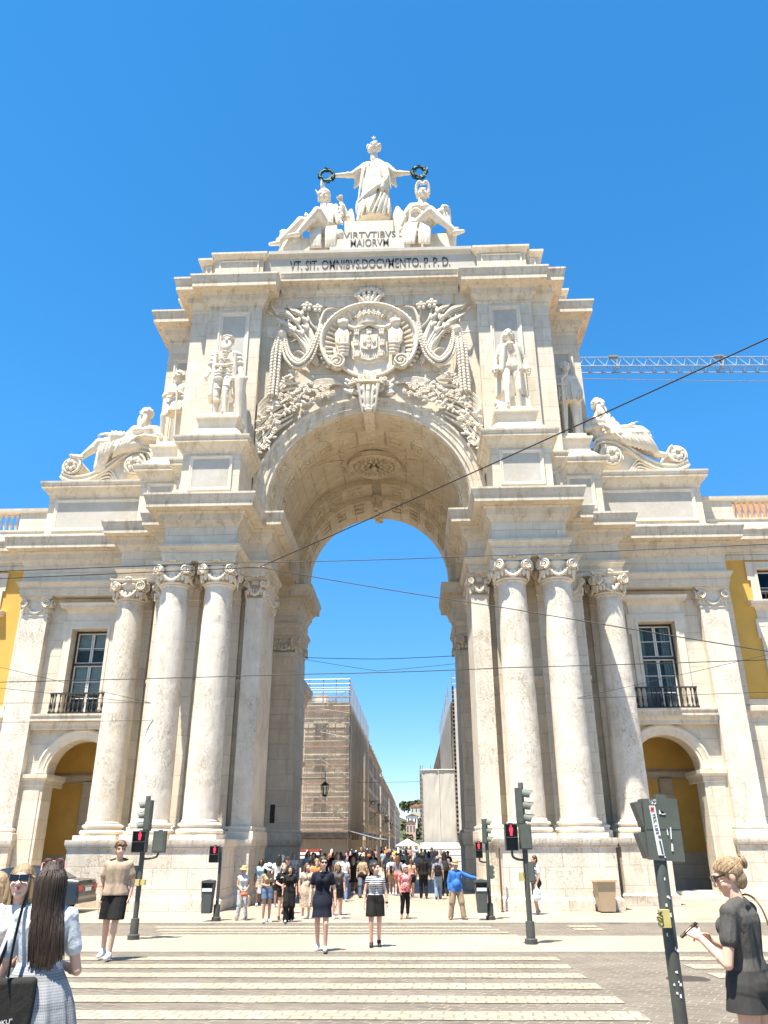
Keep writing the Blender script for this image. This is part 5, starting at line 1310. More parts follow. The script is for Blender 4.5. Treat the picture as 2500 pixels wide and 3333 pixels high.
b.capsule((-12.55,y,22.3),(-12.85,y-.2,21.85),.26,.2); b.capsule((-12.85,y-.2,21.85),(-13.8,y-.45,21.85),.20,.13); b.capsule((-12.9,y-.2,21.75),(-13.5,y-.4,21.75),.28,.24)
folds(b, [(-12.9,y-.5,22.0),(-13.5,y-.62,22.0)], [(-12.95,y-.5,21.5),(-13.5,y-.62,21.5)], .07, 1, 6, .02, 1); hand_clay(b, (-13.82,y-.45,21.87), (-1,-.1,.1), (0,-.6,1), 3.6, .5, -1)
b.capsule((-11.40,y,22.25),(-11.2,y-.2,21.75),.28,.22); b.capsule((-11.2,y-.2,21.7),(-11.8,y-.6,21.65),.2,.13); hand_clay(b, (-11.82,y-.6,21.65), (-1,-.2,-.1), (0,-.4,1), 3.4, .4, 1)
b.capsule((-12.05,y-.1,21.5),(-14.15,y-.35,21.4),.46,.30); b.capsule((-14.15,y-.35,21.4),(-15.0,y-.35,20.62),.29,.15); b.ball((-14.4,y-.35,21.1),.27); b.capsule((-15.0,y-.4,20.55),(-15.55,y-.45,20.68),.15,.09)
b.capsule((-12.3,y-.3,21.2),(-13.85,y-.45,20.95),.42,.34); b.capsule((-13.85,y-.4,20.95),(-13.95,y-.2,20.0),.36,.4); b.box(-13.9,-11.8,y-.3,y+.6,20.3,21.3)
folds(b, [(-12.3,y-.7,21.5),(-13.9,y-.78,21.2)], [(-12.9,y-.5,20.7),(-14.0,y-.6,20.0)], .09, 1, 8, .03, 2)
finish(b, 'statue', 'bearded bare-chested river god reclining with one arm stretched out on the left attic', .036)
b = MB()
statue_head(b, (11.92,y-.1,23.12), 3.6, (.35,-1,-.05), 1.2, seed=7)
b.capsule((11.88,y,22.8),(11.85,y,22.3),.24,.28); b.capsule((11.38,y,22.15),(12.3,y,22.22),.32,.32); b.capsule((11.6,y,22.1),(11.7,y,21.5),.45,.42); b.capsule((12.2,y,22.1),(12.1,y,21.5),.45,.42)
b.capsule((11.3,y,22.15),(11.12,y-.2,21.72),.27,.21); b.capsule((11.12,y-.2,21.72),(11.85,y-.6,21.72),.2,.14); hand_clay(b, (11.87,y-.6,21.74), (.8,-.3,-.5), (0,-.5,.8), 3.4, .6, -1)
b.capsule((12.35,y,22.2),(12.6,y-.1,21.75),.28,.22); b.capsule((12.6,y-.1,21.75),(13.2,y-.3,21.75),.2,.14)
for i in range(5): b.capsule((12.05+.1*i,y-.45+.08*i,22.45-.06*i),(12.3+.12*i,y-.5+.06*i,21.4),.10,.12)
b.capsule((12.0,y-.1,21.30),(13.75,y-.55,21.22),.40,.28); b.capsule((13.75,y-.55,21.2),(14.35,y-.5,20.2),.27,.17); b.capsule((12.0,y,21.3),(13.4,y-.1,20.9),.42,.34); b.capsule((13.4,y-.1,20.9),(14.5,y-.2,20.1),.3,.18)
for sg in (-1,1): b.ball((11.85+sg*.25,y-.42,22.1),(.27,.14,.2))
folds(b, [(12.3,y-.45,22.5),(12.7,y-.35,22.0)], [(11.9,y-.6,21.2),(12.7,y-.7,21.2)], .07, 1, 7, .03, 9); b.capsule((14.4,y-.35,20.15),(14.85,y-.4,20.05),.2,.14); b.box(11.7,13.7,y-.3,y+.6,20.3,21.1)
folds(b, [(12.4,y-.6,21.3),(13.9,y-.75,21.15)], [(13.0,y-.5,20.6),(14.5,y-.6,20.0)], .09, 1, 9, .03, 3)
b.ball((13.75,y+.1,21.35),(.78,.30,.72)); b.capsule((13.2,y-.3,21.75),(13.5,y-.35,21.9),.14,.10)
rnd = random.Random(3)
for i in range(26): a = rnd.uniform(0,2*pi); r = rnd.uniform(0,.55); b.ball((13.75+r*cos(a),y-.2,21.4+r*sin(a)), .13, 6, 4)
b.lathe([(.70,0),(.80,.05),(.70,.12)], n=30, cap=False, M=Matrix(((1,0,0,13.75),(0,0,1,y-.15),(0,-1,0,21.4),(0,0,0,1))))
finish(b, 'statue', 'bearded river god wrapped in a cloak reclining by a fruit-filled shield on the right attic', .036)
# ------------------------------------------------------------------ ground, crossings, the street beyond the arch
def setts(name, dark, light, mort, size=.16, rot=.0):
    m = NT(name); v = m.mapping((1,1,1), (0,0,rot)); w = m.n('ShaderNodeTexNoise'); w.inputs['Scale'].default_value = 1.3; m.l(v, w.inputs['Vector'])
    vv = m.n('ShaderNodeVectorMath', operation='ADD'); sc = m.n('ShaderNodeVectorMath', operation='SCALE'); sc.inputs['Scale'].default_value = .10
    m.l(w.outputs['Color'], sc.inputs[0]); m.l(v, vv.inputs[0]); m.l(sc.outputs[0], vv.inputs[1])
    b = m.brick(vv.outputs[0], size*1.25, size, .014, .5, 1.0, .72, .5)
    c = m.mix(dark, light, m.ramp(m.noise(.9, 6, .65), [(.35,0.0),(.7,1.0)]))
    c = m.mix(c, b.outputs['Color'], .55, 'MULTIPLY'); c = m.mix(c, mort, m.math('MULTIPLY', b.outputs['Fac'], m.ramp(m.noise(2.5,4,.6), [(.35,.25),(.65,1.0)])))
    h = m.math('ADD', m.math('MULTIPLY', b.outputs['Fac'], -1.0), m.math('MULTIPLY', m.noise(12,4,.6), .6)); m.bump(h, .8, .02)
    return m.out(c, .7, .25)
M_SETT = setts('dark_basalt_setts', (.125,.108,.086), (.19,.166,.132), (.30,.25,.19), .19, .5)
M_SETTP = setts('pale_limestone_setts', (.31,.265,.195), (.37,.32,.25), (.20,.165,.12), .21, .06)
def slabs():
    m = NT('polished_pale_slabs'); b = m.brick(m.co, 1.5, .8, .006, .5, 1.0, .84, .55)
    c = m.mix((.33,.265,.20), (.42,.35,.275), m.ramp(m.noise(.7,5,.6), [(.35,0.0),(.68,1.0)])); c = m.mix(c, (.38,.26,.19), m.ramp(m.noise(.35,3,.5), [(.5,0.0),(.66,.6)]))
    c = m.mix(c, b.outputs['Color'], .7, 'MULTIPLY'); c = m.mix(c, (.15,.12,.09), m.ramp(m.noise(1.6,7,.75,m.mapping((.5,2.2,1))), [(.55,0.0),(.75,.45)]))
    m.bump(m.math('ADD', m.noise(5,4,.6), m.math('MULTIPLY', b.outputs['Fac'], -.8)), .25, .01)
    return m.out(c, .48, .35)
M_SLAB = slabs(); M_KERB = stone('kerb_stone', (.36,.32,.25), None, 0, .4)
M_EARTH = plain('pale_ground', (.22,.19,.15), .9, .1, 0, .15, .5)
tag(MB().box(-900,900,-120,2500,-2.0,-.30).build('ground', M_EARTH), kind='structure')
def strip(name, mat, x0, x1, ys, dz, depth=.0):
    """pavement following the rise of the street"""
    b = MB(); b.grid([[(x0,y,gz(y)+dz) for y in ys],[(x1,y,gz(y)+dz) for y in ys]][::-1])
    for y in ((ys[0], ys[-1]) if depth else ()): b.add([(x0,y,gz(y)+dz),(x1,y,gz(y)+dz),(x1,y,gz(y)+dz-depth),(x0,y,gz(y)+dz-depth)], [(0,1,2,3) if y == ys[0] else (3,2,1,0)])
    return tag(b.build(name, mat), kind='structure')
strip('road', M_SETT, -80, 80, [-30,-10,0,5,10,14,18.02], -.03)
strip('traffic_island', M_SLAB, -80, 80, [18.02,19,21,21.72], 0)
strip('road', M_SETT, -80, 80, [21.72,23,24,25.82], -.04)
strip('pavement', M_SLAB, -80, 80, [26.02,30,40,52], 0)
strip('street', M_SLAB, -16, 16, [52,70,120,300,620], -.004)
b = MB(); b.lathe([(.33,0),(.33,.006),(.0,.008)], (6.1,14.2,gz(14.2)-.03), 28); tag(b.build('manhole_cover', M_IRON), kind='structure')
for (y0, y1, d) in ((18.02,18.20,.006),(21.54,21.72,.006),(25.82,26.02,.004)): strip('kerb', M_KERB, -80, 80, [y0,y1], d, .2)
def bars(x0f, x1f, ycs, hw, dz):
    b = MB(); rnd = random.Random(4)
    for i, yc in enumerate(ycs):
        x0, x1 = x0f(i), x1f(i); n = 60; near = []; far = []
        for k in range(n+1):
            x = x0+(x1-x0)*k/n; j = .03*noise.noise(Vector((x*1.7,yc,0)))+.025*noise.noise(Vector((x*.5,yc,3)))
            near.append((x, yc-hw+j+rnd.uniform(-.012,.012), gz(yc-hw)+dz)); far.append((x, yc+hw+j+rnd.uniform(-.012,.012), gz(yc+hw)+dz))
        b.grid([near, far])
    return b
Z1 = tag(bars(lambda i: -14, lambda i: 4.56, [17.02-1.22*i for i in range(13)], .30, -.022).build('zebra_crossing', M_SETTP), kind='structure')
tag(bars(lambda i: -5.6+.3*i, lambda i: 4.0+.15*i, [25.0,24.15,23.3,22.45], .23, -.032).build('zebra_crossing', M_SETTP), kind='structure')
tag(bars(lambda i: 6.62, lambda i: 9.0, [17.05,15.8,14.6,13.4], .33, -.022).build('zebra_crossing', M_SETTP), kind='structure')
tag(bars(lambda i: 6.2, lambda i: 7.0, [25.1,24.3], .25, -.032).build('zebra_crossing', M_SETTP), kind='structure')
# ---- pombaline blocks along the street
M_WARM = plain('faded_street_render', (.60,.51,.38), .9, .1, 0, .15, 1.0); M_WARM2 = plain('pale_street_render', (.62,.55,.43), .9, .1, 0, .12, 1.0); M_STON3 = plain('street_stone', (.52,.46,.36), .85, .2, 0, .15, 2)
M_SLATE = plain('dark_roof', (.16,.12,.10), .8, .2, 0, .2, 5); M_SHOP = plain('dark_shopfront', (.06,.05,.042), .5, .4, 0, .3, 2)
def block(s, x, y0, y1, h, label, wm, floors=4, roof=M_TILE, bay=3.6, rh=1.0):
    B = empty('street_building', (s*x,(y0+y1)/2,0), 0, label, 'building', 'buildings along the street'); inv = Matrix.Translation((-s*x,-(y0+y1)/2,0))
    def P(mb, n, m, sm=None, par=None):
        o = mb.build(n, m, par or B, sm)
        if par is None: o.matrix_parent_inverse = inv
        return o
    b = MB(); b.sx = s; b.box(x, x+14, y0, y1, 0, h); P(b, 'wall', wm)
    b = MB(); b.sx = s; b.sweep([(x+13,y1),(x,y1),(x,y0),(x+13,y0)], cornice_prof(h-.75, h, .55)); P(b, 'cornice', M_STON3, 35)
    b = MB(); b.sx = s; b.sweep([(x,y1),(x,y0),(x+12,y0)], [(0,3.9),(.12,3.95),(.2,4.1),(.2,4.25),(0,4.3)]); P(b, 'string_course', M_STON3)
    b = MB(); b.sx = s
    b.prism([(x+.2,h),(x+13.8,h),(x+10,h+3.0*rh),(x+1.6,h+2.3*rh)], y0+.2, y1-.2); R = P(b, 'roof', roof)
    nb = max(2, int((y1-y0)/bay)); fh = (h-5)/floors
    for i in range(nb):
        yc = y0+(y1-y0)*(i+.5)/nb
        for f in range(floors):
            z = 4.7+f*fh; b = MB(); b.sx = s
            for q in ((yc-.85,yc-.6,z,z+fh*.68),(yc+.6,yc+.85,z,z+fh*.68),(yc-.85,yc+.85,z+fh*.68,z+fh*.68+.22)): b.box(x-.12, x, q[0], q[1], q[2], q[3])
            if f < 2: b.box(x-.55, x, yc-1.0, yc+1.0, z-.12, z)
            w = P(b, 'window', M_STON3)
            b = MB(); b.sx = s; b.box(x-.03, x, yc-.6, yc+.6, z, z+fh*.68); o = b.build('pane', M_GLASS, w)
        if i % 2 == 0 and rh > .5:
            b = MB(); b.sx = s; b.box(x+.3, x+2.2, yc-.7, yc+.7, h+.2, h+1.9); b.prism([(x+.15,h+1.9),(x+2.4,h+1.9),(x+2.4,h+2.5)], yc-.85, yc+.85); P(b, 'dormer', M_WARM2, None, R)
        if i % 3 == 1 and rh > .5:
            b = MB(); b.sx = s; b.box(x+2.6, x+3.4, yc-.4, yc+.4, h+1.5, h+3.6); b.box(x+2.5,x+3.5,yc-.5,yc+.5,h+3.6,h+3.75); P(b, 'chimney', M_WARM2, None, R)
        b = MB(); b.sx = s; b.box(x-.05, x, yc-1.2, yc+1.2, .2, 3.4); P(b, 'shopfront', M_SHOP)
        if i == nb-1 or i == 0 or i % 4 == 2:
            b = MB(); b.sx = s; b.box(x-.18, x, yc-bay/2-.15, yc-bay/2+.25, 0, h-.7); P(b, 'pilaster', M_WHITE if i % 4 == 2 else M_STON3)
    return B
block(-1, 4.95, 80.2, 112, 15.2, 'corner building wrapped in scaffold netting on the left side of the street', M_WARM, 4, M_SLATE, 3.6, .1)
block(-1, 5.0, 117, 168, 15.6, 'second building down the left side of the street, with a dormered roof', M_WARM2, 4)
block(-1, 5.1, 175, 232, 15.0, 'third building down the left side of the street, with stone window frames', M_WARM, 4)
block(-1, 5.2, 240, 310, 15.4, 'fourth building down the left side of the street, small in the distance', M_WARM2, 4)
block(-1, 5.3, 318, 420, 15.0, 'farthest building on the left side of the street', M_WARM, 4)
block(1, 6.4, 80.2, 112, 15.2, 'corner building behind white scaffold sheets on the right side of the street', M_WARM2, 4, M_SLATE, 3.6, .1)
block(1, 6.5, 117, 170, 15.6, 'second building down the right side of the street, its roof edge beside the netting', M_WARM, 4)
block(1, 6.6, 178, 300, 15.2, 'farthest building on the right side of the street', M_WARM2, 4)
# corner of the next house behind the left rear pier
B = MB(); B.box(-15, -5.85, 48.5, 57, 0, 12.2); h = tag(B.build('street_building', M_STON3), 'narrow cream corner house between the rear pier and the scaffold', 'building')
b = MB(); b.sweep([(-15,48.5),(-5.85,48.5),(-5.85,57),(-15,57)], cornice_prof(11.0, 12.3, .5)); b.build('cornice', M_STON3, h, 35)
b = MB(); b.box(-14.8,-6.1,48.8,56.6,12.3,14.6); b.build('roof', M_WARM2, h)
b = MB(); b.sweep([(-15,48.5),(-5.85,48.5),(-5.85,57)], [(0,7.0),(.15,7.1),(.2,7.3),(0,7.35)]); b.box(-5.86,-5.80,50,51.4,2.2,5.8); b.build('string_course', M_STON3, h)
B = MB(); B.box(6.9, 16, 48.5, 57, 0, 12.2); h = tag(B.build('street_building', M_STON3), 'cream corner house hidden behind the right rear pier', 'building')
b = MB(); b.sweep([(16,57),(6.9,57),(6.9,48.5),(16,48.5)], cornice_prof(11.0, 12.3, .5)); b.build('cornice', M_STON3, h, 35)
# ---- scaffolds
M_STEEL = plain('galvanised_tube', (.34,.31,.26), .5, .4, .3, .15, 10); M_PLANK = plain('orange_planks', (.50,.27,.17), .8, .2, 0, .2, 3)
def netting(name, col, dens, scale=26):
    m = NT(name); t = m.n('ShaderNodeBsdfTransparent'); d = m.n('ShaderNodeBsdfDiffuse'); tr = m.n('ShaderNodeBsdfTranslucent')
    c = m.mix(col, tuple(x*.62 for x in col), m.ramp(m.noise(1.0,6,.7,m.mapping((2.5,2.5,.35))), [(.35,0.0),(.68,1.0)])); m.l(c, d.inputs[0]); m.l(c, tr.inputs[0])
    a = m.n('ShaderNodeMixShader'); a.inputs[0].default_value = .35; m.l(d.outputs[0], a.inputs[1]); m.l(tr.outputs[0], a.inputs[2])
    x = m.n('ShaderNodeMixShader'); m.l(m.ramp(m.noise(2.0,4,.6), [(.3,max(0,dens-.08)),(.7,min(1,dens+.08))]), x.inputs[0]); m.l(t.outputs[0], x.inputs[1]); m.l(a.outputs[0], x.inputs[2])
    m.l(x.outputs[0], m.t.nodes['Material Output'].inputs['Surface']); return m.mat
M_NET = netting('brown_debris_netting', (.70,.60,.46), .62); M_NETW = netting('grey_debris_netting', (.70,.66,.58), .8); M_SHEET = plain('white_scaffold_sheet', (.52,.49,.42), .8, .2, 0, .06, .6, .25); M_NETF = netting('clear_debris_netting', (.60,.51,.40), .34)
S = empty('scaffold', (-7,79,0), 0, 'steel scaffold with orange planks and brown netting round the left corner building', 'scaffold'); iv = Matrix.Translation((7,-79,0))
def SP(mb, n, m, sm=None):
    o = mb.build(n, m, S, sm); o.matrix_parent_inverse = iv; return o
levels = [3.12,3.75,5.60,7.33,9.06,10.77,12.5,14.17,15.52]
for xx in (-9.6,-8.4,-7.0,-5.7,-4.35): SP(MB().tube([(xx,78.9,0),(xx,78.9,17.4 if xx > -9 else 16.5)], .045, 6), 'upright', M_STEEL)
for z in levels:
    SP(MB().box(-9.7,-4.3,78.72,79.0,z-.02,z+.09), 'plank', M_PLANK if z not in (12.5,) else M_SHOP)
    for dz in (.55,1.0):
        if z+dz < 17: SP(MB().tube([(-9.7,78.85,z+dz),(-4.3,78.85,z+dz)], .026, 5), 'ledger', M_STEEL)
for z in (16.3,16.9,17.35): SP(MB().tube([(-9.7,78.85,z),(-4.3,78.85,z)], .045, 5), 'ledger', M_STEEL)
zig = [(-4.4,16.3),(-7.2,14.4),(-4.4,14.0),(-7.2,12.2),(-4.4,11.6),(-7.2,9.7),(-4.4,8.0),(-7.2,6.1),(-4.5,4.3),(-7.2,6.1)]
for (p, q) in zip(zig[0:9:1], zig[1:10:1]): SP(MB().tube([(p[0],78.75,p[1]),(q[0],78.75,q[1])], .04, 5), 'brace', M_STEEL)
for xx in (-9.6,-4.35):
    for yy in ((79.9,85,90,96,102,108,113) if xx > -5 else (79.9,)): SP(MB().tube([(xx,yy,0 if yy < 80 else 2.8),(xx,yy,17.4)], .045, 5), 'upright', M_STEEL)
b = MB(); rows = []
for i in range(34):
    z = 2.8+(17.2-2.8)*i/33; rows.append([(-4.25+.10*noise.noise(Vector((j*.35,z*.12,0)))+.05*noise.noise(Vector((j*1.3,z*.5,2))), 79.0+j*.72, z) for j in range(49)])
b.grid(rows); SP(b, 'netting', M_NET, 180)
b = MB(); rows = [[(-9.7+5.4*j/20, 78.55+.05*noise.noise(Vector((j*.6,z,5))), z) for j in range(21)] for z in [2.9+.62*i for i in range(21)]]; b.grid(rows); SP(b, 'netting', M_NETF, 180)
for (xx, zz, w) in ((-7.35,14.2,.55),(-7.3,11.6,.55),(-7.25,8.3,.55),(-7.2,4.5,.6)):
    b = MB(); b.box(xx-w-.2,xx+w+.2,80.05,80.2,zz-.2,zz+1.8); f = SP(b, 'window', M_STON3); b = MB(); b.box(xx-w,xx+w,80.0,80.06,zz,zz+1.6); b.build('pane', M_GLASS if zz != 14.2 else M_WHITE, f)
b = MB(); b.box(-9.8,-4.2,78.4,80.1,2.5,3.0); SP(b, 'fascia', M_SHOP)
# corrugated canopy beside it, hoarding, barrier
b = MB(); n = 40
b.grid([[(-4.3+2.9*t, 78.6+26*j/n, 3.15-.75*t+.05*(j % 2)) for j in range(n+1)] for t in (0,.5,1)]); b.grid([[(-4.3+2.9*t, 78.6+26*j/n, 3.10-.75*t+.05*(j % 2)) for j in range(n+1)] for t in (0,1)])
for yy in (78.8,86,94,104): b.tube([(-1.6,yy,0),(-1.6,yy,2.5)], .06, 6)
tag(b.build('canopy', M_STEEL), 'sloping corrugated canopy at the foot of the left scaffold', 'canopy')
b = MB(); b.box(-9.6,-4.4,79.95,80.05,.0,2.45); h = tag(b.build('hoarding', plain('grey_hoarding', (.30,.275,.235), .8, .2, 0, .08, 1)), 'flat grey hoarding under the left scaffold', 'hoarding')
b = MB()
for i in range(44): b.box(-4.4+.07*i, -4.4+.07*i+.045, 80.3+.01*(i%2), 80.4, 0, 2.35)
tag(b.build('hoarding', plain('ribbed_cream_panel', (.40,.35,.27), .8, .2, 0, .1, 2)), 'ribbed cream hoarding below the corrugated canopy', 'hoarding')
M_RED = plain('red_plastic', (.55,.045,.03), .45, .4)
b = MB(); b.box(-8.4,-5.75,69.95,70.05,1.50,1.62); bt = tag(b.build('barrier', M_RED), 'red and white barrier in front of the grey hoarding', 'barrier')
b = MB(); b.box(-8.4,-5.75,69.96,70.04,1.22,1.42); b.box(-8.4,-5.75,69.96,70.04,.95,1.12)
b.build('board', M_WHITE, bt)
for xx in (-8.3,-7.0,-5.85): MB().box(xx-.06,xx+.06,69.9,69.96,0,1.62).build('post', M_WHITE, bt)
# right: sheeted tower and sheeted corner
S2 = empty('scaffold', (4.2,80,0), 0, 'low scaffold tower covered in a pale translucent sheet, right side of the street', 'scaffold'); iv2 = Matrix.Translation((-4.2,-80,0))
def SP2(mb, n, m, sm=None, S=S2, iv=iv2):
    o = mb.build(n, m, S, sm); o.matrix_parent_inverse = iv; return o
b = MB(); rows = [[(2.72+3.15*j/30, 79.3+.05*noise.noise(Vector((j*.3,z*.6,0)))+.03*abs(noise.noise(Vector((j*.9+z*.5,z*.3,4)))), z) for j in range(31)] for z in [2.1+.165*i for i in range(40)]]; b.grid(rows)
b.grid([[(2.72,79.3+6*j/4,z) for j in range(5)] for z in (2.1,8.54)][::-1]); SP2(b, 'sheet', M_SHEET, 180)
SP2(MB().box(4.33,4.37,79.22,79.25,2.1,8.54), 'seam', M_WHITE)
for xx in (2.6,6.0):
    SP2(MB().tube([(xx,79.25,0),(xx,79.25,9.0)], .05, 6), 'upright', M_STEEL)
    for i in range(16): SP2(MB().box(xx-.10,xx+.10,79.1,79.3,2.2+.40*i,2.32+.40*i), 'bracket', M_STEEL)
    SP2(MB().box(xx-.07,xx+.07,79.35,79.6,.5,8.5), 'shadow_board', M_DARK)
for xx in (2.8,3.6): SP2(MB().tube([(xx,79.3,8.5),(xx,79.3,9.05)], .03, 5), 'upright', M_STEEL)
SP2(MB().tube([(2.6,79.25,8.6),(6.0,79.25,8.6)], .05, 5), 'ledger', M_STEEL)
S3 = empty('scaffold', (7.5,80,0), 0, 'tall scaffold with a white side sheet and grey netting on the right corner building', 'scaffold'); iv3 = Matrix.Translation((-7.5,-80,0))
b = MB(); b.grid([[(6.12,79.0,z),(9.5,79.0,z)] for z in (3.0,16.3)]); SP2(b, 'sheet', M_SHEET, None, S3, iv3)
b = MB(); rows = [[(5.75+.10*noise.noise(Vector((j*.35,z*.15,7))), 80.0+j*.8, z) for j in range(42)] for z in [3+.66*i for i in range(22)]]; b.grid(rows); SP2(b, 'netting', M_NETW, 180, S3, iv3)
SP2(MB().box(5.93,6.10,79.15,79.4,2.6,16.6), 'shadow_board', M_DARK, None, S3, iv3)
for i in range(34): SP2(MB().box(5.90,6.14,79.02,79.14,2.9+.40*i,2.99+.40*i), 'bracket', M_STEEL, None, S3, iv3)
for xx in (5.95,6.9): SP2(MB().tube([(xx,79.2,2),(xx,79.2,17.9)], .045, 5), 'upright', M_STEEL, None, S3, iv3)
for z in (16.8,17.4): SP2(MB().tube([(5.95,79.2,z),(7.6,79.2,z)], .04, 5), 'ledger', M_STEEL, None, S3, iv3)
for i in range(7): SP2(MB().tube([(5.7,84+5*i,16.3),(5.7,84+5*i,17.5)], .04, 5), 'upright', M_STEEL, None, S3, iv3)
b = MB()
for i in range(8): b.box(2.45, 6.35, 78.5+.03*(i%2), 78.62, .02+.26*i, .02+.26*i+.20)
b.box(2.45,6.35,78.6,78.64,0,2.1); tag(b.build('hoarding', M_WHITE), 'white slatted hoarding below the sheeted tower', 'hoarding')
# market parasol and far hill
U_ = empty('parasol', (1.3,74,0), 0, 'cream market parasol above the distant crowd', 'parasol')
b = MB(); b.lathe([(1.05,1.83),(1.05,1.90),(.05,2.42)], n=8, cap=True); b.build('canopy', plain('cream_canvas', (.62,.56,.45), .9, .1), U_)
MB().tube([(0,0,0),(0,0,2.4)], .025, 6).build('pole', M_STEEL, U_)
b = MB(); rows = []
for i in range(16):
    t = i/15; rows.append([(-90+200*j/40, 640+170*t, max(-.25, (31*sin(t*pi/2))*(.65+.35*noise.noise(Vector((j*.23,t*2,1))))*(1 if t > .02 else 0))) for j in range(41)])
b.grid(rows[::-1] if False else [list(r) for r in zip(*rows)][::-1]); tag(b.build('hill', plain('wooded_hillside', (.09,.10,.055), .95, .1, 0, .25, .08), None, 180), kind='structure')
M_LEAF = plain('haze_lightened_foliage', (.12,.14,.075), .9, .1, 0, .3, 1.5); M_BARK = plain('bark', (.09,.065,.045), .9, .1)  # leaf green lightened to paint in distance haze
def tree(x, y, z, r, h, label):
    t = empty('tree', (x,y,z), 0, label, 'tree', 'trees on the far hill'); rnd = random.Random(int(x*13+y))
    MB().tube([(0,0,0),(.1*r,0,h*.6),(0,0,h)], [.12*r,.08*r,.04*r], 6).build('trunk', M_BARK, t)
    b = MB()
    for i in range(170):
        a = rnd.uniform(0,2*pi); q = r*rnd.random()**.5; zz = h*.75+rnd.uniform(-.7,.8)*r*.8; c = V((q*cos(a), q*sin(a), zz)); s = r*rnd.uniform(.10,.2)
        d = V((rnd.uniform(-1,1),rnd.uniform(-1,1),rnd.uniform(-1,1))).normalized(); e = d.cross(V((.3,.5,.8))).normalized(); f = d.cross(e)
        b.add([c-e*s-f*s,c+e*s-f*s*.6,c+e*s*.8+f*s,c-e*s*.7+f*s*1.1], [(0,1,2,3)])
    b.build('crown', M_LEAF, t); return t
for x, y, z, r, h in ((-2.6,690,24,5.5,7),(3.8,700,26,4.5,6),(7.2,705,27,5,6),(-5.8,700,25,4.5,6),(.8,676,13,5,6),(5.6,672,11,5.5,6.5),(-3.3,664,9,5,6),(2.4,660,4,5,6),(8.4,690,20,5,6)): tree(x, y, z, r, h, 'dark green tree on the hill at the far end of the street')
tree(-.6,420,0,2.6,5.2,'lower dark green tree at the end of the street behind the parasol')
def house(x0,x1,y0,y1,z0,z1,label,m,roofm):
    o = tag(MB().box(x0,x1,y0,y1,z0,z1).build('hill_house', m), label, 'house'); b = MB(); b.prism([(x0-.6,z1),(x1+.6,z1),((x0+x1)/2,z1+(x1-x0)*.22)], y0-.5, y1); b.build('roof', roofm, o)
    for k in range(3):
        xx = x0+(x1-x0)*(k+.5)/3; MB().box(xx-.5,xx+.5,y0-.06,y0,z0+(z1-z0)*.45,z0+(z1-z0)*.8).build('window', M_GLASS, o)
house(-.5,9,678,690,21,28.5,'house with an orange roof high on the far hill', M_WARM2, plain('orange_roof', (.55,.20,.09), .8, .2))
house(-3.2,3.2,560,575,3,14,'white house with a red front at the end of the street', plain('pink_render', (.52,.36,.28), .9, .1), M_SLATE)
house(-3.0,4.5,600,610,11,19,'white-walled house below the wooded hill', M_WHITE, M_SLATE)
# wall lanterns
def lantern(x, y, z, s, arm, label, k=1.0):
    """bracket lamp; the wall is at x, the arm reaches out along s"""
    L = empty('street_lamp', (x,y,z), 0, label, 'street lamp', 'bracket lanterns along the street'); b = MB()
    b.tube([(0,0,0),(s*arm,0,.05)], .03*k, 6); b.tube(bz([(0,0,-.55*k),(s*.35*k,0,-.45*k),(s*.5*k,0,-.1*k),(s*.8*k,0,-.02)],6), .025*k, 5)
    for q in range(2): b.tube([(s*(.35+.35*q)*k+.16*k*cos(t),0,-.2*k+.06*q+.14*k*sin(t)) for t in [i*.6 for i in range(11)]], .018*k, 5)
    b.box(-.03,.03,-.08,.08,-.7*k,.15*k); b.tube([(s*arm,0,.45*k),(s*arm,0,-.25*k)], .02*k, 5); b.build('bracket', M_IRON, L)
    M = Matrix.Translation((s*arm,0,-.25*k)) @ Matrix.Scale(k,4)
    b = MB(); b.lathe([(.04,.12),(.10,.06),(.24,-.06),(.26,-.10)], n=6, M=M)
    for i in range(6): a = i*pi/3; b.tube([M@V((.235*cos(a),.235*sin(a),-.10)),M@V((.14*cos(a),.14*sin(a),-.62))], .016*k, 4)
    b.lathe([(.15,-.62),(.15,-.66),(.05,-.72)], n=6, M=M); c = b.build('lamp_cap', M_IRON, L)
    b = MB(); b.lathe([(.225,-.11),(.135,-.61)], n=6, M=M); b.build('lamp_glass', M_GLASS2, L)
lantern(-5.82,50.2,5.75,1,2.3,'large iron bracket lantern on the corner house behind the left pier',1.05)
lantern(-5.0,120,7.6,1,2.0,'bracket lantern beside the end of the brown netting',1.5)
lantern(-5.0,132,6.4,1,2.6,'bracket lantern against a white downpipe on the left of the street',1.5)
lantern(-5.1,178,6.3,1,2.2,'smaller bracket lantern farther down the left of the street',1.6)
# tram wires
M_WIRE = plain('dark_cable', (.02,.02,.02), .5, .3)
# ------------------------------------------------------------------ wires, crane, signals, bins, car
def wire(pts, r, label, ext0=0, ext1=0):
    P = [V(p) for p in pts]
    if ext0: P[0] = P[0]+(P[0]-P[1]).normalized()*ext0
    if ext1: P[-1] = P[-1]+(P[-1]-P[-2]).normalized()*ext1
    out = []
    for a, b in zip(P, P[1:]):
        for i in range(12): t = i/12; out.append(a.lerp(b,t)-V((0,0,.012*(b-a).length*4*t*(1-t)*.35)))
    out.append(P[-1])
    return tag(MB().tube(out, r, 6).build('overhead_wire', M_WIRE, None, 180), label, 'cable', 'tram wires over the crossing')
wire([(9.41,13,11.6),(-3.24,25,10.84)], .016, 'thick dark cable slanting down from the right edge across the arch', 12)
wire([(-9.91,20,8.99),(-3.24,25,10.84)], .014, 'lower of two close wires over the left columns, ending at the cable joint', 25)
wire([(-3.24,25,10.84),(4.67,22,8.43),(10.96,19,6.41)], .014, 'dark wire sloping down to the right from the cable joint across the arch opening', 0, 12)
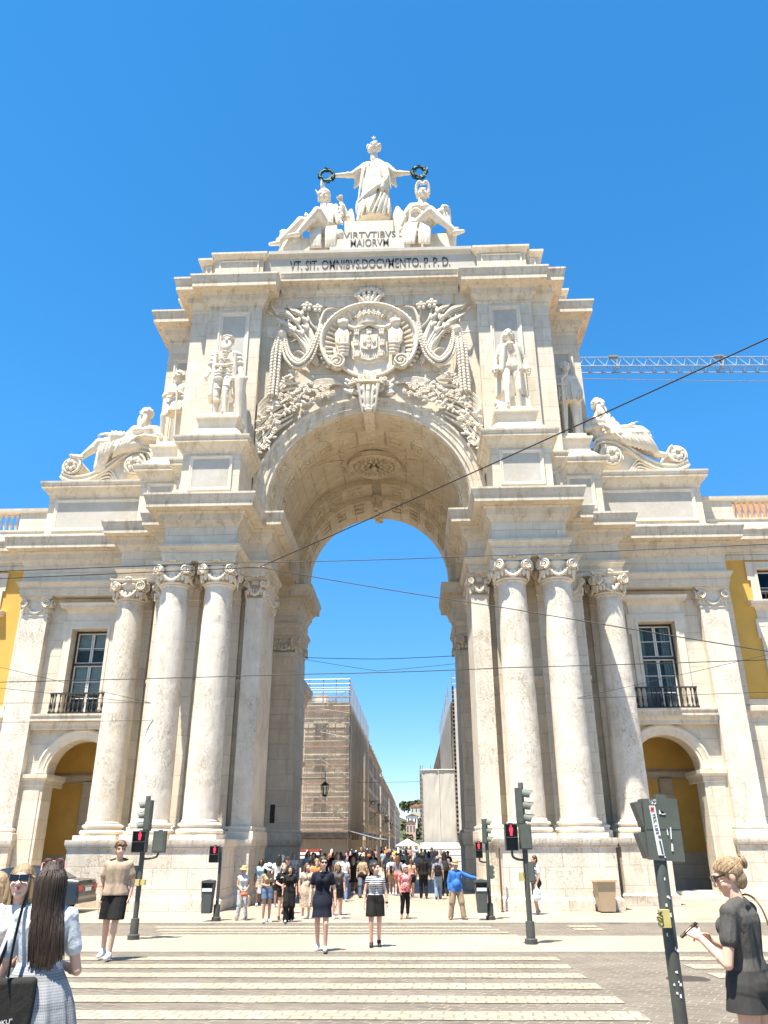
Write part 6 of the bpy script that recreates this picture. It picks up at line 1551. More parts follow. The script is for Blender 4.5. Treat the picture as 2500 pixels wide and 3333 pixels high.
wire([(-10.55,21,9.54),(-5.05,26,11.37),(3.49,26,11.45),(13.07,22,10.41)], .014, 'upper wire running across at the level of the column capitals', 25, 20)
wire([(-11.58,24,6.95),(-1.35,24,6.98),(4.81,24,7.11),(12.85,23,7.16)], .013, 'nearly level wire crossing at mid height of the columns', 25, 20)
wire([(-4.33,46,12.35),(-.1,46,12.21),(4.65,46,12.36)], .018, 'short taut wire between the two rear piers', .3, .3)
wire([(-4.39,46.5,12.33),(-.12,46.5,11.6),(4.85,46.5,12.02)], .012, 'thin sagging wire between the two rear piers', .3, .3)
wire([(-14.75,29.4,8.72),(-8.13,30.0,7.14)], .010, 'upper thin stay wire tied to the outer left column', 20)
wire([(-14.57,29.4,7.82),(-8.12,30.0,7.11)], .010, 'middle thin stay wire tied to the outer left column', 20)
wire([(-14.44,29.4,7.18),(-8.13,30.0,7.15)], .010, 'thin wire meeting two others at the outer left column', 25)
wire([(-14.3,29.4,6.46),(-8.07,30.0,6.48)], .009, 'lowest thin wire at the outer left column', 25)
wire([(15.97,29.4,8.85),(8.12,30.0,7.16)], .010, 'upper thin stay wire tied to the outer right column', 20)
wire([(8.12,30.0,7.15),(15.66,29.4,7.32)], .010, 'lower thin stay wire tied to the outer right column', 0, 20)
wire([(-5.0,90,8.23),(2.73,90,8.24),(6.4,90,8.3)], .02, 'faint wire across the street behind the arch')
b = MB(); b.capsule((-3.36,25,10.82),(-3.1,25,10.84),.035,.035); b.lathe([(.05,-.02),(.05,.02)], (-3.24,24.98,10.84), 10)
tag(b.build('cable_joint', M_STEEL), 'small clamp where three wires meet left of the arch', 'clamp')
# crane jib far to the right
CR = empty('crane', (70,165,0), 0, 'pale blue lattice crane jib reaching in from the right edge', 'crane'); ic = Matrix.Translation((-70,-165,0))
M_CRANE = plain('pale_blue_paint', (.30,.38,.47), .5, .3)
y = 160; A = V((37.5,y,107.4)); Bv = V((102,y,105.9)); H = V((0,0,3.4))
b = MB(); b.tube([A,Bv],.17,5); b.tube([A+V((0,3,0)),Bv+V((0,3,0))],.17,5); b.tube([A+H+V((0,1.5,0)),Bv+H+V((0,1.5,0))],.17,5); o = b.build('jib_chord', M_CRANE, CR); o.matrix_parent_inverse = ic
b = MB(); n = 21
for i in range(n):
    p = A.lerp(Bv,i/n); q = A.lerp(Bv,(i+.5)/n)+H+V((0,1.5,0)); r = A.lerp(Bv,(i+1)/n)
    b.tube([p,q,r],.11,4); b.tube([p+V((0,3,0)),q,r+V((0,3,0))],.13,4); b.tube([p,p+V((0,3,0))],.10,4); b.tube([p,r+V((0,3,0))],.10,4)
o = b.build('jib_lattice', M_CRANE, CR); o.matrix_parent_inverse = ic
o = MB().tube([(37.5,y,104.0),(60,y,102.9),(102,y,101.2)],.10,4).build('hoist_cable', M_STEEL, CR); o.matrix_parent_inverse = ic
b = MB()
for t in (.23,.62): p = A.lerp(Bv,t)+H; b.box(p.x-1.1,p.x+1.1,p.y+.9,p.y+2.1,p.z-.1,p.z+.3)
for t in (.24,.63): p = A.lerp(Bv,t); b.box(p.x-.22,p.x+.22,p.y+1,p.y+2,p.z,p.z+2.6)
o = b.build('jib_fitting', M_STEEL, CR); o.matrix_parent_inverse = ic
b = MB()
for dx in (-1,1):
    for dy in (-1,1): b.tube([(102+dx,161.5+dy,0),(102+dx,161.5+dy,118)],.25,5)
for i in range(30): b.tube([(101,160.5,4*i),(103,160.5,4*i+2),(101,160.5,4*i+4)],.15,4)
b.tube([(103,161.5,118),(90,161.5,109.5)],.2,4); o = b.build('mast', M_CRANE, CR); o.matrix_parent_inverse = ic
# traffic signals
M_SIG = plain('grey_green_signal_paint', (.095,.105,.085), .5, .35, 0, .12, 6); M_SIGD = plain('dark_signal_face', (.018,.018,.017), .5, .3); M_VIS = plain('signal_visor', (.16,.175,.14), .5, .3)
M_YEL = plain('yellow_box', (.52,.44,.16), .6, .3); M_POLE = plain('dark_green_pole', (.07,.075,.064), .5, .35, 0, .15, 4)
def emit(name, col, k):
    m = NT(name); m.b.inputs['Emission Color'].default_value = (*col,1); m.b.inputs['Emission Strength'].default_value = k; return m.out(col, .4, .3)
M_REDLIT = emit('red_lit_man', (1.0,.03,.06), 1.1)
def pole(x, y, h, label, r=.062, z=None):
    z = gz(y) if z is None else z
    T = empty('traffic_light', (x,y,z), 0, label, 'traffic light')
    b = MB(); b.lathe([(.14,0),(.14,.10),(.10,.12),(.10,.42),(.095,.45),(r,.46),(r,h),(r*.8,h+.02)], n=16); b.build('pole', M_POLE, T, 40); return T
def head3(T, x, z, s, w=.145, lh=.24, vis=.26, y=0, d=.2, name='signal_head'):
    """three-lens head whose visors point along s in x; x is the pole-side face"""
    b = MB(); b.box(min(x,x+s*w), max(x,x+s*w), y-d/2, y+d/2, z, z+3*lh); b.box(min(x,x+s*w)+.02, max(x,x+s*w)-.02, y-d/2-.012, y+d/2+.012, z+.03, z+3*lh-.03); h = b.build(name, M_SIG, T)
    for i in range(3):
        zc = z+lh*(i+.52); R = lh*.40; b = MB(); rows = []
        for k in range(15):
            a = -.35*pi/2+(pi+.35*pi)*k/14; ca, sa = cos(a), sin(a); L = vis*(.62+.38*max(0,sa))
            rows.append([(x+s*w, y+R*ca, zc+R*sa), (x+s*(w+L), y+R*1.0*ca, zc+R*sa-.03), (x+s*(w+L), y+R*.93*ca, zc+R*.93*sa-.03), (x+s*w, y+R*.93*ca, zc+R*.93*sa)])
        b.grid(rows); b.build('visor', M_VIS, h, 40)
        b = MB(); b.lathe([(R*.9,0),(R*.7,.03),(.01,.04)], n=14, M=Matrix.Translation((x+s*(w+.004),y,zc)) @ Matrix.Rotation(s*pi/2,4,'Y')); b.build('lens', M_SIGD, h)
def pedhead(T, x0, x1, z0, z1, y, lit=True, tilt=0):
    b = MB(); zm = (z0+z1)/2; b.box(x0, x1, y, y+.16, z0, z1-.0); b.box((x0+x1)/2-.05,(x0+x1)/2+.05,y+.03,y+.1,z1,z1+.025); h = b.build('pedestrian_signal', M_SIG, T)
    for (a, c) in ((z0+.015,zm-.01),(zm+.01,z1-.015)):
        b = MB(); b.box(x0+.015, x1-.015, y-.012, y-.001, a, c); b.build('signal_face', M_SIGD, h)
        b = MB(); t = .012; b.box(x0, x1, y-.085, y-.004, c, c+t); b.box(x0-.0, x0+t, y-.075, y-.004, a, c); b.box(x1-t, x1, y-.075, y-.004, a, c); b.build('visor', M_SIG, h)
    cx = (x0+x1)/2; s = (z1-zm)*.82; zb = zm+.035; b = MB(); q = y-.018
    b.ball((cx,q,zb+s*.86), (s*.085,.01,s*.095), 8, 6); b.prism([(cx-s*.17,zb+s*.72),(cx-s*.17,zb+s*.38),(cx-s*.11,zb+s*.38),(cx-s*.10,zb),(cx-s*.02,zb),(cx,zb+s*.34),(cx+s*.02,zb),(cx+s*.10,zb),(cx+s*.11,zb+s*.38),(cx+s*.17,zb+s*.38),(cx+s*.17,zb+s*.72)], q-.006, q+.004)
    b.build('red_man', M_REDLIT, h); return h
def backbox(T, x0, x1, z0, z1, y, arm=None):
    b = MB(); b.box(x0, x1, y, y+.18, z0, z1); b.box(x0+.03,x1-.03,y-.012,y,z0+.03,z1-.03); b.box((x0+x1)/2-.05,(x0+x1)/2+.05,y+.05,y+.12,z1,z1+.03); o = b.build('signal_box', M_SIG, T)
    if arm: MB().tube(bz(arm,5), .028, 6).build('bracket', M_POLE, T)
T = pole(-4.86,20.79,3.2,'traffic light with its visors turned left, on the island beside the man in beige')
z0 = gz(20.79); Z_ = lambda z: z-z0
head3(T, .13, Z_(2.47), -1, .16, .24, .22); pedhead(T, -.22, .12, Z_(1.98), Z_(2.47), -.16); backbox(T, .24, .54, Z_(1.97), Z_(2.47), -.05, [(.06,0,Z_(1.83)),(.2,0,Z_(1.84)),(.36,0,Z_(1.88)),(.40,0,Z_(1.98))])
b = MB(); b.box(-.30,-.08,.0,.2,Z_(1.22),Z_(1.68)); b.build('control_box', M_SIG, T)
b = MB(); b.box(-.10,.04,-.16,-.06,Z_(1.24),Z_(1.38)); b.box(.06,.16,-.10,.02,Z_(1.25),Z_(1.37)); b.build('push_button', M_YEL, T)
T = pole(-4.19,26.39,2.05,'short pole with one red-man signal and a litter bin, left of the arch', .05)
h = pedhead(T, -.32, -.02, 1.62, 2.10, -.12)
M_BIN = plain('dark_grey_bin', (.085,.09,.08), .5, .35, 0, .1, 5)
def bin_(x, y, z, label, s=1):
    b = MB(); w = .19; rows = []
    for (zz, hw, hd) in ((0,.14,.11),(.02,.15,.12),(.66,.185,.15),(.70,.19,.155)):
        rows.append([(hw*c*(1 if abs(c)+abs(q) < 1.9 else 1), hd*q, zz) for c, q in ((-1,-.8),(-.85,-1),(.85,-1),(1,-.8),(1,.8),(.85,1),(-.85,1),(-1,.8))])
    b.grid(rows, True); b.add(rows[0], [tuple(range(7,-1,-1))]); o = b.build('litter_bin', M_BIN); o.location = (x,y,z); tag(o, label, 'litter bin')
    b = MB(); b.box(-.19,.19,.06,.15,.70,.84); b.box(-.19,-.165,-.15,.06,.70,.84); b.box(.165,.19,-.15,.06,.70,.84); b.prism([(-.20,.84),(.20,.84),(.18,.90),(0,.93),(-.18,.90)], -.165, .165); b.build('hood', M_BIN, o)
    b = MB(); b.box(-.15,.15,-.163,-.152,.60,.69); b.build('label_plate', M_WHITE, o); return o
bin_(-4.47,26.28,.22,'dark grey litter bin strapped to the short left pole')
T = pole(4.41,19.63,3.36,'tall traffic light with visors turned right, on the island before the right columns')
z0 = gz(19.63)
head3(T, -.14, Z_(2.55), 1, .15, .27, .28); pedhead(T, -.46, -.17, Z_(2.0), Z_(2.57), -.20); backbox(T, -.12, .16, Z_(2.02), Z_(2.56), -.14, [(-.05,0,Z_(1.80)),(-.2,-.05,Z_(1.82)),(-.30,-.1,Z_(1.88)),(-.31,-.12,Z_(2.0))])
head3(T, .03, Z_(1.34), 1, .15, .14, .06, d=.14, name='small_signal_head'); b = MB(); b.box(-.17,-.06,-.1,.02,Z_(1.36),Z_(1.54)); b.build('push_button', M_YEL, T)
T = pole(4.15,26.7,2.84,'traffic light with a red man behind the man in the blue shirt', .055)
head3(T, -.13, 2.13, 1, .13, .24, .22); pedhead(T, -.38, -.16, 1.72, 2.18, -.14); MB().tube(bz([(-.03,0,1.6),(-.15,-.03,1.6),(-.25,-.06,1.64),(-.26,-.08,1.72)],5),.026,6).build('bracket', M_POLE, T)
head3(T, .03, 1.13, 1, .12, .125, .06, d=.13, name='small_signal_head')
bin_(3.9,26.6,.20,'dark grey litter bin on the pole the man in blue reaches towards')
tag(MB().lathe([(.06,0),(.06,.04),(.032,.05),(.032,2.0),(.0,2.01)], (4.80,30.37-.9,0), 10).build('post', plain('rusty_post', (.12,.085,.055), .7, .3)), 'thin rusty upright post before the right pedestal', 'post')
b = MB(); rows = []
for (z, hw, hd) in ((.04,.24,.28),(.9,.31,.36),(.93,.31,.36)): rows.append([(-hw,-hd,z),(hw,-hd,z),(hw,hd,z),(-hw,hd,z)])
b.grid(rows, True); b.add(rows[0], [(3,2,1,0)]); wb = b.build('wheeled_bin', plain('beige_plastic', (.40,.30,.19), .6, .3, 0, .06, 3)); wb.location = (8.25,29.35,0); tag(wb, 'beige wheeled bin with a wide lid against the right pedestal', 'wheelie bin')
b = MB(); b.prism([(-.36,.93),(.36,.93),(.34,.99),(-.34,.99)], -.42, .40); b.box(-.3,.3,.38,.46,.86,.93); b.build('lid', wb.data.materials[0], wb)
for sx in (-1,1): MB().lathe([(.11,-.04),(.12,0),(.11,.04)], n=14, M=Matrix.Translation((sx*.24,.34,.12)) @ Matrix.Rotation(pi/2,4,'Y')).build('wheel', M_SIGD, wb)
# foreground signal seen from behind
T = pole(3.855,7.0,2.5-gz(7),'foreground grey-green signal pole seen from behind, plastered with stickers', .052); z0 = gz(7)
b = MB(); x0, x1 = -.10, .185
P = [(x0,Z_(2.07)),(x0+.04,Z_(2.055)),(x1,Z_(2.04)),(x1,Z_(2.52)),(x0+.005,Z_(2.52))]
b.prism(P, -.06, .10); b.box(x0+.12,x0+.21,-.05,.06,Z_(2.52),Z_(2.545)); b.box(x0+.13,x0+.20,-.03,.04,Z_(2.545),Z_(2.555))
for i in range(2): z = Z_(2.30-.235*i); b.prism([(x0-.045,z+.20),(x0-.06,z+.19),(x0-.005,z-.0),(x0,z+.0),(x0,z+.20)], -.03, .12)
b.box(x0,x1,-.063,-.06,Z_(2.285),Z_(2.29)); H_ = b.build('signal_housing', M_SIG, T)
b = MB(); b.prism([(x0+.075,Z_(2.09)),(x0+.125,Z_(2.09)),(x0+.098,Z_(2.465)),(x0+.050,Z_(2.465))], -.0665, -.0645); ST = b.build('sticker', M_WHITE, H_)
R90 = Matrix.Rotation(radians(86),4,'Y')
text('YES, LIFE', 'sticker_text', M_BRONZE, .165, .030, .002, ST, Matrix.Translation((x0+.067,-.068,Z_(2.325))) @ R90)
b = MB(); b.box(x0+.092,x0+.114,-.0685,-.067,Z_(2.215),Z_(2.238)); b.prism([(x0+.102,Z_(2.10)),(x0+.118,Z_(2.10)),(x0+.108,Z_(2.20)),(x0+.092,Z_(2.20))], -.0685, -.067); b.build('sticker_scuff', M_SIG, ST)
b = MB(); b.ball((x0+.072,-.067,Z_(2.440)), (.014,.002,.014), 8, 6)
for i in range(3): b.capsule((x0+.066+.008*i,-.067,Z_(2.443)),(x0+.060+.013*i,-.067,Z_(2.458)),.0045,.002,6)
b.capsule((x0+.060,-.067,Z_(2.43)),(x0+.085,-.067,Z_(2.425)),.005,.003,6); b.build('sticker_emblem', M_RED, ST)
b = MB()
for (p) in ([(.155,2.40),(.205,2.405),(.208,2.398),(.176,2.395),(.170,2.415),(.158,2.435)],[(.20,2.24),(.208,2.24),(.205,2.285),(.199,2.28)],[(.222,2.21),(.23,2.21),(.236,2.30),(.228,2.30)],[(.215,2.12),(.23,2.12),(.232,2.17),(.222,2.18)],[(.15,2.075),(.165,2.07),(.155,2.088)]): b.prism([(x0+a-.03,Z_(z)) for a,z in p], -.0665,-.061)
b.build('torn_sticker', M_WHITE, H_)
b = MB(); rnd = random.Random(3)
for i in range(26): a = (x0+.06+.055*rnd.random(), -.062, Z_(2.478+.028*rnd.random())); b.capsule(a, (a[0]+rnd.uniform(-.012,.012), -.062, a[2]+rnd.uniform(-.012,.012)), .0012, .0012, 4)
b.build('chalk_scribble', M_WHITE, H_)
b = MB(); b.box(-.085,-.005,-.10,-.05,Z_(1.575),Z_(1.70)); b.box(-.10,-.085,-.095,-.05,Z_(1.62),Z_(1.65)); YB = b.build('push_button', M_YEL, T)
text('CIZA', 'scribble', M_BRONZE, .105, .045, .002, YB, Matrix.Translation((-.062,-.102,Z_(1.637))) @ Matrix.Rotation(radians(-90),4,'Y'))
b = MB(); rnd = random.Random(6)
for i in range(16):
    z = Z_(rnd.uniform(1.1,1.95)); x = rnd.uniform(-.04,.035); w, h = rnd.uniform(.006,.022), rnd.uniform(.008,.028); yy = -sqrt(.052**2-x*x)-.0025
    b.prism([(x-w/2,z),(x+w/2,z-.004),(x+w*.4,z+h),(x-w*.5,z+h*.8)], yy, yy+.004)
b.build('paper_scrap', M_WHITE, T)
# dark saloon car behind the women on the left
CAR = empty('parked_car', (-9.6,29.9,0), 0, 'black saloon car seen from behind its tail lights, left of the arch', 'car')
M_CARP = plain('black_car_paint', (.022,.023,.024), .18, .6, 0, .1, 2); M_CHROME = plain('chrome', (.6,.6,.6), .2, .5, .9); M_TYRE = plain('tyre', (.02,.02,.02), .8, .2)
def ring_(x, w, zb, zs, zt, wt): return [(x,-w,zb),(x,-w*1.0,zs),(x,-wt,zt),(x,wt,zt),(x,w,zs),(x,w,zb)]
b = MB(); S_ = [(.0,.78,.35,.78,.90,.70),(-.06,.86,.28,.82,1.0,.74),(-.30,.89,.24,.86,1.03,.76),(-.85,.90,.22,.88,1.05,.74),(-1.5,.91,.22,.9,1.06,.76),(-2.6,.91,.22,.9,1.04,.78),(-3.4,.91,.22,.88,1.0,.78),(-4.2,.87,.24,.80,.9,.72),(-4.6,.76,.3,.66,.74,.6)]
b.grid([ring_(*q) for q in S_]); b.add(ring_(*S_[0]), [(0,1,2,3,4,5)]); b.add(ring_(*S_[-1]), [(5,4,3,2,1,0)]); b.build('body', M_CARP, CAR, 40)
b = MB(); C_ = [(-.75,.76,1.04,1.05,1.06,.70),(-1.4,.74,1.04,1.20,1.42,.58),(-2.2,.75,1.04,1.25,1.46,.60),(-2.9,.75,1.04,1.2,1.38,.58),(-3.5,.78,.98,.99,1.0,.74)]
b.grid([ring_(*q) for q in C_]); b.build('cabin', glass('car_glass',(.03,.045,.05),.05), CAR, 40)
b = MB(); b.grid([[(q[0],-q[5]-.01,q[4]+.012),(q[0],0,q[4]+.03),(q[0],q[5]+.01,q[4]+.012)] for q in C_[1:4]]); b.build('roof_panel', M_CARP, CAR, 60)
M_TAIL = plain('red_tail_lens', (.5,.02,.015), .2, .5)
for s in (-1,1):
    b = MB(); b.prism([(0,0),(1,0),(1,1),(0,1)],0,1) if False else b.box(-.10,.012,min(s*.50,s*.80),max(s*.50,s*.80),.70,.86); b.build('tail_light', M_TAIL, CAR)
    for xx in (-1.0,-3.75):
        W_ = MB(); W_.lathe([(.18,-.1),(.31,-.11),(.33,-.06),(.33,.06),(.31,.11),(.18,.1)], n=20, M=Matrix.Translation((xx,s*.80,.33)) @ Matrix.Rotation(pi/2,4,'X')); w = W_.build('wheel', M_TYRE, CAR, 40)
        W_ = MB(); W_.lathe([(.0,-.02),(.19,-.04),(.2,.02)], n=16, M=Matrix.Translation((xx,s*.88,.33)) @ Matrix.Rotation(-s*pi/2,4,'X')); w2 = W_.build('rim', M_CHROME, w)
b = MB(); b.box(-.02,.016,-.27,.27,.66,.78); b.build('number_plate', M_WHITE, CAR)
b = MB(); b.box(-.02,.02,-.42,.42,.80,.83); b.build('trim_strip', M_CHROME, CAR)
b = MB(); b.box(-.2,.03,-.84,.84,.30,.52); b.build('bumper', M_CARP, CAR)
# ------------------------------------------------------------------ people
def ldir(yaw, d): return Matrix.Rotation(-yaw, 3, 'Z') @ V(d)
def person(x, y, H, yaw, label, J, skin='fair', fem=False, vx=.012, w=1.0, belly=0, fat=1.0, hands=(.35,.35), beard=0, look=None, z=None, group=None, fine=True):
    k = H/1.75; Jk = {a: (c*k if a not in ('face','upL','upR','hdL','hdR','fwd') else c) for a, c in J.items()}
    if look is not None: Jk['face'] = ldir(yaw, look)
    Jk['fwd'] = V((0,-1,0))
    mb = MB(); body_clay(mb, Jk, k, w, belly, fem, hands, fine, beard, fat)
    o = clay(mb, 'person', SKIN[skin], vx*k, None, 3)
    o.location = (x, y, gz(y) if z is None else z); o.rotation_euler = (0,0,yaw)
    tag(o, label, 'person', group); return o, Jk, k
def held(name, mb, mat, o, label, cat, smooth=40, vox=None):
    """a thing carried by a person: built in the person's own frame, linked as a thing"""
    h = clay(mb, name, mat, vox, None, 3) if vox else mb.build(name, mat, None, smooth)
    h.location = o.location; h.rotation_euler = o.rotation_euler; return tag(h, label, cat)
NAVY = cloth((.014,.016,.026)); BLACK = cloth((.018,.017,.016)); CHAR = cloth((.045,.043,.040)); WHITE = cloth((.66,.66,.64)); BEIGE = cloth((.40,.30,.21)); KHAKI = cloth((.36,.27,.17))
DENIM = cloth((.14,.20,.30)); JEANS = cloth((.20,.28,.38)); BLUE = cloth((.05,.17,.48)); RUST = cloth((.16,.035,.02)); PINK = cloth((.62,.22,.20)); GREYB = cloth((.25,.25,.30)); ORANGE = cloth((.55,.13,.04)); LBLUE = cloth((.42,.55,.62)); TAN = cloth((.42,.30,.17))
def floral(name, a, b, sc=18):
    m = NT(name); n = m.noise(sc, 3, .6, None, 1.5); m.bump(m.noise(9,4,.6), .3, .02); return m.out(m.mix(a, b, m.ramp(n, [(.47,0.0),(.53,1.0)])), .85, .15)
REDF = floral('red_patterned_cloth', (.50,.03,.04), (.66,.40,.36)); PALEF = floral('pale_patterned_cloth', (.55,.54,.50), (.34,.34,.33), 12); DRESSF = floral('beige_patterned_cloth', (.40,.28,.19), (.52,.44,.34), 9); BWF = floral('black_white_cloth', (.03,.03,.03), (.5,.48,.45), 14)
STRIPE = stripes((.02,.02,.03), (.66,.65,.62), .042, 2, .5)
def plaid():
    m = NT('plaid_cloth'); q = m.n('ShaderNodeSeparateXYZ'); m.l(m.co, q.inputs[0]); at = m.math('ARCTAN2', q.outputs[1], q.outputs[0])
    a = m.math('GREATER_THAN', m.math('FRACT', m.math('MULTIPLY', at, 22)), .55); b = m.math('GREATER_THAN', m.math('FRACT', m.math('MULTIPLY', q.outputs[2], 62)), .55)
    big = m.math('GREATER_THAN', m.math('FRACT', m.math('MULTIPLY', q.outputs[2], 6.2)), .72)
    f = m.math('ADD', m.math('MULTIPLY', a, .24), m.math('MULTIPLY', b, .24)); f = m.math('ADD', f, m.math('MULTIPLY', big, .2))
    m.bump(m.noise(8,3,.6), .3, .02); return m.out(m.mix((.34,.345,.35), (.045,.045,.05), f), .85, .15)
PLAID = plaid()
# --- two women crossing
J = walk('R', .08, elL=(-.245,.02,1.14), haL=(-.25,-.07,.89), elR=(.245,.03,1.13), haR=(.27,-.01,.88))
o, J, k = person(-.08, 18.13, 1.78, 0, 'dark-haired woman in a short navy polo dress and white sneakers walking across the crossing', J, 'fair', True, .008, look=(.35,-1,-.05))
shirt(J, k, NAVY, o, .42, .020, -.05, fem=True, vx=.009, name='dress_top'); skirt(J, k, NAVY, o, 1.02, .62, (.165,.13), (.205,.165), 7, .03, 'dress_skirt'); shoes(J, k, M_SHOEW, o, .008); hair(J, k, 'pony', HAIR['dark'], o, .008); sunglasses(J, k, o)
b = MB(); b.prism([(-.05*k,1.455*k),(.0,1.36*k),(.05*k,1.455*k)], -.118*k, -.105*k); b.build('collar', NAVY, o)
J = walk('L', .07, elL=(-.24,.02,1.14), haL=(-.26,-.05,.89), elR=(.24,.04,1.13), haR=(.265,0,.89))
o, J, k = person(.99, 19.03, 1.66, .05, 'woman in a black and white striped sleeveless top and black shorts looking to the right', J, 'fair', True, .008, look=(.85,-.55,0))
shirt(J, k, STRIPE, o, .16, .018, .03, fem=True, vx=.009); trousers(J, k, BLACK, o, .36, .030, .010, flare=.03, name='shorts'); shoes(J, k, M_SHOEB, o, .008); hair(J, k, 'bun', HAIR['dark'], o, .008)
b = MB(); b.lathe([(.034*k,-.02),(.037*k,0),(.034*k,.02)], tuple(J['haR']+V((0,0,.01))), 10); b.build('wristwatch', M_LEATHER, o)
# --- tall man in beige
J = walk('R', .10, elL=(-.25,.05,1.13), haL=(-.24,.02,.90), elR=(.25,.05,1.13), haR=(.235,.0,.90), anL=(-.13,.16,.12), toL=(-.15,.01,.03), knL=(-.10,.03,.52), anR=(.03,-.10,.085), toR=(.02,-.27,.03), knR=(.07,-.12,.52))
o, J, k = person(-4.00, 16.75, 2.05, .12, 'tall curly-haired man in a beige t-shirt and black shorts with hands in his pockets', J, 'fair', False, .008, look=(.45,-1,-.02), hands=(.9,.9))
shirt(J, k, BEIGE, o, .47, .022, -.02, vx=.009, loose=.018); trousers(J, k, BLACK, o, .44, .03, .010, flare=.04, name='shorts'); shoes(J, k, M_SHOEW, o, .008); hair(J, k, 'curly', HAIR['brown'], o, .008); sunglasses(J, k, o, .9, .014, M_GLASS2, 'spectacles')
b = MB(); b.tube([(-.20*k,.0,.86*k),(-.24*k,-.02,.74*k),(-.235*k,0,.64*k)], .006, 5); b.build('key_lanyard', M_STEEL, o)
# --- group waiting at the left of the arch
J = pose(elL=(-.21,-.02,1.13), haL=(-.07,-.17,.95), elR=(.21,-.02,1.13), haR=(.07,-.17,.95), anL=(-.16,.03,.085), toL=(-.19,-.14,.03), anR=(.13,-.03,.085), toR=(.19,-.18,.03))
o, J, k = person(-3.48, 26.69, 1.50, .35, 'woman in a straw hat, white vest and pale patterned trousers holding an orange bag', J, 'tan', True, .011, look=(.8,-.8,0))
shirt(J, k, WHITE, o, 0, .016, -.03, fem=True, vx=.012); trousers(J, k, PALEF, o, 1.0, .02, .012, flare=.02); shoes(J, k, M_SHOEG, o, .011); hair(J, k, 'short', HAIR['brown'], o); brimhat(J, k, M_STRAW, o, .17, None, .10)
b = MB(); b.ball((0,-.24,.84*k), (.11,.05,.06), 12, 8); b.tube([(-.09,-.22,.88*k),(0,-.2,.96*k),(.09,-.22,.88*k)], .01, 5); held('handbag', b, plain('orange_leather', (.60,.14,.05), .5, .3), o, 'small orange bag held by the woman in the straw hat', 'bag', 60)
J = pose(elL=(-.21,.0,1.13), haL=(-.06,-.24,1.10), elR=(.21,-.02,1.13), haR=(.05,-.26,1.12))
o, J, k = person(-2.60, 26.0, 1.58, .5, 'girl in a white hat, tan top and denim shorts looking at her phone', J, 'tan', True, .011, look=(.6,-.6,-.5))
shirt(J, k, TAN, o, 0, .015, .12, fem=True, vx=.012); trousers(J, k, DENIM, o, .26, .026, .012, flare=.02, name='shorts'); shoes(J, k, M_SHOEW, o, .011); hair(J, k, 'long', HAIR['black'], o, .010, .25); brimhat(J, k, WHITE, o, .18, BLACK, .11)
b = MB(); b.box(-.04,.04,-.34,-.325,1.10*k,1.22*k); held('phone', b, M_LENS, o, 'phone in the hands of the girl in the white hat', 'phone')
b = MB(); b.box(-.27,-.21,-.05,.12,.78,1.0); b.tube([(-.22,0,1.0),(-.16,0,1.33)], .006, 5); held('bag', b, WHITE, o, 'white cloth bag hanging at the side of the girl in the white hat', 'bag')
J = pose(elL=(-.23,.0,1.13), haL=(-.10,-.20,1.06), elR=(.23,-.02,1.13), haR=(.02,-.22,1.02))
o, J, k = person(-2.27, 26.95, 1.58, .3, 'blonde woman in a black t-shirt with a white print and black shorts', J, 'pale', True, .011, look=(.4,-1,0))
shirt(J, k, BLACK, o, .42, .020, -.02, fem=True, vx=.012); trousers(J, k, BLACK, o, .28, .026, .012, name='shorts'); shoes(J, k, M_SHOEB, o, .011); hair(J, k, 'pony', HAIR['blond'], o)
b = MB()
for i in range(7): b.ball((-.09+.03*i,-.150+.06*abs(i-3)*.08,1.17+.02*(i%2)), (.022,.008,.015), 6, 4)
b.build('shirt_print', WHITE, o)
J = walk('L', .12, elL=(-.225,.02,1.13), haL=(-.235,-.03,.88), elR=(.225,.03,1.13), haR=(.24,-.02,.88))
o, J, k = person(-1.93, 26.05, 1.53, .1, 'girl with long black hair in a black t-shirt and flared black trousers', J, 'tan', True, .011, look=(.1,-1,-.05))
shirt(J, k, BLACK, o, .42, .018, .0, fem=True, vx=.012); trousers(J, k, BLACK, o, 1.0, .018, .012, flare=.045); shoes(J, k, M_SHOEW, o, .011); hair(J, k, 'long', HAIR['black'], o, .010, .30)
J = pose(); o, J, k = person(-2.45, 29.0, 1.74, .1, 'man in a grey cap and dark t-shirt standing behind the waiting girls', J, 'tan', False, .012, look=(.2,-1,0))
shirt(J, k, CHAR, o, .45, .022, -.04); trousers(J, k, KHAKI, o, .42, .025, name='shorts'); shoes(J, k, M_SHOEB, o); caphat(J, k, CHAR, o); hair(J, k, 'short', HAIR['dark'], o)
J = pose(elL=(-.26,.02,1.13), haL=(-.27,-.05,.88), elR=(.25,.02,1.13), haR=(.20,-.12,.95))
o, J, k = person(-1.56, 27.18, 1.58, .35, 'woman in a long beige patterned dress with a crossbody bag', J, 'fair', True, .012, look=(.7,-.7,0), w=1.15, belly=.5, fat=1.1)
shirt(J, k, DRESSF, o, .35, .03, -.05, fem=True, w=1.15, belly=.5, name='dress_top'); skirt(J, k, DRESSF, o, 1.05, .36, (.22,.19), (.235,.20), 6, .03, 'dress_skirt'); shoes(J, k, M_SHOEW, o, .011); hair(J, k, 'bob', HAIR['brown'], o)
b = MB(); b.box(.02,.20,-.27,-.20,.86,1.02); b.tube([(.11,-.23,1.02),(.02,-.20,1.2),(-.12,-.05,1.36)], .009, 5); held('crossbody_bag', b, plain('brown_leather', (.10,.05,.03), .5, .3), o, 'small brown crossbody bag on the woman in the beige dress', 'bag')
J = pose(); o, J, k = person(-.58, 27.06, 1.60, .2, 'blonde woman in sunglasses half hidden behind the woman in navy', J, 'tan', True, .012, look=(.5,-1,0))
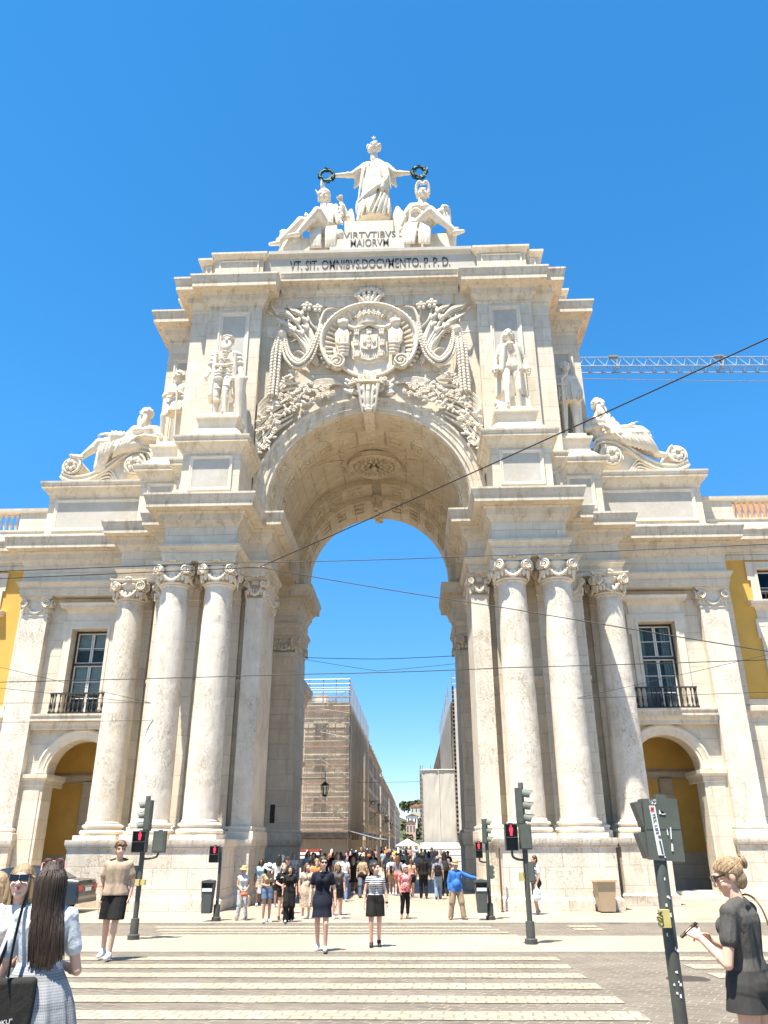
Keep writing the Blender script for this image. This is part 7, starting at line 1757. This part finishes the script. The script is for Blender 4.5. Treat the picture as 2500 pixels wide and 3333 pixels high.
shirt(J, k, cloth((.12,.10,.09)), o, .2, .018, -.02, fem=True); trousers(J, k, BLACK, o, .34, .024, name='shorts'); shoes(J, k, M_SHOEW, o); hair(J, k, 'bob', HAIR['blond'], o); sunglasses(J, k, o)
J = walk('L', .14); o, J, k = person(-.66, 28.4, 1.54, pi, 'woman in a white bucket hat walking away behind the woman in navy', J, 'tan', True, .012)
shirt(J, k, NAVY, o, .1, .018, -.02, fem=True); trousers(J, k, NAVY, o, .38, .028, name='shorts'); shoes(J, k, M_SHOEW, o); hair(J, k, 'bob', HAIR['brown'], o); brimhat(J, k, WHITE, o, .16, LBLUE, .12)
def backpack(o, k, mat, label, h=.42, w=.28):
    b = MB(); z = 1.17*k; b.ball((0,.19*k,z), (w/2*k,.10*k,h/2*k), 12, 10); b.box(-w*.46*k,w*.46*k,.11*k,.26*k,z-h*.45*k,z+h*.36*k); b.box(-w*.34*k,w*.34*k,.25*k,.30*k,z-h*.40*k,z-h*.02*k)
    for s in (-1,1): b.tube(bz([(s*.10*k,.13*k,1.35*k),(s*.12*k,.03*k,1.46*k),(s*.12*k,-.09*k,1.42*k),(s*.13*k,-.13*k,1.25*k),(s*.15*k,.06*k,1.02*k)],5), .022*k, 6)
    return held('backpack', b, mat, o, label, 'backpack', 60, .012)
backpack(o, k, TAN, 'tan backpack under the white bucket hat')
# --- middle crowd, walking away or towards us
J = walk('R', .16); o, J, k = person(-1.07, 41.65, 1.72, pi, 'man in a rust-red t-shirt and dark shorts walking away under the arch', J, 'brown', False, .014)
shirt(J, k, RUST, o, .45, .024, -.06, loose=.01); trousers(J, k, BLACK, o, .42, .03, name='shorts'); shoes(J, k, M_SHOEB, o); hair(J, k, 'short', HAIR['black'], o)
J = walk('L', .20, elR=(.24,.06,1.12), haR=(.24,-.06,.9)); o, J, k = person(-.38, 36.95, 1.68, 0, 'grey-haired man in a white face mask, dark polo and jeans walking towards us', J, 'tan', False, .013, look=(0,-1,-.1))
shirt(J, k, NAVY, o, .45, .022, -.06); trousers(J, k, cloth((.12,.14,.17)), o, 1, .02, flare=.02); shoes(J, k, M_SHOEB, o); hair(J, k, 'short', HAIR['grey'], o)
b = MB(); b.ball(J['head']+V((0,-.075*k,-.065*k)), (.055*k,.045*k,.045*k), 10, 8); b.build('face_mask', WHITE, o, 180)
J = walk('R', .18); o, J, k = person(.83, 38.56, 1.60, pi, 'man in a white t-shirt and pale shorts wearing a small black backpack', J, 'fair', False, .014)
shirt(J, k, WHITE, o, .42, .022, -.06); trousers(J, k, KHAKI, o, .42, .028, name='shorts'); shoes(J, k, M_SHOEW, o); hair(J, k, 'short', HAIR['brown'], o); backpack(o, k, BLACK, 'small black backpack on the man in the white t-shirt', .34, .22)
J = walk('L', .16); o, J, k = person(1.12, 38.3, 1.62, pi-.1, 'woman with long fair hair in a mauve top and pink shorts walking away', J, 'tan', True, .014)
shirt(J, k, GREYB, o, .45, .022, -.06, fem=True); trousers(J, k, PINK, o, .24, .03, name='shorts'); shoes(J, k, M_SHOEW, o); hair(J, k, 'long', HAIR['brown'], o, .011, .3)
J = pose(elL=(-.23,.02,1.13), haL=(-.22,-.07,.89), elR=(.22,.02,1.13), haR=(.20,-.10,.92), anL=(-.12,.05,.085), toL=(-.20,-.10,.03))
o, J, k = person(1.55, 27.04, 1.54, .45, 'white-haired older woman in a red patterned blouse and black cropped trousers', J, 'tan', True, .010, look=(.75,-.7,0), w=1.05, belly=.25)
shirt(J, k, REDF, o, .38, .028, -.10, fem=True, w=1.05, belly=.25, vx=.011, loose=.008); trousers(J, k, BLACK, o, .86, .016, .011); shoes(J, k, M_SHOEG, o, .010); hair(J, k, 'short', HAIR['grey'], o, .009); sunglasses(J, k, o, .9)
J = walk('R', .14, elR=(.25,.0,1.14), haR=(.22,-.12,.95)); o, J, k = person(2.24, 36.3, 1.74, pi+.15, 'man all in black with a black hat seen from behind', J, 'brown', False, .013)
shirt(J, k, BLACK, o, .5, .024, -.08, loose=.01); trousers(J, k, BLACK, o, 1, .022); shoes(J, k, M_SHOEB, o); hair(J, k, 'short', HAIR['black'], o); brimhat(J, k, CHAR, o, .13, None, .11)
J = walk('L', .15); o, J, k = person(1.72, 36.6, 1.52, pi, 'woman in a peach top and black shorts carrying a white paper', J, 'fair', True, .014)
shirt(J, k, cloth((.60,.34,.25)), o, .2, .02, -.03, fem=True); trousers(J, k, BLACK, o, .3, .028, name='shorts'); shoes(J, k, M_SHOEW, o); hair(J, k, 'pony', HAIR['brown'], o)
b = MB(); b.box(-.30,-.22,-.08,-.07,.80,.98); held('paper', b, WHITE, o, 'white paper in the hand of the woman in the peach top', 'paper')
J = walk('R', .15); o, J, k = person(1.62, 37.6, 1.66, pi, 'woman with very long black hair in dark clothes walking away', J, 'brown', True, .014)
shirt(J, k, BLACK, o, .45, .02, -.03, fem=True); trousers(J, k, BLACK, o, .5, .028); shoes(J, k, M_SHOEB, o); hair(J, k, 'long', HAIR['black'], o, .011, .38)
J = walk('L', .12); o, J, k = person(2.83, 35.9, 1.62, pi, 'man in a grey t-shirt and light jeans with a big dark backpack', J, 'fair', False, .012)
shirt(J, k, GREYB, o, .45, .022, -.06); trousers(J, k, JEANS, o, 1, .022, flare=.015); shoes(J, k, M_SHOEB, o); hair(J, k, 'short', HAIR['dark'], o); caphat(J, k, GREYB, o); backpack(o, k, BLACK, 'big dark backpack on the man in light jeans', .5, .32)
J = walk('R', .12); o, J, k = person(3.19, 37.9, 1.80, pi, 'tall woman with long black hair and a dark backpack walking away near the right pier', J, 'tan', True, .014)
shirt(J, k, GREYB, o, .4, .022, -.03, fem=True); trousers(J, k, BLACK, o, 1, .022); shoes(J, k, M_SHOEB, o); hair(J, k, 'long', HAIR['black'], o, .011, .28); backpack(o, k, CHAR, 'dark backpack of the tall long-haired woman', .42, .28)
J = pose(elL=(-.23,.03,1.12), haL=(-.23,-.03,.87), elR=(.42,-.03,1.27), haR=(.66,-.10,1.22), anL=(-.20,.05,.085), toL=(-.24,-.13,.03), knL=(-.15,-.02,.5), anR=(.22,-.04,.085), toR=(.30,-.19,.03), knR=(.16,-.04,.5), hdR=(1,-.1,-.05), upR=(0,0,1))
o, J, k = person(3.14, 26.81, 1.64, .1, 'man in a straw hat, bright blue shirt and khaki trousers stretching out his arm', J, 'tan', False, .009, look=(.6,-.8,-.05), belly=.45)
shirt(J, k, BLUE, o, .96, .024, -.12, belly=.45, vx=.010, loose=.008); trousers(J, k, KHAKI, o, 1, .026, .010, flare=.02, belly=.3); shoes(J, k, M_SHOEG, o, .009); hair(J, k, 'short', HAIR['grey'], o, .009); brimhat(J, k, M_STRAW, o, .155, plain('brown_band',(.2,.11,.06),.8,.2), .11)
J = walk('R', .06, elR=(.22,.0,1.13), haR=(.20,-.10,.90), elL=(-.22,.02,1.13), haL=(-.2,-.02,.88)); o, J, k = person(5.87, 28.62, 1.75, -1.2, 'man in a white t-shirt walking past the right pedestal with a plastic bag', J, 'tan', False, .011)
shirt(J, k, WHITE, o, .45, .022, -.05); trousers(J, k, CHAR, o, .40, .028, name='shorts'); shoes(J, k, cloth((.35,.35,.36)), o); hair(J, k, 'short', HAIR['dark'], o)
b = MB(); b.ball((.22,-.12,.62), (.11,.13,.17), 12, 10); b.ball((.22,-.12,.50),(.13,.15,.11),12,8); b.capsule((.21,-.11,.86),(.22,-.12,.72),.02,.05); held('plastic_bag', b, plain('pale_plastic', (.60,.70,.74), .4, .4, 0, .15, 4), o, 'pale blue plastic bag carried by the man in white', 'bag', 60, .015)
# --- foreground right: woman with a phone
yaw = radians(-133); J = pose(elR=(.245,-.03,1.07), haR=(.15,-.24,1.21), elL=(-.20,-.06,1.07), haL=(-.02,-.24,1.18), hdR=(-.05,-.8,.45), upR=(.6,-.2,.75), upL=(-.6,-.2,.6), head=(.0,-.035,1.615))
o, J, k = person(4.09, 6.1, 1.67, yaw, 'woman with a blonde bun in a dark grey t-shirt looking down at her phone', J, 'fair', True, .0055, look=(-.93,.12,-.30), hands=(.45,.55))
CHAR2 = cloth((.085,.080,.072), .6); shirt(J, k, CHAR2, o, .42, .015, -.02, fem=True, vx=.006, loose=.004, smooth=5); trousers(J, k, CHAR, o, .18, .030, .007, flare=.03, name='shorts', top=.05); shoes(J, k, M_SHOEB, o, .008)
hair(J, k, 'bunbase', HAIR['blond'], o, .005); sunglasses(J, k, o, .95)
b = MB(); c = J['head']; R = frame3(J['face'])
rnd = random.Random(17); bun = V((0,.93,.30)).normalized()
for i in range(150):
    t = rnd.uniform(-1,1); st = V((1.02*sin(t*2.05), -.92*cos(t*2.05)+.06, .42-.95*abs(t)**1.5)).normalized(); P = []
    for q in range(9):
        f = q/8*.96; d = st.lerp(bun, f); d.normalize(); P.append(c+R@(V((.083*d.x, .018+.102*d.y, .032+.100*d.z))*k*rnd.uniform(1.01,1.045)))
    b.tube(P, .0042*k, 5)
for i in range(16):
    r_ = .010+.036*i/15; yb = .128+.034*sqrt(max(0,1-(r_/.05)**2)); P = [c+R@(V((r_*cos(2*pi*q/16+i), yb+.004*sin(q*2+i), .060+r_*sin(2*pi*q/16+i)))*k) for q in range(17)]; b.tube(P, .0075*k, 5)
b.build('hair_strands', HAIR['blond'], o, 180)
b = MB(); b.box(-.036,.036,-.006,.006,-.075,.075); M = Matrix.Translation(J['haR']+V((-.03,-.10,.045))*k) @ Matrix.Rotation(radians(35),4,'Z') @ Matrix.Rotation(radians(-52),4,'X'); q = MB(); q.add([M@V(p) for p in b.v], b.f); held('phone', q, M_LENS, o, 'dark phone in the hand of the woman with the blonde bun', 'phone')
b = MB(); b.tube(bz([(-.11,-.09,1.36),(-.12,.02,1.425),(-.13,.11,1.34),(-.19,.13,1.1),(-.23,.08,.95)],6), .007, 6); b.box(-.33,-.24,-.06,.18,.72,.98); held('shoulder_bag', b, plain('tan_leather', (.30,.19,.09), .5, .3), o, 'tan shoulder bag on a thin strap at the right edge', 'bag')
# --- foreground left: dark-haired woman from behind, blonde in sunglasses, third head at the edge
yaw = pi+.30; J = pose(elR=(.265,-.01,1.0), haR=(.17,-.22,1.16), elL=(-.265,-.01,1.03), haL=(-.12,-.26,1.05), hdR=(-.4,-.5,.6), upR=(.5,-.5,.2), shL=(-.165,0,1.385), shR=(.165,0,1.385))
o, J, k = person(-.71, 6.0, 1.64, yaw, 'woman with very long dark hair, white t-shirt and plaid skirt, seen from behind', J, 'fair', True, .0055, look=(-.45,.9,0))
TEE = cloth((.52,.55,.57), .7); shirt(J, k, TEE, o, .46, .015, .05, fem=True, vx=.006, loose=.006, smooth=5); skirt(J, k, PLAID, o, 1.08, .40, (.150,.125), (.40,.36), 13, .075, n=160); shoes(J, k, M_SHOEB, o, .009)
hair(J, k, 'short', HAIR['dark'], o, .006); c = J['head']; b = MB(); rnd = random.Random(11); R = frame3(J['face'])
for i in range(260):
    a = rnd.uniform(-1.75,1.75); r0 = rnd.uniform(.92,1.06); L = .50*rnd.uniform(.82,1.0)*(1-.10*abs(a)); lat = sin(a); wv = rnd.uniform(-.02,.02)
    top = c+R@(V((.035*lat*rnd.random(),rnd.uniform(-.02,.06),.128*r0))*k); side = c+R@(V((.096*lat*r0,.028+.098*cos(a)*r0,.035))*k)
    mid = c+R@(V((.104*lat*r0,.05+.085*cos(a)*r0,-.14))*k); low = V((c.x*.2-.035*k+.100*lat*r0*k+wv, .115*k+.035*cos(a)*k+rnd.uniform(-.008,.008), c.z-(.16+L*.45)*k)); end = V((c.x*.1-.055*k+.085*lat*r0*k+wv*2, .125*k+.03*cos(a)*k, c.z-(.16+L*.84)*k))
    P = bz([top,side,mid,low,end],4); n = len(P); b.tube(P, [.0085*k*(1-.55*j/n) for j in range(n)], 4)
b.build('hair_strands', HAIR['dark'], o, 180)
b = MB(); P = [c+R@(V(p)*k) for p in ((-.085,.02,.06),(-.082,-.03,.125),(0,-.05,.14),(.082,-.03,.125),(.085,.02,.06))]; b.tube(P, .006, 6)
for s in (-1,1): b.lathe([(.026,-.004),(.030,0),(.026,.004)], n=14, M=Matrix.Translation(c+R@(V((s*.042,-.035,.142))*k)) @ R.to_4x4() @ Matrix.Rotation(.5,4,'X'))
b.build('sunglasses_on_head', plain('pink_frame', (.45,.22,.20), .3, .4), o, 60)
b = MB(); rnd = random.Random(2)
def bagp(x, z, dy=0): return (x, .02+dy, z)
b.box(-.03*k,.38*k,.17*k,.27*k,.56*k,1.03*k)
TB = held('tote_bag', b, cloth((.030,.028,.025), .5), o, 'big black canvas tote bag on the shoulder of the woman with long dark hair', 'bag')
bv = TB.modifiers.new('b','BEVEL'); bv.width = .03; bv.segments = 3
b = MB(); b.tube(bz([(.15,.255,.98),(.155,.20,1.15),(.15,.105,1.36),(.145,.0,1.435),(.16,-.08,1.37),(.21,-.02,1.2),(.24,.18,.98)],6), .036, 8, flat=.22, up=(1,0,0)); st = b.build('strap', TB.data.materials[0], TB, 60)
text('niyaki ZOKU"', 'lettering', M_WHITE, .215, .036, .002, TB, Matrix.Translation((.20*k,.274*k,.745*k)) @ Matrix.Rotation(pi,4,'Z') @ Matrix.Rotation(radians(-7),4,'Y'))
J = pose(elL=(-.22,-.08,1.12), haL=(.0,-.22,1.10), elR=(.22,-.08,1.12), haR=(-.03,-.23,1.14), head=(0,-.02,1.62))
o, J, k = person(-1.06, 6.3, 1.64, .25, 'blonde woman in big dark sunglasses and a pale blue overshirt facing us', J, 'pale', True, .0055, look=(.25,-1,.16))
shirt(J, k, WHITE, o, .3, .016, -.03, fem=True, vx=.007); j = shirt(J, k, LBLUE, o, .97, .026, -.05, fem=True, vx=.007, name='overshirt', neckcut=True)
bm = bmesh.new(); bm.from_mesh(j.data); bmesh.ops.delete(bm, geom=[v for v in bm.verts if v.co.y < -.02 and abs(v.co.x) < .075*k and v.co.z > .8*k], context='VERTS'); bm.to_mesh(j.data); bm.free()
trousers(J, k, JEANS, o, 1, .018, .012); shoes(J, k, M_SHOEW, o, .010); hair(J, k, 'long', HAIR['blond'], o, .006, .26); sunglasses(J, k, o, 1.25)
b = MB(); c = J['head']; R = frame3(J['face']); rnd = random.Random(7)
for i in range(150):
    a = rnd.uniform(.45,2.7)*rnd.choice((-1,1)); q = rnd.uniform(.95,1.1); P = [c+R@(V(p)*k) for p in ((rnd.uniform(-.01,.01),-.02+.05*rnd.random(),.126),(.062*sin(a)*q,-.03*cos(a*.4)+.03,.10),(.098*sin(a)*q,.035-.055*cos(a),.0),(.108*sin(a)*q,.045-.05*cos(a),-.13),(.12*sin(a)*q,.05-.05*cos(a),-.26+rnd.uniform(-.08,.04)))]; n = 17; b.tube(bz(P,4), [.0062*k*(1-.5*t/n) for t in range(n)], 4)
b.build('hair_strands', HAIR['blond'], o, 180)
b = MB(); b.capsule(c+R@(V((-.017,-.103,-.056))*k), c+R@(V((.017,-.103,-.056))*k), .005*k, .005*k, 7); b.capsule(c+R@(V((-.014,-.102,-.066))*k), c+R@(V((.014,-.102,-.066))*k), .006*k, .006*k, 7); b.build('lips', plain('lip_colour', (.50,.17,.15), .4, .4), o, 180)
J = pose(); o, J, k = person(-1.36, 6.5, 1.58, 2.2, 'person with loose blonde hair half cut off at the left edge of the photo', J, 'fair', True, .008, look=(-.8,.6,0))
shirt(J, k, LBLUE, o, .5, .02, -.05, fem=True); trousers(J, k, JEANS, o, 1, .018); shoes(J, k, M_SHOEW, o); hair(J, k, 'long', HAIR['blond'], o, .008, .2)
# --- packed crowd under and beyond the arch: copies of eight walkers
protos = []
def proto(fem, front, hs, hl, top_len, bot, toward):
    J = walk(front, .16); o, J, k = person(0, -60, 1.70, 0, 'x', J, 'tan', fem, .016, fine=False)
    shirt(J, k, WHITE, o, top_len, .024, -.05, fem=fem, vx=.016, smooth=4)
    if bot == 'skirt': skirt(J, k, WHITE, o, 1.03, .55, (.165,.13), (.24,.2), 6, .04, n=36)
    else: trousers(J, k, WHITE, o, bot, .026, .016, name='shorts' if bot < .6 else 'trousers')
    hair(J, k, hs, HAIR['dark'], o, .014, hl); shoes(J, k, M_SHOEW, o, .016); return o
for a in ((False,'R','short',.1,.45,.42,1),(False,'L','short',.1,.45,1.0,1),(True,'R','long',.26,.3,'skirt',1),(True,'L','long',.34,.4,.3,1),(True,'R','bun',.1,.3,1.0,1),(False,'R','curly',.1,.47,.42,1)): protos.append(proto(*a))
rnd = random.Random(21)
PAL = [('white',(.64,.63,.60),5),('black',(.02,.02,.02),5),('grey',(.26,.26,.27),2),('pale blue',(.30,.44,.58),2),('red',(.45,.05,.04),1),('orange',(.58,.20,.06),1),('tan',(.42,.31,.2),2),('navy',(.02,.03,.07),2),('pink',(.60,.30,.30),1),('green',(.09,.17,.09),1),('yellow',(.60,.45,.10),1)]
BOT = [('black',(.02,.02,.02),3),('blue denim',(.13,.2,.32),3),('khaki',(.36,.28,.18),2),('white',(.6,.58,.55),1)]
def pick(P):
    L = [q for q in P for _ in range(q[2])]; return rnd.choice(L)
spots = []
def ok(x, y, d): return all((x-a)**2+(y-b)**2 > d*d for a, b in spots)
spots += [(-1.07,41.65),(.83,38.56),(1.12,38.3),(1.62,37.6),(3.19,37.9)]
tries = 0; n1 = 0
while n1 < 26 and tries < 3000:                      # shaded left half right behind the waiting group
    tries += 1; x, y = rnd.uniform(-4.1,-.2), rnd.uniform(31,47)
    if ok(x,y,.75): spots.append((x,y)); n1 += 1
n2 = 0
while n2 < 10 and tries < 6000:
    tries += 1; x, y = rnd.uniform(.0,4.0), rnd.uniform(42,56)
    if ok(x,y,.9): spots.append((x,y)); n2 += 1
n3 = 0
while n3 < 78 and tries < 30000:
    tries += 1; y = 48+70*rnd.random()**1.4; x = rnd.uniform(-4.2,2.3) if y > 72 else rnd.uniform(-4.5,3.6)
    if ok(x,y,.8): spots.append((x,y)); n3 += 1
for i, (x, y) in enumerate(spots[5:]):
    p = rnd.choice(protos); c = copy_tree(p); away = rnd.random() < .6
    c.location = (x, y, 0); c.rotation_euler = (0,0,(pi if away else 0)+rnd.uniform(-.35,.35)); s = rnd.uniform(.92,1.06); c.scale = (s,s,s)
    t, bt = pick(PAL), pick(BOT); hk = rnd.choice(['dark','black','dark','brown','blond','black','grey']); sk = rnd.choice(['fair','tan','tan','brown','pale'])
    c.material_slots[0].link = 'OBJECT'; c.material_slots[0].material = SKIN[sk]; bname = 'trousers'
    for ch in c.children:
        nm = ch.name.split('.')[0]; sl_ = ch.material_slots[0]
        if nm == 'shirt': m = cloth(t[1])
        elif nm in ('skirt','trousers','shorts'): m = cloth(bt[1]); bname = nm
        elif nm == 'hair': m = HAIR[hk]
        else: continue
        sl_.link = 'OBJECT'; sl_.material = m
    where = 'under the arch' if y < 47 else ('just beyond the arch' if y < 62 else 'far down the street')
    c['label'] = '%s-haired pedestrian, %s top, %s %s, walking %s %s' % (hk, t[0], bt[0], bname, 'away' if away else 'nearer', where)
    c['group'] = 'pedestrians in the street crowd'
for p in protos:
    for ch in list(p.children): bpy.data.objects.remove(ch)
    bpy.data.objects.remove(p)
